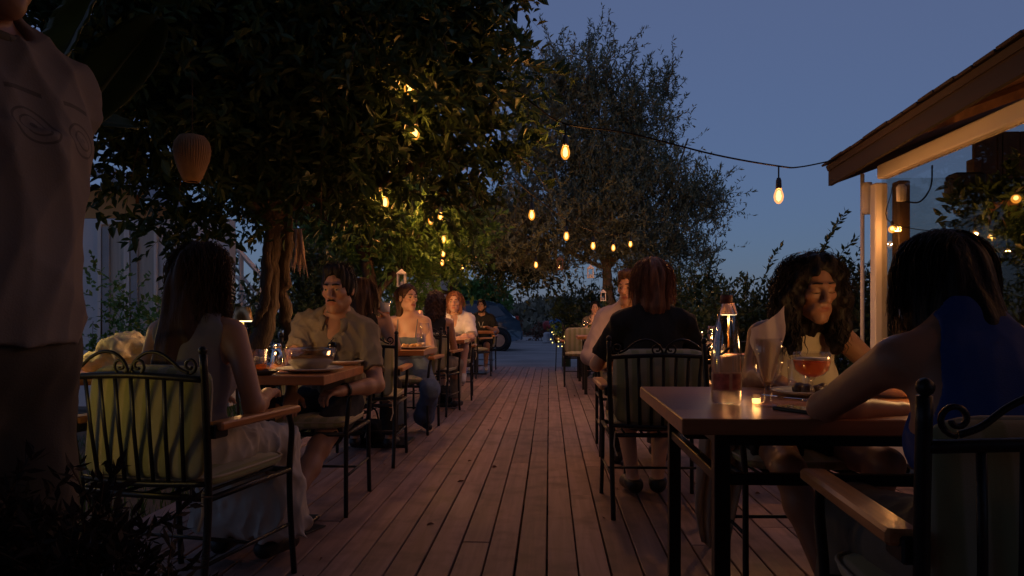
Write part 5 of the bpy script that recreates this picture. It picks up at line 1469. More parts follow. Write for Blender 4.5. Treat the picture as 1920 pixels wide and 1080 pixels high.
def make_chair():
    t = bpy.data.objects.new('garden_chair', None); C.objects.link(t); t.empty_display_size = .05
    ir = MATS['iron_black']
    yb = lambda z: -.255-.11*max(0, z-.42)            # reclined back plane
    for sx in (-1, 1):
        m = MB(); m.tube(spline([(sx*.245, -.30, 0), (sx*.248, -.268, .22), (sx*.25, -.255, .42), (sx*.262, yb(.66), .66), (sx*.268, yb(.88), .88)], 5), .0125, 9)
        m.sphere((sx*.268, yb(.9), .893), .0145, 10, 7); m.build('rear_leg', ir, t, True)
        m = MB(); m.tube(spline([(sx*.255, .265, 0), (sx*.25, .245, .25), (sx*.25, .24, .42), (sx*.262, .235, .56), (sx*.27, .20, .632)], 5), .0115, 9); m.build('front_leg', ir, t, True)
        m = MB(); rows = []
        m.box((sx*.278, -.015, .648), (.029, .245, .0135), .006); m.build('armrest', MATS['arm_wood'], t)
        m = MB(); m.box((sx*.27, -.235, .63), (.016, .035, .022), .004); m.build('arm_bracket', ir, t)
    m = MB()
    for a_, b_ in (((-.25, -.25), (.25, -.25)), ((-.25, .24), (.25, .24)), ((-.25, -.25), (-.25, .24)), ((.25, -.25), (.25, .24))):
        m.tube([(a_[0], a_[1], .41), (b_[0], b_[1], .41)], .0115, 8)
    for x in np.linspace(-.18, .18, 5): m.tube([(x, -.25, .413), (x, .24, .413)], .006, 6)
    for sx in (-1, 1): m.tube([(sx*.247, -.272, .20), (sx*.25, .245, .20)], .007, 6)
    m.tube([(-.248, -.01, .20), (.248, -.01, .20)], .007, 6)
    m.build('seat_frame', ir, t, True)
    m = MB(); m.tube(spline([(-.264, yb(.80), .80), (-.13, yb(.81)-.012, .808), (0, yb(.815)-.016, .812), (.13, yb(.81)-.012, .808), (.264, yb(.80), .80)], 5), .011, 8); m.build('top_rail', ir, t, True)
    m = MB(); m.tube(spline([(-.25, yb(.46), .46), (0, yb(.46)-.014, .452), (.25, yb(.46), .46)], 6), .010, 8); m.build('bottom_rail', ir, t, True)
    for i in range(7):
        f = (i+1)/8; xt = (-.264+.528*f)*.93; xb_ = (-.25+.5*f)*.88
        bow = -.012*math.sin(math.pi*f)
        m = MB(); m.tube([(xb_, yb(.46)+bow, .455), ((xt+xb_)/2, yb(.63)+bow-.004, .63), (xt, yb(.80)+bow, .806)], .0085, 6, flat=(1.0, .55)); m.build('slat', ir, t, True)
    # scrolled crest
    yc = yb(.85)-.012
    for sx in (-1, 1):
        m = MB()
        arc = [(sx*x, yc, z) for x, z in ((.004, .82), (.02, .855), (.06, .883), (.105, .886), (.15, .866), (.19, .835), (.222, .822))]
        m.tube(spline(arc, 5), .0058, 7)
        m.tube(spiral((sx*.226, .846), .026, .008, -1.6 if sx > 0 else -1.54, (-1.6+7.6) if sx > 0 else (-1.54-7.6), 20, y=yc), .005, 6)
        m.tube(spiral((sx*.034, .842), .030, .008, 3.4 if sx > 0 else -.26, (3.4+8.2) if sx > 0 else (-.26-8.2), 22, y=yc), .005, 6)
        m.build('crest_scroll', ir, t, True)
    sc_ = obj('seat_cushion', cushion_mesh('seat_cushion', .245, .25, .038, MATS['cushion_cloth']), t, (0, .005, .458))
    bc = obj('back_cushion', cushion_mesh('back_cushion', .236, .185, .036, MATS['cushion_cloth'], .25), t, (0, yb(.65)+.052, .65)); bc.rotation_euler = (R(90-6.3), 0, 0)
    def piping(hx, hy, z):
        m = MB(); pts = []
        for j in range(33):
            ph = 2*math.pi*j/32; sg = lambda a, p: math.copysign(abs(a)**p, a)
            pts.append((sg(math.cos(ph), .32)*hx, sg(math.sin(ph), .32)*hy, z))
        m.tube(pts, .0048, 6, cap=False); return m
    piping(.245, .25, .012).build('piping', MATS['cushion_piping'], sc_, True)
    piping(.236, .186, -.0).build('piping', MATS['cushion_piping'], bc, True)
    for sx in (-1, 1):
        m = MB(); m.tube([(sx*.20, -.235, .445), (sx*.235, -.262, .43), (sx*.24, -.27, .36), (sx*.225, -.272, .31)], .0055, 5, flat=(1, .4)); m.build('tie_strap', MATS['cushion_piping'], t)
    return t
proto = make_chair(); used = []
def chair(label, x, y, rz):
    o = proto if not used else copy_tree(proto)
    used.append(o); o.location = (x, y, 0); o.rotation_euler = (0, 0, R(rz)); tag(o, label, 'chair', 'iron garden chairs with beige cushions'); return o
chair('iron chair of the long-haired woman in a grey top, back towards us', -1.295, 2.655, -11)
chair('iron chair under the man with the moustache', -1.27, 3.93, 181)
chair('iron chair of the dark-haired woman sitting behind the moustached man', -1.29, 5.17, 3)
chair('iron chair under the woman in blue jeans', -1.27, 6.52, 178)
chair('iron chair of the curly-haired diner on the left row', -1.24, 7.72, -6)
chair('iron chair under the man in the open white shirt', -1.20, 9.12, 184)
chair('empty iron chair turned sideways, last on the left row', -1.31, 12.35, -20)
chair('iron chair under the man in a dark shirt near the car', -1.28, 13.85, 176)
chair('iron chair of the woman in the blue sleeveless top', .855, 1.46, -3)
chair('iron chair under the curly-haired woman in a cream top', .96, 3.03, 182)
chair('iron chair of the red-haired woman in black, scroll crest in full view', .555, 4.0, 1)
chair('iron chair under the man in the lavender shirt', .62, 5.62, 180)
chair('empty iron chair with pale cushion facing us across the far right table', .47, 10.95, 180)
chair('iron chair under the far smiling woman on the right row', .80, 12.75, 178)

def dining_table(label, x0, x1, y0, y1, pedestal=False):
    cx, cy = (x0+x1)/2, (y0+y1)/2; hx_, hy_ = (x1-x0)/2, (y1-y0)/2
    t = thing('dining_table', label, 'table', (cx, cy, 0), 0, 'wooden dining tables on black steel frames')
    m = MB(); m.box((0, 0, .73), (hx_, hy_, .02), .003); m.build('tabletop', MATS['table_wood'], t)
    lx, ly = hx_-.11, hy_-.07
    if pedestal:
        m = MB(); m.box((0, 0, .36), (.038, .038, .345), .004); m.build('column', MATS['steel_black'], t)
        m = MB(); m.box((0, 0, .012), (.20, .20, .011), .004); m.build('base_plate', MATS['steel_black'], t)
        m = MB(); m.box((0, 0, .703), (.24, .20, .006), .002); m.build('top_plate', MATS['steel_black'], t)
        return t
    for sx in (-1, 1):
        for sy in (-1, 1):
            m = MB(); m.box((sx*lx, sy*ly, .354), (.02, .02, .354), .002); m.build('leg', MATS['steel_black'], t)
    for z, hh in ((.692, .016), (.59, .014)):
        for s in (-1, 1):
            m = MB(); m.box((0, s*ly, z), (lx-.0205, .014, hh), .002); m.build('rail', MATS['steel_black'], t)
            m = MB(); m.box((s*lx, 0, z), (.014, ly-.0205, hh), .002); m.build('rail', MATS['steel_black'], t)
    return t
dining_table('wooden table with the glass bowl, first on the left row', -1.72, -.95, 3.11, 3.78, True)
dining_table('wooden table with plates before the woman in jeans', -1.66, -.93, 5.5, 6.18, True)
dining_table('wooden table before the man in the white shirt', -1.62, -.92, 8.05, 8.75, True)
dining_table('wooden table before the man in the dark shirt', -1.62, -.95, 12.75, 13.42, True)
dining_table('large wooden table with the water bottle, nearest on the right', .325, 1.47, 1.85, 2.70)
dining_table('wooden table behind the red-haired woman, second on the right', .35, 1.50, 4.38, 5.20)
dining_table('wooden table with glowing orange edge, third on the right', .36, 1.72, 9.6, 10.35)
dining_table('wooden table before the far smiling woman', .36, 1.4, 11.55, 12.25)

# ------------------------------------------------------------------ things on the tables
TZ = .7502
def on(px, py, z=TZ):
    """table-top point under a pixel"""
    D = (1.0-z)*1400/(py-594); p = at(px, py, D); p.z = z; return p
def lathe_thing(name, label, cat, loc, parts, group=None):
    t = thing(name, label, cat, loc, 0, group)
    for nm, pr, m_, n_ in parts:
        m = MB(); m.lathe(pr, n=n_); m.build(nm, MATS[m_], t, True)
    return t
def wall_prof(out, th=.0018):
    """glass wall: outline out and back inside"""
    ins = [(max(r_-th, 0), z+(.003 if i == 0 else 0)) for i, (r_, z) in enumerate(out)]
    return [(0, out[0][1])]+out+ins[::-1]+[(0, ins[0][1])]
# water bottle
bp = on(1362, 757)
bot = thing('water_bottle', 'clear plastic water bottle with red label, half full, on the near right table', 'bottle', bp)
pr = [(.030, 0), (.040, .004), (.043, .012), (.043, .10), (.0435, .135), (.040, .18), (.033, .225), (.024, .262), (.0155, .285), (.0145, .30)]
m = MB(); m.lathe([(0, .0)]+pr, n=30); m.build('glass_wall', MATS['bottle_glass'], bot, True)
m = MB(); m.lathe([(0, .004), (.028, .004), (.039, .012), (.0405, .10), (.0408, .136), (0, .136)], n=28); m.build('water', MATS['water'], bot, True)
m = MB(); m.lathe([(0, .288), (.0175, .288), (.0175, .308), (.0165, .312), (0, .312)], n=20); m.build('cap', M('bottle_cap', (.30, .12, .09), .5), bot, True)
lab = M('bottle_label', (.66, .34, .37), .5, var=.3, scale=60, trans=.75)
for a0, a1 in ((-2.75, -1.62), (-1.42, -.75)):
    m = MB(); m.sheet([[(.0442*math.cos(a_), .0442*math.sin(a_), z) for a_ in np.linspace(a0, a1, 10)] for z in (.044, .066, .088)]); m.build('label', lab, bot, True)
m = MB(); m.sheet([[(.0440*math.cos(a_), .0440*math.sin(a_), z) for a_ in np.linspace(-3.0, -.5, 20)] for z in (.040, .092)]); m.build('label_backing', M('label_pale', (.80, .68, .67), .6, var=.15, scale=50, trans=.8), bot, True)
# goblet with napkin
gp = on(1440, 762)
gob = thing('water_goblet', 'stemmed goblet holding a folded beige napkin', 'glass', gp)
m = MB(); m.lathe(wall_prof([(.036, 0), (.035, .004), (.012, .012), (.0085, .025), (.012, .04), (.009, .055), (.018, .068), (.034, .09), (.0415, .125), (.040, .165), (.0375, .19)], .0016), n=28); m.build('bowl', MATS['clear_glass'], gob, True)
nap = thing('napkin', 'beige cloth napkin folded to a point inside the goblet', 'napkin', gp+Vector((0, 0, .07)))
m = MB(); rows = []
for i in range(13):
    f = i/12; w = .014+.036*min(1, f*1.4)
    top = .0
    row = []
    for j in range(13):
        t_ = (j/12-.5)*2; z = f*(.168+.032*t_*f+.012*abs(t_)); row.append((t_*w*(1+.05*math.sin(i)), .010*math.sin(t_*5+f*2)*f+(.006*t_), z))
    rows.append(row)
m.sheet(rows); m.build('cloth', MATS['napkin_cloth'], nap, True)
m = MB(); rows = []
for i in range(9):
    f = i/8; rows.append([((j/8-.5)*2*(.010+.026*f)-.004, -.014*f-.004-.006*math.sin(j*1.1), f*.12-.002*j*f) for j in range(9)])
m.sheet(rows); m.build('fold', MATS['napkin_cloth'], nap, True)
# coupe cocktail
cp_ = on(1522, 752)
lathe_thing('cocktail_glass', 'wide coupe glass of orange-red cocktail with pale foam', 'glass', cp_,
            [('bowl', wall_prof([(.034, 0), (.033, .003), (.006, .010), (.0045, .03), (.0045, .06), (.012, .070), (.034, .078), (.047, .092), (.0530, .115), (.0535, .145)], .0014), 'clear_glass', 28),
             ('drink', [(0, .0725), (.012, .0725), (.033, .0805), (.0455, .094), (.0510, .115), (.0514, .122), (0, .122)], 'cocktail', 28), ('foam', [(.0, .1222), (.0515, .1222), (.0516, .1285), (0, .129)], 'foam', 28)])
lathe_thing('tumbler', 'straight clear tumbler behind the orange cocktail', 'glass', on(1497, 737), [('wall', wall_prof([(.032, 0), (.033, .003), (.036, .11)], .002), 'clear_glass', 24)])
def plate(label, loc, r=.11, mat_='china', h_=.018, food=()):
    t = thing('plate', label, 'plate', loc); s = r/.11
    m = MB(); m.lathe([(0, .002), (.06*s, 0), (.07*s, .003), (.10*s, h_*.7), (.11*s, h_), (.109*s, h_+.003), (.098*s, h_*.75+.003), (.07*s, .007), (0, .006)], n=36); m.build('dish', MATS[mat_], t, True)
    return t
M('food_dark', (.05, .025, .015), .45, var=.5, scale=30, bump=.5, bscale=60); M('food_gold', (.55, .28, .06), .5, var=.4, scale=30, bump=.5, bscale=60); M('food_green', (.10, .16, .04), .5, var=.4, scale=30)
def food(label, loc, seed, m_, n=6, r=.05, s=.018):
    g = random.Random(seed); t = thing('food', label, 'food', loc)
    for i in range(n):
        a_ = g.uniform(0, 6.28); d = r*math.sqrt(g.random()); q = MB(); q.sphere((d*math.cos(a_), d*math.sin(a_), s*.75), (s*g.uniform(.8, 1.5), s*g.uniform(.8, 1.3), s*g.uniform(.7, 1.1)), 12, 8); q.build('piece', MATS[m_], t, True)
    return t
p_ = on(1512, 742); p_ = at(1520, 738, 2.36); p_.z = TZ; plate('white plate with dark food before the curly-haired woman', p_, .12); food('dark glossy food on the white plate', p_+Vector((-.02, 0, .007)), 2, 'food_dark', 7, .055, .02)
p_ = at(1640, 738, 2.42); p_.z = TZ; plate('small pale dish beside the forearm on the near right table', p_, .085)
p_ = at(1672, 725, 2.34); p_.z = TZ
lathe_thing('serving_bowl', 'pale bowl glowing yellow under the hidden table lamp', 'bowl', p_, [('dish', [(0, .0), (.05, 0), (.085, .045), (.083, .047), (.048, .005), (0, .005)], 'china', 28)])
food('golden food heaped in the pale bowl', p_+Vector((0, 0, .012)), 5, 'food_gold', 9, .045, .02)
table_lamp('table lamp behind the elbow of the woman in blue', (1.20, 2.30, TZ), 1.0, 2.0, soft=.045)
ph_ = thing('mobile_phone', 'black phone lying by the elbow on the near right table', 'phone', on(1508, 772)); ph_.rotation_euler = (0, 0, R(35))
m = MB(); m.box((0, 0, .0045), (.036, .074, .0042), .0015); m.build('case', MATS['rubber_black'], ph_); m = MB(); m.box((0, 0, .0091), (.033, .070, .0003)); m.build('screen', cglass, ph_)
fk = thing('fork', 'steel fork lying beside the white plate', 'cutlery', at(1490, 745, 2.24)); fk.location.z = TZ+.004; fk.rotation_euler = (0, 0, R(60))
m = MB(); m.tube([(0, -.09, 0), (0, .03, .002), (0, .05, .004)], [.004, .003, .006], 6, flat=(1, .4)); m.build('handle', MATS['chrome'], fk)
for k in range(4):
    m = MB(); m.tube([(-.007+k*.0047, .05, .004), (-.007+k*.0047, .095, .006)], .0013, 5); m.build('tine', MATS['chrome'], fk)
vt = lambda label, loc, e=.5: (lambda t: (lamp_light('candle_light', (0, 0, .05), e, t, .012), t)[1])(lathe_thing('votive_candle', label, 'candle', loc, [('cup', wall_prof([(.026, 0), (.03, .004), (.033, .065)], .002), 'clear_glass', 20), ('wax', [(0, .004), (.027, .004), (.029, .035), (0, .036)], 'lit_wax', 18)], 'votive candles'))
vt('tiny candle glowing at the foot of the goblet', on(1418, 757)+Vector((0, 0, 0)), .02).scale = (.42, .42, .42)

# second right table
def P2(px, D): p = at(px, 700, D); p.z = TZ; return p
table_lamp('table lamp glowing behind the water bottle', P2(1366, 4.75), 1.05, 4.5)
vt('candle jar glowing between the chair post and the bottle', P2(1322, 4.6), 1.2).scale = (1.4, 1.4, 1.5)
vt('tall tumbler with an added candle glowing beside the shoulder of the red-haired woman', P2(1306, 4.7), 1.0).scale = (1.25, 1.25, 2.4)  # a tumbler, given an added candle so that it glows
lathe_thing('wine_glass', 'wine glass behind the post of the scrolled chair', 'glass', P2(1338, 4.85), [('bowl', wall_prof([(.034, 0), (.033, .003), (.005, .008), (.004, .075), (.012, .085), (.038, .115), (.042, .15), (.036, .19)], .0014), 'clear_glass', 24)])
vt('candle jar glowing beneath the wine glass', P2(1347, 4.5), 1.0).scale = (1.3, 1.3, 1.3)
plate('white plate half hidden behind the red-haired woman', P2(1215, 4.85), .12)
# third right table
table_lamp('table lamp glowing beside the red hair, far right table', P2(1284, 9.85), 1.15, 7)
lathe_thing('glass_bottle', 'pale glass bottle standing against the far table lamp', 'bottle', P2(1275, 9.7), [('wall', [(0, 0), (.035, 0), (.037, .01), (.037, .17), (.02, .23), (.016, .27), (.016, .31), (0, .31)], 'bottle_glass', 20), ('cap', [(0, .31), (.019, .31), (.019, .335), (0, .335)], 'china', 16)])
lathe_thing('wine_glass', 'wine glass before the far smiling woman', 'glass', P2(1098, 11.8), [('bowl', wall_prof([(.034, 0), (.033, .003), (.005, .008), (.004, .075), (.012, .085), (.038, .115), (.042, .15), (.036, .19)], .0014), 'clear_glass', 22)])
table_lamp('table lamp on the far smiling woman\'s table', P2(1128, 11.75), 1.0, 5)
vt('candle on the third right table', P2(1120, 9.9), .8)
# first left table
lp = at(455, 600, 3.45); lp.z = TZ; table_lamp('table lamp glowing beside the long hair on the first left table', lp, .92, 2.0, 'brass_metal', soft=.045)
t_ = at(484, 690, 3.30); t_.z = TZ
lathe_thing('tumbler', 'short tumbler with ice on the first left table', 'glass', t_, [('wall', wall_prof([(.034, 0), (.036, .004), (.043, .105)], .002), 'clear_glass', 26), ('drink', [(0, .005), (.034, .005), (.037, .04), (0, .04)], 'beer', 22)])
ic = thing('ice', 'lit ice and peel inside the short tumbler', 'ice', t_+Vector((0, 0, .03))); g = random.Random(4)
for k in range(6):
    m = MB(); m.box((g.uniform(-.018, .018), g.uniform(-.018, .018), .012+.008*k*.6), (.011, .010, .009), .003, Matrix.Rotation(g.uniform(0, 3), 3, 'Z') @ Matrix.Rotation(g.uniform(-.5, .5), 3, 'X')); m.build('cube', M('ice_cube', (.75, .72, .66), .15, trans=.5) if 'ice_cube' not in MATS else MATS['ice_cube'], ic)
lathe_thing('metal_shaker', 'faceted metal shaker beside the glass bowl', 'shaker', on(520, 690)+Vector((0, 0, 0)), [('body', [(0, 0), (.036, 0), (.038, .006), (.030, .06), (.022, .10), (.0, .10)], 'chrome', 10), ('top', [(.022, .1005), (.024, .104), (.020, .118), (.010, .124), (0, .125)], 'chrome', 10)])
bp_ = on(582, 697); plate('white plate beneath the glass bowl', bp_, .15)
gbw = thing('glass_bowl', 'large clear glass salad bowl on the first left table', 'bowl', bp_+Vector((0, 0, .0105)))
m = MB(); m.lathe(wall_prof([(.055, 0), (.07, .003), (.10, .035), (.115, .075), (.117, .095), (.122, .097)], .003), n=40); m.build('wall', M('bowl_glass', (.72, .70, .66), .10, trans=.35, var=.04) and glass('bowl_glass2', (.86, .84, .80), .12, .05, .6), gbw, True)
m = MB(); m.lathe([(0, .004), (.065, .005), (.095, .036), (.104, .06), (0, .064)], n=32); m.build('contents', liquid('bowl_contents', (.50, .40, .28), .5), gbw, True)
p_ = on(648, 684); plate('white plate at the table corner beside the bowl', p_, .10, 'china', .022)
p_ = at(492, 690, 3.22); p_.z = TZ; plate('dark dish beside the tumbler', p_, .07, 'china_dark')
for k, (px, py, rz) in enumerate(((508, 700, 70), (500, 697, 60))):
    c_ = thing('knife', ['steel knife lying near the table edge', 'second steel knife lying behind the first'][k], 'cutlery', on(px, py)+Vector((0, 0, .003))); c_.rotation_euler = (0, 0, R(rz))
    m = MB(); m.box((0, -.05, 0), (.006, .05, .0025), .001); m.build('handle', MATS['chrome'], c_); m = MB(); m.box((0, .05, 0), (.007, .05, .001), .0005); m.build('blade', MATS['chrome'], c_)
# second left table
p_ = on(775, 654); plate('plate of food before the woman in jeans', p_, .14); food('golden food on the plate before the woman in jeans', p_+Vector((0, 0, .008)), 9, 'food_gold', 9, .08, .02)
lathe_thing('tumbler', 'straight tumbler beside the plate on the second left table', 'glass', at(790, 640, 5.85).xy.to_3d()+Vector((0, 0, TZ)), [('wall', wall_prof([(.032, 0), (.033, .003), (.036, .12)], .002), 'clear_glass', 22), ('drink', [(0, .005), (.031, .005), (.033, .05), (0, .05)], 'water', 20)])
lathe_thing('wine_glass', 'tall wine glass on the second left table', 'glass', at(796, 640, 6.05).xy.to_3d()+Vector((0, 0, TZ)), [('bowl', wall_prof([(.034, 0), (.033, .003), (.005, .008), (.004, .085), (.012, .095), (.038, .125), (.042, .16), (.036, .20)], .0014), 'clear_glass', 22)])
table_lamp('table lamp on the second left table', (-1.45, 5.9, TZ), 1.0, 6)
# third and fourth left tables
lp = at(786, 600, 8.35); lp.z = TZ; table_lamp('table lamp behind the bare shoulder of the woman in jeans', lp, 1.0, 8)
lathe_thing('wine_glass', 'wine glass on the third left table', 'glass', (-1.2, 8.3, TZ), [('bowl', wall_prof([(.034, 0), (.033, .003), (.005, .008), (.004, .085), (.012, .095), (.038, .125), (.042, .16), (.036, .20)], .0014), 'clear_glass', 20)])
table_lamp('table lamp on the far left table', (-1.4, 13.05, TZ), 1.0, 4)
# side table with lamp and towel behind the standing person
st_ = thing('side_table', 'small round side table behind the standing person', 'table', (-2.02, 3.25, 0))
m = MB(); m.lathe([(0, .715), (.26, .715), (.265, .735), (.26, .75), (0, .75)], n=30); m.build('top', MATS['arm_wood'], st_, True)
m = MB(); m.tube([(0, 0, .02), (0, 0, .715)], .025, 10); m.lathe([(0, -.02), (.18, -.02), (.18, .0), (.03, .03), (0, .03)], n=24); m.build('foot', MATS['iron_black'], st_, True)
table_lamp('table lamp lighting the towel behind the standing person', (-2.17, 3.13, .751), 1.0, .9, col_l=(1.0, .62, .12))
st2 = thing('side_table', 'low side table beside the scrolled chair, behind the standing person', 'table', (-1.66, 2.08, 0))
m = MB(); m.lathe([(0, .55), (.15, .55), (.155, .565), (.15, .58), (0, .58)], n=26); m.build('top', MATS['arm_wood'], st2, True)
m = MB(); m.tube([(0, 0, .01), (0, 0, .55)], .018, 10); m.lathe([(0, 0), (.12, 0), (.12, .012), (.03, .03), (0, .03)], n=22); m.build('foot', MATS['iron_black'], st2, True)
table_lamp('low table lamp throwing yellow light on the near chair cushion', (-1.63, 2.09, .581), 1.0, .6, col_l=(1.0, .62, .08), soft=.03)
tw = thing('towel', 'rolled pale towel lit yellow behind the scrolled chair', 'towel', (-1.90, 3.18, .751))
q = SDF(); g = random.Random(6)
for k in range(9):
    a_ = k*.7; q.cap((.05*math.cos(a_)*(1-.06*k), -.06+.02*k*.4, .09+.05*math.sin(a_)*(1-.06*k)), (.06*math.cos(a_+.5), .12, .10+.055*math.sin(a_+.5)), .030, .034, .012)
q.cap((-.10, 0, .05), (.12, .04, .05), .05, .05, .03); q.cap((.05, 0, .13), (.16, .06, .09), .035, .03, .02)
obj('cloth', q.mesh('cloth', .006, MATS['towel_cloth'], folds(.006, 70, 4, 1.0)), tw)
# fairy-lit plant stand by the road end
fs_ = thing('plant_stand', 'black plant stand wound with tiny yellow lights', 'plant stand', tuple(at(1047, 594, 13.8))[:2]+(0,))
for k in range(3):
    a_ = k*2.09; m = MB(); m.tube([(.10*math.cos(a_), .10*math.sin(a_), 0), (.07*math.cos(a_), .07*math.sin(a_), .58)], .009, 6); m.build('leg', MATS['iron_black'], fs_)
m = MB(); m.lathe([(0, .52), (.08, .52), (.11, .66), (.10, .66), (0, .62)], n=18); m.build('pot', MATS['iron_black'], fs_, True)
pts = [(.16*math.sin(k*.9)*(1-k*.02), .10*math.cos(k*1.3), .45+.018*k+.05*math.sin(k*1.7)) for k in range(16)]
m = MB(); m.tube(pts, .003, 5); m.build('wire', MATS['cable_black'], fs_)
for p_ in pts: m = MB(); m.sphere(p_, .011, 8, 6); m.build('fairy_bulb', FAIRY, fs_, True)
lamp_light('fairy_light', (0, -.1, .6), 1.0, fs_, .05)
P, Dd, LL, WW, T = spray([(0, 0, .72)], [(.14, .14, .12)], 40, .10, 8, .06, .03, np.random.default_rng(2)); leaves('foliage', P, Dd, LL, WW, MATS['leaf_green'], fs_, six=False)

# ------------------------------------------------------------------ the diners
M('cloth_khaki', (.22, .185, .135), .9, var=.10, scale=9, bump=.15, bscale=350); M('cloth_navy', (.018, .022, .034), .9, var=.2, bump=.15, bscale=350)
M('cloth_black', (.012, .012, .013), .9, var=.2, bump=.12, bscale=350); M('cloth_grey', (.21, .20, .23), .85, var=.12, bump=.1, bscale=350)
M('cloth_white', (.66, .64, .66), .85, var=.06, bump=.1, bscale=350); M('cloth_cream', (.62, .54, .38), .85, var=.07, bump=.12, bscale=300)
M('cloth_blue', (.012, .055, .26), .75, var=.12, bump=.1, bscale=350); M('cloth_lavender', (.36, .30, .34), .9, var=.08, bump=.15, bscale=350)
M('denim', (.11, .16, .25), .9, var=.22, scale=14, bump=.2, bscale=420); M('cloth_slate', (.10, .13, .17), .85, var=.1)
M('cloth_skirt', (.60, .55, .50), .9, var=.06, trans=.15); M('cloth_olive', (.16, .14, .11), .9, var=.14, bump=.12, bscale=300); M('shoe_black', (.012, .011, .011), .5)
M('shoe_pale', (.50, .48, .46), .6); M('lens_black', (.006, .006, .007), .08, coat=.5)

def person(label, x, y, rz, skin, rig, res=.006, **kw):
    t = thing('person', label, 'person', (x, y, 0), R(rz)); rg = Rig(**rig)
    rg.body(res, MATS[skin], t, **kw); t['rig'] = 0
    del t['rig']
    return t, rg
def loc(root, p):
    """world point -> the figure's own frame"""
    return tuple((Matrix.Rotation(root[2]*math.pi/180, 4, 'Z').inverted() @ (Vector(p)-Vector((root[0], root[1], 0)))))
def neck_hole(rg, q, r=(.085, .085, .06), f=.03, up=.055, k=.01):
    q.ell(rg.N+rg.fw*f+rg.u*(up-.05), np.array(r)*rg.sc, np.stack([rg.rt, rg.fw, rg.u], 1).astype(np.float32), k, 's')
def sleeveless(rg, m, t, res=.006, g=.006, neck=(.085, .09, .075), f=.03, up=.06, strap=.055, disp=None, name='top', bust=None, arm_r=.06):
    def b(q):
        rg.torso(q, g, bust=bust); neck_hole(rg, q, neck, f, up)
        for sd in (1, -1): q.cap(rg.sh[sd]+rg.rt*sd*(strap-.045)+rg.u*.05, rg.sh[sd]+rg.rt*sd*(strap-.035)-rg.u*.07, arm_r, arm_r, .008, 's')
    return garment(rg, name, MATS[m], t, res, b, disp or folds(.0035, 26, 3))
def shirt(rg, m, t, res=.006, g=.014, tt=.62, neck=(.07, .075, .06), f=.02, up=.055, disp=None, long=False, openv=0., name='shirt'):
    def b(q):
        rg.torso(q, g)
        for sd in (1, -1):
            if long: rg.upper(q, sd, g*.9); rg.fore(q, sd, g*.9)
            else: rg.upper(q, sd, g*1.1, tt, True)
        neck_hole(rg, q, neck, f, up)
        if openv: q.cap(rg.N+rg.fw*.06+rg.u*.0, rg.N+rg.fw*.14-rg.u*openv, .05, .012, .01, 's')
        if long:
            for sd in (1, -1):
                d = rg.wr[sd]-rg.el[sd]; d /= np.linalg.norm(d); q.cap(rg.wr[sd], rg.wr[sd]+d*.1, .06, .06, .004, 's')
    return garment(rg, name, MATS[m], t, res, b, disp or folds(.007, 24, 5))
def shorts(rg, m, t, res=.007, tt=.72, g=.016, name='shorts'):
    def b(q):
        q.ell(rg.H+rg.u*.02, np.array([.17, .13, .12])*rg.sc+g, None, .05)
        for sd in (1, -1): rg.thigh(q, sd, g, tt, True)
    return garment(rg, name, MATS[m], t, res, b, folds(.005, 24, 8))
def trousers(rg, m, t, res=.008, g=.014, tt=.93, name='trousers', wide=0.):
    def b(q):
        q.ell(rg.H+rg.u*.02, np.array([.17, .13, .12])*rg.sc+g, None, .05)
        for sd in (1, -1):
            rg.thigh(q, sd, g); a, c = rg.kn[sd], rg.an[sd]; e = a+(c-a)*tt
            q.cyl(a, e, .056*rg.sc+g, .05*rg.sc+g+wide, .04); q.ell(a, np.array([.056]*3)*rg.sc+g, None, .03)
    return garment(rg, name, MATS[m], t, res, b, folds(.006, 26, 9))
def shoes(rg, m, t, res=.006, g=.006):
    for sd in (1, -1):
        garment(rg, 'shoe', MATS[m], t, res, lambda q: (rg.foot(q, sd, g), q.half(rg.an[sd]+np.array([0, 0, .005]), (0, 0, 1))))
def collar(rg, m, t, r=.066, drop=.05, openf=.5):
    rows = []; n = 21
    for i in range(5):
        f = i/4; row = []
        for j in range(n):
            a_ = openf+(2*math.pi-2*openf)*j/(n-1); fr = max(0, math.cos(a_))
            rr = r+.006*math.sin(f*3.1)+.028*f; z = .040-.012*fr*2.2-drop*f*(.75+.75*fr**2)+.010*math.sin(f*math.pi)
            row.append(rg.N+rg.rt*math.sin(a_)*rr*1.08+rg.fw*(math.cos(a_)*rr*(1+.25*fr)+.012+.018*fr*f)+rg.u*(z-.012))
        rows.append(row)
    mb = MB(); mb.sheet(rows, .003); return mb.build('collar', MATS[m], t, True)

# --- 1: woman with long hair, back to us, nearest on the left
w, rg = person('woman with long dark hair seen from behind, grey sleeveless top and white skirt', -1.30, 2.61, -9, 'skin_tan',
    dict(fem=True, sc=.98, lean=9, slump=.035, yaw=-18, pitch=6, armR=dict(to=(.17, .26, .70), pole=(.5, -.7, -.8)), armL=dict(to=(-.15, .32, .68), pole=(-.6, -.5, -.6)), legR=dict(to=(.10, .40, .09)), legL=dict(to=(-.12, .42, .09))), .0065)
sleeveless(rg, 'cloth_grey', w, .006, .007, (.085, .08, .07), .03, .075, .06)
def sk(q):
    q.ell(rg.H+rg.u*.01, np.array([.185, .15, .13])*rg.sc, None, .05)
    for sd in (1, -1):
        rg.thigh(q, sd, .022); q.cyl(rg.kn[sd]+V3(0, .01, .02), rg.an[sd]+V3(sd*.03, .02, .02), .085, .125, .05)
    q.cap((rg.kn[1]+rg.kn[-1])/2, (rg.an[1]+rg.an[-1])/2+V3(0, 0, .10), .08, .10, .06)
garment(rg, 'skirt', MATS['cloth_skirt'], w, .007, sk, folds(.016, 42, 4, .12))
shoes(rg, 'shoe_black', w, .007)
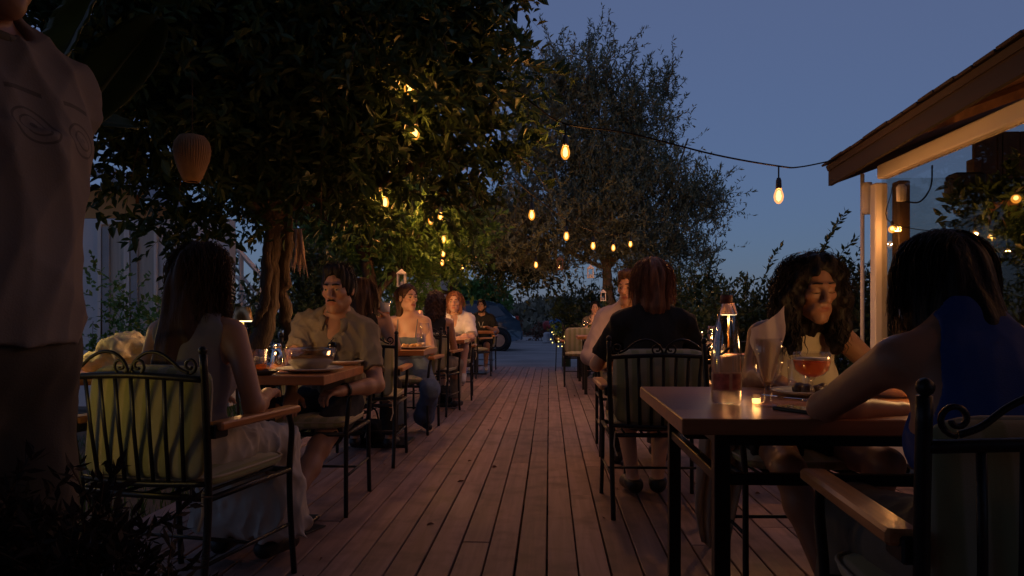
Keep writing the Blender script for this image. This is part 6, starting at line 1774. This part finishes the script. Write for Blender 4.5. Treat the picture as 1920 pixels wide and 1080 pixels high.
hx = [((0, -.07, .0), (.0, -.115, -.33), .082, .075), ((.055, -.045, -.02), (.075, -.075, -.32), .050, .040), ((-.055, -.045, -.02), (-.08, -.075, -.32), .050, .042), ((.03, -.08, -.2), (.04, -.125, -.40), .05, .03), ((-.04, -.08, -.2), (-.05, -.12, -.40), .05, .03)]
hm = hair_mass(rg, MATS['hair_brown'], w, hx, .007, .010, 95, .012)
strands(rg, MATS['hair_brown'], hm, 1500, .42, .010, .0, 2, .0014, spread=.10, inflate=.022, back_bias=.4, jit=.06, part=0, down=.3)

# --- 2: man with moustache facing us
root = (-1.205, 4.04, 184)
Wd = lambda px, py, D: loc(root, at(px, py, D))
w, rg = person('man with dark moustache in khaki short-sleeved shirt and dark shorts', *root, 'skin_tan',
    dict(sc=.97, lean=11, side=-7, slump=.045, yaw=-13, pitch=8, roll=0,
         armL=dict(el=Wd(706, 722, 3.86), to=Wd(640, 733, 3.64), pole=(-.7, -.3, -.6), palm=(.2, .3, -1), curl=45),
         armR=dict(to=Wd(545, 742, 3.6), pole=(.7, -.3, -.6)),
         legL=dict(to=Wd(530, 985, 3.38)[:2]+(.095,), pole=(-.35, .6, 1)), legR=dict(to=(.30, .45, .09), pole=(.4, .6, 1))), .005, stubble=.5, jaw=.002)
shirt(rg, 'cloth_khaki', w, .0055, .010, .74, (.066, .075, .06), .03, .05, openv=.10, disp=folds(.009, 34, 5, .6))
collar(rg, 'cloth_khaki', w)
shorts(rg, 'cloth_navy', w, .007, .70)
shoes(rg, 'shoe_black', w)
face_bits(rg, w, MATS['hair_black'], .62, (-.3, 0), .0058)
hm = hair_mass(rg, MATS['hair_black'], w, [((-.03, .045, .112), (.035, .04, .114), .026, .024), ((.070, -.01, .02), (.071, .012, -.02), .012, .008), ((-.070, -.01, .02), (-.071, .012, -.02), .012, .008)], .005, .005, 150, .011, 3, -.010)
strands(rg, MATS['hair_black'], hm, 700, .045, .002, .0, 5, .0014, spread=.5, inflate=.010, down=.04, step=.008, comb=(.15, -.45, .5))
m = MB()
for sd in (1, -1): m.tube([rg.hp_(sd*x, y_, z) for x, y_, z in ((.000, .0985, -.0505), (.010, .0975, -.0505), (.018, .092, -.0535), (.0245, .085, -.059))], [.0050, .0056, .0046, .0020], 8, flat=(1, .8))
m.build('moustache', MATS['hair_black'], w, True)
sg_ = MB(); c_ = rg.S+rg.fw*.155-rg.u*.07-rg.rt*.02
for k in (0, 1): sg_.sphere(tuple(c_-rg.u*.062*k+rg.rt*.004*k), (.025, .010, .023), 14, 9)
sg_.tube([tuple(c_-rg.u*.02), tuple(c_-rg.u*.042)], .004, 6); sg_.tube([tuple(c_+rg.u*.02+rg.rt*.01), tuple(c_+rg.u*.035-rg.fw*.03)], .003, 6)
sgl = thing('sunglasses', 'black sunglasses hooked on the khaki shirt', 'sunglasses', w.location, w.rotation_euler.z); sg_.build('lenses', MATS['lens_black'], sgl, True)
wt = MB(); d_ = Vector(rg.wr[-1]-rg.el[-1]).normalized(); c_ = Vector(rg.wr[-1])-d_*.03; e1 = d_.orthogonal().normalized(); e2 = d_.cross(e1)
wt.tube([c_+(e1*math.cos(a_)+e2*math.sin(a_))*.035 for a_ in np.linspace(0, 6.2832, 21)], .009, 6, cap=False, flat=(1.2, .4))
wch = thing('wrist_watch', 'black watch on the wrist of the moustached man', 'watch', w.location, w.rotation_euler.z); wt.build('strap', MATS['rubber_black'], wch, True)

# --- 3: dark-haired woman with raised drink, back to us, second left table
root = (-1.31, 5.12, 2); Wd = lambda px, py, D: loc(root, at(px, py, D))
w, rg = person('dark-haired woman from behind raising a glowing drink', *root, 'skin_tan',
    dict(fem=True, sc=.97, lean=6, slump=.03, yaw=-12, armR=dict(el=Wd(741, 650, 5.12), to=Wd(727, 600, 5.22), pole=(.8, .0, -.6), dir=(-.3, .3, .9), palm=(-.9, .3, 0), curl=65), armL=dict(to=(-.18, .34, .78))), .008)
sleeveless(rg, 'cloth_black', w, .008)
trousers(rg, 'cloth_black', w, .01); shoes(rg, 'shoe_black', w, .01)
hm = hair_mass(rg, MATS['hair_brown'], w, [((0, -.06, .0), (0, -.10, -.20), .080, .06), ((.05, -.04, -.02), (.06, -.06, -.17), .045, .035), ((-.05, -.04, -.02), (-.06, -.06, -.17), .045, .035)], .008, .008, 95)
strands(rg, MATS['hair_brown'], hm, 600, .25, .004, 0, 7, .0018, spread=.06, inflate=.014, back_bias=.6, jit=.06, down=.3)
dk = lathe_thing('drink_glass', 'glass of amber drink with white foam held up by the dark-haired woman', 'glass', at(722, 592, 5.24), [('wall', wall_prof([(.028, 0), (.030, .004), (.038, .13)], .0018), 'clear_glass', 22), ('drink', [(0, .005), (.029, .005), (.032, .055), (0, .055)], 'beer', 20), ('foam', [(0, .0555), (.0322, .0555), (.0368, .118), (0, .122)], 'foam', 20)])
dk.location.z -= .03

# --- 4: woman in jeans facing us
root = (-1.245, 6.60, 182); Wd = lambda px, py, D: loc(root, at(px, py, D))
w, rg = person('woman with swept-back dark hair in strappy top and blue jeans', *root, 'skin_fair',
    dict(fem=True, sc=.99, lean=5, slump=.03, yaw=42, pitch=2, armL=dict(to=Wd(792, 655, 6.25), pole=(-.35, -.5, -.9)), armR=dict(to=Wd(735, 660, 6.1), pole=(.7, -.5, -.6)),
         legL=dict(to=Wd(793, 790, 6.55)[:2]+(.10,), pole=(-.3, .8, 1), toe=(-.5, .9, -.35)), legR=dict(to=(.05, .22, .09), pole=(.3, .8, 1))), .006)
def strap_top(q):
    rg.torso(q, .006); q.half(rg.S-rg.u*.115, rg.u+rg.fw*.1)
garment(rg, 'top', MATS['cloth_slate'], w, .006, strap_top, folds(.003, 26, 2))
for sd in (1, -1):
    m = MB(); m.tube(spline([rg.S-rg.u*.13+rg.fw*.125+rg.rt*sd*.075, rg.S-rg.u*.03+rg.fw*.10+rg.rt*sd*.085, rg.S+rg.u*.055+rg.rt*sd*.085, rg.S-rg.u*.03-rg.fw*.10+rg.rt*sd*.08], 5), .004, 6); m.build('strap', MATS['cloth_slate'], w, True)
trousers(rg, 'denim', w, .008, .018, .94, 'jeans', .03); shoes(rg, 'shoe_black', w, .007, .002)
face_bits(rg, w, MATS['hair_black'], .8, (.3, 0), .0052)
hm = hair_mass(rg, MATS['hair_brown'], w, [((0, -.07, -.02), (.01, -.09, -.17), .06, .05), ((.045, -.05, -.04), (.05, -.06, -.16), .04, .03), ((-.045, -.05, -.04), (-.05, -.06, -.16), .04, .03)], .006, .006, 120, .010, 6, .0)
strands(rg, MATS['hair_brown'], hm, 600, .18, .002, 0, 9, .0014, spread=.0, inflate=.008, back_bias=.6, part=.01, jit=.05, down=.25)

# --- 5: curly-haired diner, back to us
w, rg = person('curly-haired diner from behind at the third left table', -1.19, 7.66, -6, 'skin_tan', dict(fem=True, sc=.97, lean=8, slump=.04, yaw=-8, armR=dict(to=(.10, .36, .78), pole=(.3, -.5, -.9)), armL=dict(to=(-.10, .36, .78), pole=(-.3, -.5, -.9))), .010)
sleeveless(rg, 'cloth_black', w, .010); trousers(rg, 'cloth_khaki', w, .012); shoes(rg, 'shoe_black', w, .012)
hm = hair_mass(rg, MATS['hair_brown'], w, [((0, -.05, .0), (0, -.08, -.15), .095, .085), ((.05, -.03, -.02), (.07, -.05, -.13), .05, .05), ((-.05, -.03, -.02), (-.07, -.05, -.13), .05, .05)], .008, .018, 60, .022, 5, 0, curlf=150)
curls(rg, MATS['hair_brown'], hm, 150, [((-.10, -.13, -.12), (.10, -.06, .09)), ((.06, -.08, -.1), (.12, .0, .06)), ((-.12, -.08, -.1), (-.06, .0, .06))], 6, .0035, .012, (.06, .14))

# --- 6: man in open white shirt
root = (-1.165, 9.16, 186); Wd = lambda px, py, D: loc(root, at(px, py, D))
w, rg = person('man with long light hair in an open white shirt, arms folded on the table', *root, 'skin_fair',
    dict(sc=1.0, lean=14, slump=.03, yaw=-6, pitch=2, armL=dict(el=Wd(884, 634, 8.86), to=Wd(850, 636, 8.70), pole=(-.8, -.3, -.5), curl=60), armR=dict(to=Wd(838, 630, 8.6), pole=(.8, -.3, -.4)),
         legL=dict(to=Wd(868, 700, 8.75), pole=(-.1, .7, 1), toe=(0, 1, -.6)), legR=dict(to=(.12, .35, .09))), .008, stubble=.3)
shirt(rg, 'cloth_white', w, .008, .020, .85, (.075, .085, .06), .03, .05, openv=.16); collar(rg, 'cloth_white', w)
shorts(rg, 'cloth_black', w, .010, .8); shoes(rg, 'shoe_pale', w, .009)
face_bits(rg, w, MATS['hair_light'], .8, (0, 0), .005)
hm = hair_mass(rg, MATS['hair_auburn'], w, [((.062, -.01, .02), (.072, .0, -.12), .030, .026), ((-.062, -.01, .02), (-.072, .0, -.12), .030, .026), ((0, -.06, -.02), (0, -.08, -.15), .07, .06)], .008, .007, 100, .012)
strands(rg, MATS['hair_auburn'], hm, 400, .18, .003, 0, 13, .0018, spread=.05, inflate=.012, part=.0, jit=.06, down=.3)

# --- 7: man in dark shirt near the car
w, rg = person('bearded man in a dark shirt seated last on the left row', -1.25, 13.9, 178, 'skin_tan',
    dict(sc=1.0, lean=8, slump=.03, yaw=-6, armL=dict(to=(-.16, .34, .80)), armR=dict(to=(.16, .36, .80)), legL=dict(to=(-.10, .30, .09)), legR=dict(to=(.16, .34, .09))), .011, stubble=1.0)
shirt(rg, 'cloth_black', w, .011, .016, .7); shorts(rg, 'cloth_black', w, .012, .9); shoes(rg, 'shoe_pale', w, .011)
face_bits(rg, w, MATS['hair_black'], .8); hair_mass(rg, MATS['hair_black'], w, [], .009, .006, 120, .012)
q = SDF()
for sd in (1, -1): q.cap(rg.hp_(sd*.055, .02, -.05), rg.hp_(sd*.02, .078, -.10), .018, .02, .02)
q.cap(rg.hp_(-.02, .08, -.105), rg.hp_(.02, .08, -.105), .02, .02, .02); obj('beard', q.mesh('beard', .006, MATS['hair_black']), w)
m = MB(); m.tube(spline([rg.N+rg.rt*.06+rg.fw*.05, rg.S+rg.rt*.035+rg.fw*.145-rg.u*.08, rg.S+rg.fw*.155-rg.u*.16, rg.S-rg.rt*.035+rg.fw*.145-rg.u*.08, rg.N-rg.rt*.06+rg.fw*.05], 5), .004, 5); m.build('neck_cord', MATS['shoe_pale'], w, True)

# --- 8: woman in blue, back to us, nearest right
root = (.875, 1.43, -2); Wd = lambda px, py, D: loc(root, at(px, py, D))
w, rg = person('woman in blue sleeveless top from behind, elbow resting on the table', *root, 'skin_tan',
    dict(fem=True, sc=1.0, lean=23, side=-1, slump=.045, yaw=12, pitch=16, head_off=(-.002, .02, -.035),
         armL=dict(el=Wd(1545, 764, 1.84), to=Wd(1690, 772, 1.93), pole=(-.6, .5, -.4), palm=(0, .2, -1), curl=30), armR=dict(to=(.20, .50, .79), pole=(.6, .3, -.4)),
         legL=dict(to=(-.13, .42, .09)), legR=dict(to=(.12, .42, .09))), .006)
sleeveless(rg, 'cloth_blue', w, .006, .008, (.09, .08, .075), .04, .075, .035, arm_r=.085)
trousers(rg, 'cloth_olive', w, .010, .03, .9, 'trousers', .04); shoes(rg, 'shoe_black', w, .008)
hx = [((0, -.055, .0), (0, -.085, -.13), .078, .070), ((.045, -.035, -.01), (.060, -.05, -.13), .044, .036), ((-.05, -.035, -.01), (-.062, -.04, -.12), .044, .036), ((.05, .0, .02), (.062, .0, -.11), .028, .024), ((-.055, .0, .02), (-.068, .005, -.10), .028, .026)]
hm = hair_mass(rg, MATS['hair_black'], w, hx, .006, .005, 110, .006)
strands(rg, MATS['hair_black'], hm, 1900, .205, .003, 0, 15, .0012, spread=.02, inflate=.011, back_bias=.2, jit=.05, part=0, down=.3)

# --- 9: curly-haired woman in cream top, looking down
root = (.965, 3.06, 183); Wd = lambda px, py, D: loc(root, at(px, py, D))
w, rg = person('curly-haired woman in cream sleeveless top looking down at her plate', *root, 'skin_brown',
    dict(fem=True, sc=1.0, lean=15, side=0, slump=.045, yaw=5, pitch=11, roll=2, head_off=(0, .05, -.03),
         armR=dict(el=Wd(1408, 712, 2.78), to=Wd(1452, 712, 2.56), pole=(.8, -.3, -.4), dir=(-.5, .8, -.25), palm=(-.1, -.1, -1), curl=42), armL=dict(to=Wd(1640, 725, 2.6), pole=(-.8, -.4, -.4)),
         legL=dict(to=(-.06, .40, .09), pole=(-.5, .8, 1)), legR=dict(to=(.06, .55, .09), pole=(.5, .8, 1))), .0045, lip=(.78, .45, .42))
sleeveless(rg, 'cloth_cream', w, .0055, .007, (.070, .078, .060), .02, .068, .045, disp=folds(.004, 30, 6))
shorts(rg, 'cloth_black', w, .008, .55); shoes(rg, 'shoe_black', w, .007)
face_bits(rg, w, MATS['hair_black'], .1, (0, -.6), .0044)
hx = [((0, -.06, .0), (0, -.09, -.16), .095, .085)]
for sd in (1, -1): hx += [((sd*.055, -.01, .06), (sd*.098, .0, -.04), .042, .052), ((sd*.098, .0, -.04), (sd*.105, .01, -.16), .052, .045), ((sd*.09, -.04, -.02), (sd*.10, -.05, -.18), .055, .045), ((sd*.105, .015, -.15), (sd*.085, .05, -.23), .038, .026), ((sd*.022, .03, .108), (sd*.074, .02, .055), .022, .026)]
hm = hair_mass(rg, MATS['hair_black'], w, hx, .0055, .010, 70, .014, 8, .0, curlf=80)
strands(rg, MATS['hair_black'], hm, 900, .27, .010, .003, 17, .0014, spread=.30, inflate=.024, part=.012, front_len=.25, face_w=.014, jit=.14, step=.007, down=.13)
curls(rg, MATS['hair_black'], hm, 240, [((.072, -.05, -.16), (.125, .05, .06)), ((-.125, -.05, -.16), (-.072, .05, .06)), ((-.09, -.10, -.1), (.09, -.06, .08)), ((.07, .02, -.16), (.11, .07, -.10)), ((-.11, .02, -.16), (-.07, .07, -.10))], 4, .0024, .0075, (.07, .13))

# --- 10: red-haired woman in black, back to us
w, rg = person('red-haired woman with shoulder-length bob from behind in a black top', .545, 3.94, 1, 'skin_fair',
    dict(fem=True, sc=1.0, lean=5, slump=.015, yaw=6, legR=dict(to=(.07, .30, .09)), legL=dict(to=(-.07, .28, .09)), armR=dict(to=(.20, .38, .76)), armL=dict(to=(-.20, .38, .76))), .007)
shirt(rg, 'cloth_black', w, .007, .018, .8, (.07, .07, .05), .03, .06); shorts(rg, 'cloth_black', w, .01, .98, .03, 'skirt'); shoes(rg, 'shoe_black', w, .008, .012)
hx = [((0, -.05, .0), (0, -.075, -.14), .088, .078), ((.05, -.03, -.01), (.072, -.04, -.14), .050, .042), ((-.05, -.03, -.01), (-.072, -.04, -.14), .050, .042)]
hm = hair_mass(rg, MATS['hair_auburn'], w, hx, .006, .009, 110, .014)
strands(rg, MATS['hair_auburn'], hm, 1100, .24, .003, 0, 19, .0014, spread=.08, inflate=.016, back_bias=.3, jit=.06, part=.01, down=.3)

# --- 11: man in lavender shirt behind her
root = (.60, 5.68, 182); Wd = lambda px, py, D: loc(root, at(px, py, D))
w, rg = person('man in a lavender long-sleeved shirt half hidden behind the red-haired woman', *root, 'skin_tan',
    dict(sc=1.03, lean=12, side=2, slump=.02, yaw=-30, pitch=6, armR=dict(el=Wd(1103, 668, 5.42), to=Wd(1150, 690, 5.25), pole=(.8, -.2, -.5)), armL=dict(to=(-.18, .36, .80))), .008)
shirt(rg, 'cloth_lavender', w, .008, .018, .7, long=True); collar(rg, 'cloth_lavender', w); trousers(rg, 'cloth_khaki', w, .011); shoes(rg, 'shoe_black', w, .01)
face_bits(rg, w, MATS['hair_brown'], .8); hm = hair_mass(rg, MATS['hair_brown'], w, [((-.02, .05, .10), (.03, .05, .10), .028, .026)], .007, .006, 120, .010)
strands(rg, MATS['hair_brown'], hm, 260, .04, .002, 0, 21, .0018, spread=.5, inflate=.010, down=.05, step=.008, comb=(.1, -.5, .4))

# --- 12: far smiling woman
w, rg = person('far woman with brightly lit face, hand at her chin', .775, 12.80, 180, 'skin_fair',
    dict(fem=True, sc=.97, lean=10, slump=.03, yaw=-8, roll=4, armR=dict(to=(.05, .22, .92), pole=(.6, .4, -.9), dir=(-.1, -.1, 1), palm=(0, -1, 0), curl=60), armL=dict(to=(-.2, .36, .78))), .010)
shirt(rg, 'cloth_olive', w, .011, .014, .8, (.075, .08, .06)); trousers(rg, 'cloth_black', w, .013); shoes(rg, 'shoe_black', w, .012)
face_bits(rg, w, MATS['hair_black'], .8); hair_mass(rg, MATS['hair_black'], w, [((0, -.07, .0), (0, -.08, -.08), .06, .05), ((0, -.10, .06), (0, -.12, .07), .04, .03)], .009, .006, 100, .012)

# --- 13: standing person, nearest left, head out of frame
def print_shirt():
    m = M('shirt_print', (.26, .225, .21), .92, var=.07, bump=.12, bscale=300)
    n, l = m.node_tree.nodes, m.node_tree.links; b = n['Principled BSDF']; src = b.inputs['Base Color'].links[0].from_socket
    tc = n.new('ShaderNodeTexCoord'); tot = None
    def math_(op, a, c=None, d=None):
        q = n.new('ShaderNodeMath'); q.operation = op
        for i, v in enumerate((a, c, d)):
            if v is None: continue
            if hasattr(v, 'node'): l.new(v, q.inputs[i])
            else: q.inputs[i].default_value = v
        return q.outputs[0]
    sx = n.new('ShaderNodeSeparateXYZ'); l.new(tc.outputs['Object'], sx.inputs[0])
    for cx in PRX:
        dx = math_('SUBTRACT', sx.outputs['X'], cx); dz = math_('SUBTRACT', sx.outputs['Z'], PRZ)
        d = math_('SQRT', math_('ADD', math_('MULTIPLY', dx, dx), math_('MULTIPLY', math_('MULTIPLY', dz, dz), 1.7)))
        for r_, w_ in ((.038, .005), (.022, .004), (.003, .005)):
            k = math_('LESS_THAN', math_('ABSOLUTE', math_('SUBTRACT', d, r_)), w_*.5); tot = k if tot is None else math_('MAXIMUM', tot, k)
        db = math_('ABSOLUTE', math_('SUBTRACT', math_('SUBTRACT', dz, .062), math_('MULTIPLY', math_('MULTIPLY', dx, dx), -3)))
        k = math_('MULTIPLY', math_('LESS_THAN', db, .004), math_('LESS_THAN', math_('ABSOLUTE', dx), .035)); tot = math_('MAXIMUM', tot, k)
    tot = math_('MULTIPLY', math_('MULTIPLY', tot, math_('GREATER_THAN', sx.outputs['Y'], 0.0)), .6)
    mx = n.new('ShaderNodeMix'); mx.data_type = 'RGBA'; mx.inputs['B'].default_value = (.05, .045, .045, 1)
    l.new(tot, mx.inputs['Factor']); l.new(src, mx.inputs['A']); l.new(mx.outputs['Result'], b.inputs['Base Color'])
M('cloth_dun', (.085, .072, .06), .9, var=.15, bump=.12, bscale=300)
PRX, PRZ = (-.10, .01), 1.31
print_shirt()
w, rg = person('standing person in a pale T-shirt with ringed eye print, head above the picture', -1.0, 1.22, -104, 'skin_tan',
    dict(sc=1.0, hip=.93, lean=2, yaw=0, pitch=8, armR=dict(to=(.27, .10, .86), pole=(.3, -1, 0)), armL=dict(to=(-.16, -.10, .92), pole=(-.2, -1, 0)),
         legR=dict(to=(.11, .04, .09), pole=(0, 1, .1)), legL=dict(to=(-.11, -.04, .09), pole=(0, 1, .1))), .007, stubble=.8)
def tee(q):
    rg.torso(q, .024, low=False); q.cyl(rg.H+V3(0, .01, .02), rg.S-rg.u*.12, .165, .175, .05)
    q.ell(rg.H+V3(0, .0, .10), (.185, .150, .15), None, .05)
    for sd in (1, -1): rg.upper(q, sd, .026, .75, True)
    neck_hole(rg, q, (.072, .075, .05), .02, .065); q.half(V3(0, 0, .948), (0, 0, -1))
garment(rg, 'tshirt', MATS['shirt_print'], w, .006, tee, folds(.009, 24, 12, .25))
m = MB(); m.tube([rg.N+rg.rt*math.sin(a_)*.078+rg.fw*(math.cos(a_)*.082+.020)+rg.u*(.012-.022*math.cos(a_)) for a_ in np.linspace(0, 6.2832, 33)], .007, 7, cap=False, flat=(.6, 1.2)); m.build('neckband', MATS['cloth_olive'], w, True)
trousers(rg, 'cloth_dun', w, .009, .022, .95, 'trousers', .02); shoes(rg, 'shoe_black', w, .009)
face_bits(rg, w, MATS['hair_brown'], .8); hair_mass(rg, MATS['hair_brown'], w, [], .008, .006, 120, .012)

# ------------------------------------------------------------------ loose things near the camera
# gauzy cloth hanging by the near right table
ck = thing('hanging_cloth', 'thin pale scarf hanging behind the near table leg', 'scarf', tuple(at(1342, 594, 2.95))[:2]+(0,))
m = MB(); rows = []
for i in range(19):
    f = i/18; z = .72-.60*f; row = []
    for j in range(21):
        t_ = j/20-.5; wv_ = .10+.07*math.sin(f*2.6)-.05*f; row.append((t_*wv_*1.3+.02*math.sin(f*5)+.015*f, .022*math.sin(t_*22+f*2)+.012*math.sin(t_*41), z-.05*abs(t_)*f+.02*math.sin(t_*9)*f))
    rows.append(row)
m.sheet(rows, .0015); m.build('cloth', M('gauze', (.50, .44, .38), .9, trans=.4, var=.1), ck, True)
# dark bag by the left chairs
bg_ = thing('dark_mat', 'small dark mat on the deck beside the long white skirt', 'mat', on(560, 990, 0.004)); bg_.rotation_euler = (0, 0, R(-20))
m = MB(); m.box((0, 0, .002), (.10, .075, .003), .001); m.build('sheet', MATS['rubber_black'], bg_)
for lab_, p_ in (('black bag on the deck under the second left table', at(690, 830, 5.8)), ('black bag under the third left table', at(832, 742, 8.6))):
    t = thing('bag', lab_, 'bag', (p_.x, p_.y, 0)); q = SDF(); q.ell((0, 0, .10), (.16, .10, .11), None, .05); q.cap((-.08, 0, .12), (.08, 0, .12), .07, None, .05); obj('body', q.mesh('body', .012, MATS['cloth_black'], folds(.012, 30, 2, 1)), t)
    m = MB(); m.tube(spline([(-.09, 0, .16), (-.05, .02, .28), (.05, .02, .28), (.09, 0, .16)], 5), .007, 6); m.build('handle', MATS['cloth_black'], t, True)
# feathery dark plant in the corner
tp_ = at(70, 594, 1.02)
pl = thing('potted_plant', 'dark feathery potted plant in the bottom left corner', 'plant', (tp_.x, tp_.y, 0))
m = MB(); m.lathe([(0, 0), (.13, 0), (.17, .34), (.185, .40), (.17, .41), (.15, .38), (0, .37)], n=28); m.build('pot', MATS['clay_pot'], pl, True)
g = np.random.default_rng(8)
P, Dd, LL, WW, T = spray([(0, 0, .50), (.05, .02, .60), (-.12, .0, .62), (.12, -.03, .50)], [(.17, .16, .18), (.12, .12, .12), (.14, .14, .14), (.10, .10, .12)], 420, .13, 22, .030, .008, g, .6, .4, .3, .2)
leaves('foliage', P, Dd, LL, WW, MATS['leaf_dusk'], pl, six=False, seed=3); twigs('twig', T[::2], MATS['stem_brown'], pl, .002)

# fallen leaves scattered on the boards
g = np.random.default_rng(15); n = 46
P = np.stack([g.uniform(-1.9, 2.0, n), 1.2+12*g.random(n)**1.5, np.full(n, .004)], 1); Dd = np.stack([g.normal(0, 1, n), g.normal(0, 1, n), g.uniform(.0, .12, n)], 1)
o = leaves('fallen_leaves', P, Dd, g.uniform(.025, .055, n), g.uniform(.012, .024, n), MATS['leaf_dry'], None, seed=16); tag(o, 'dry fallen leaves scattered over the deck boards', 'leaves', kind='stuff')
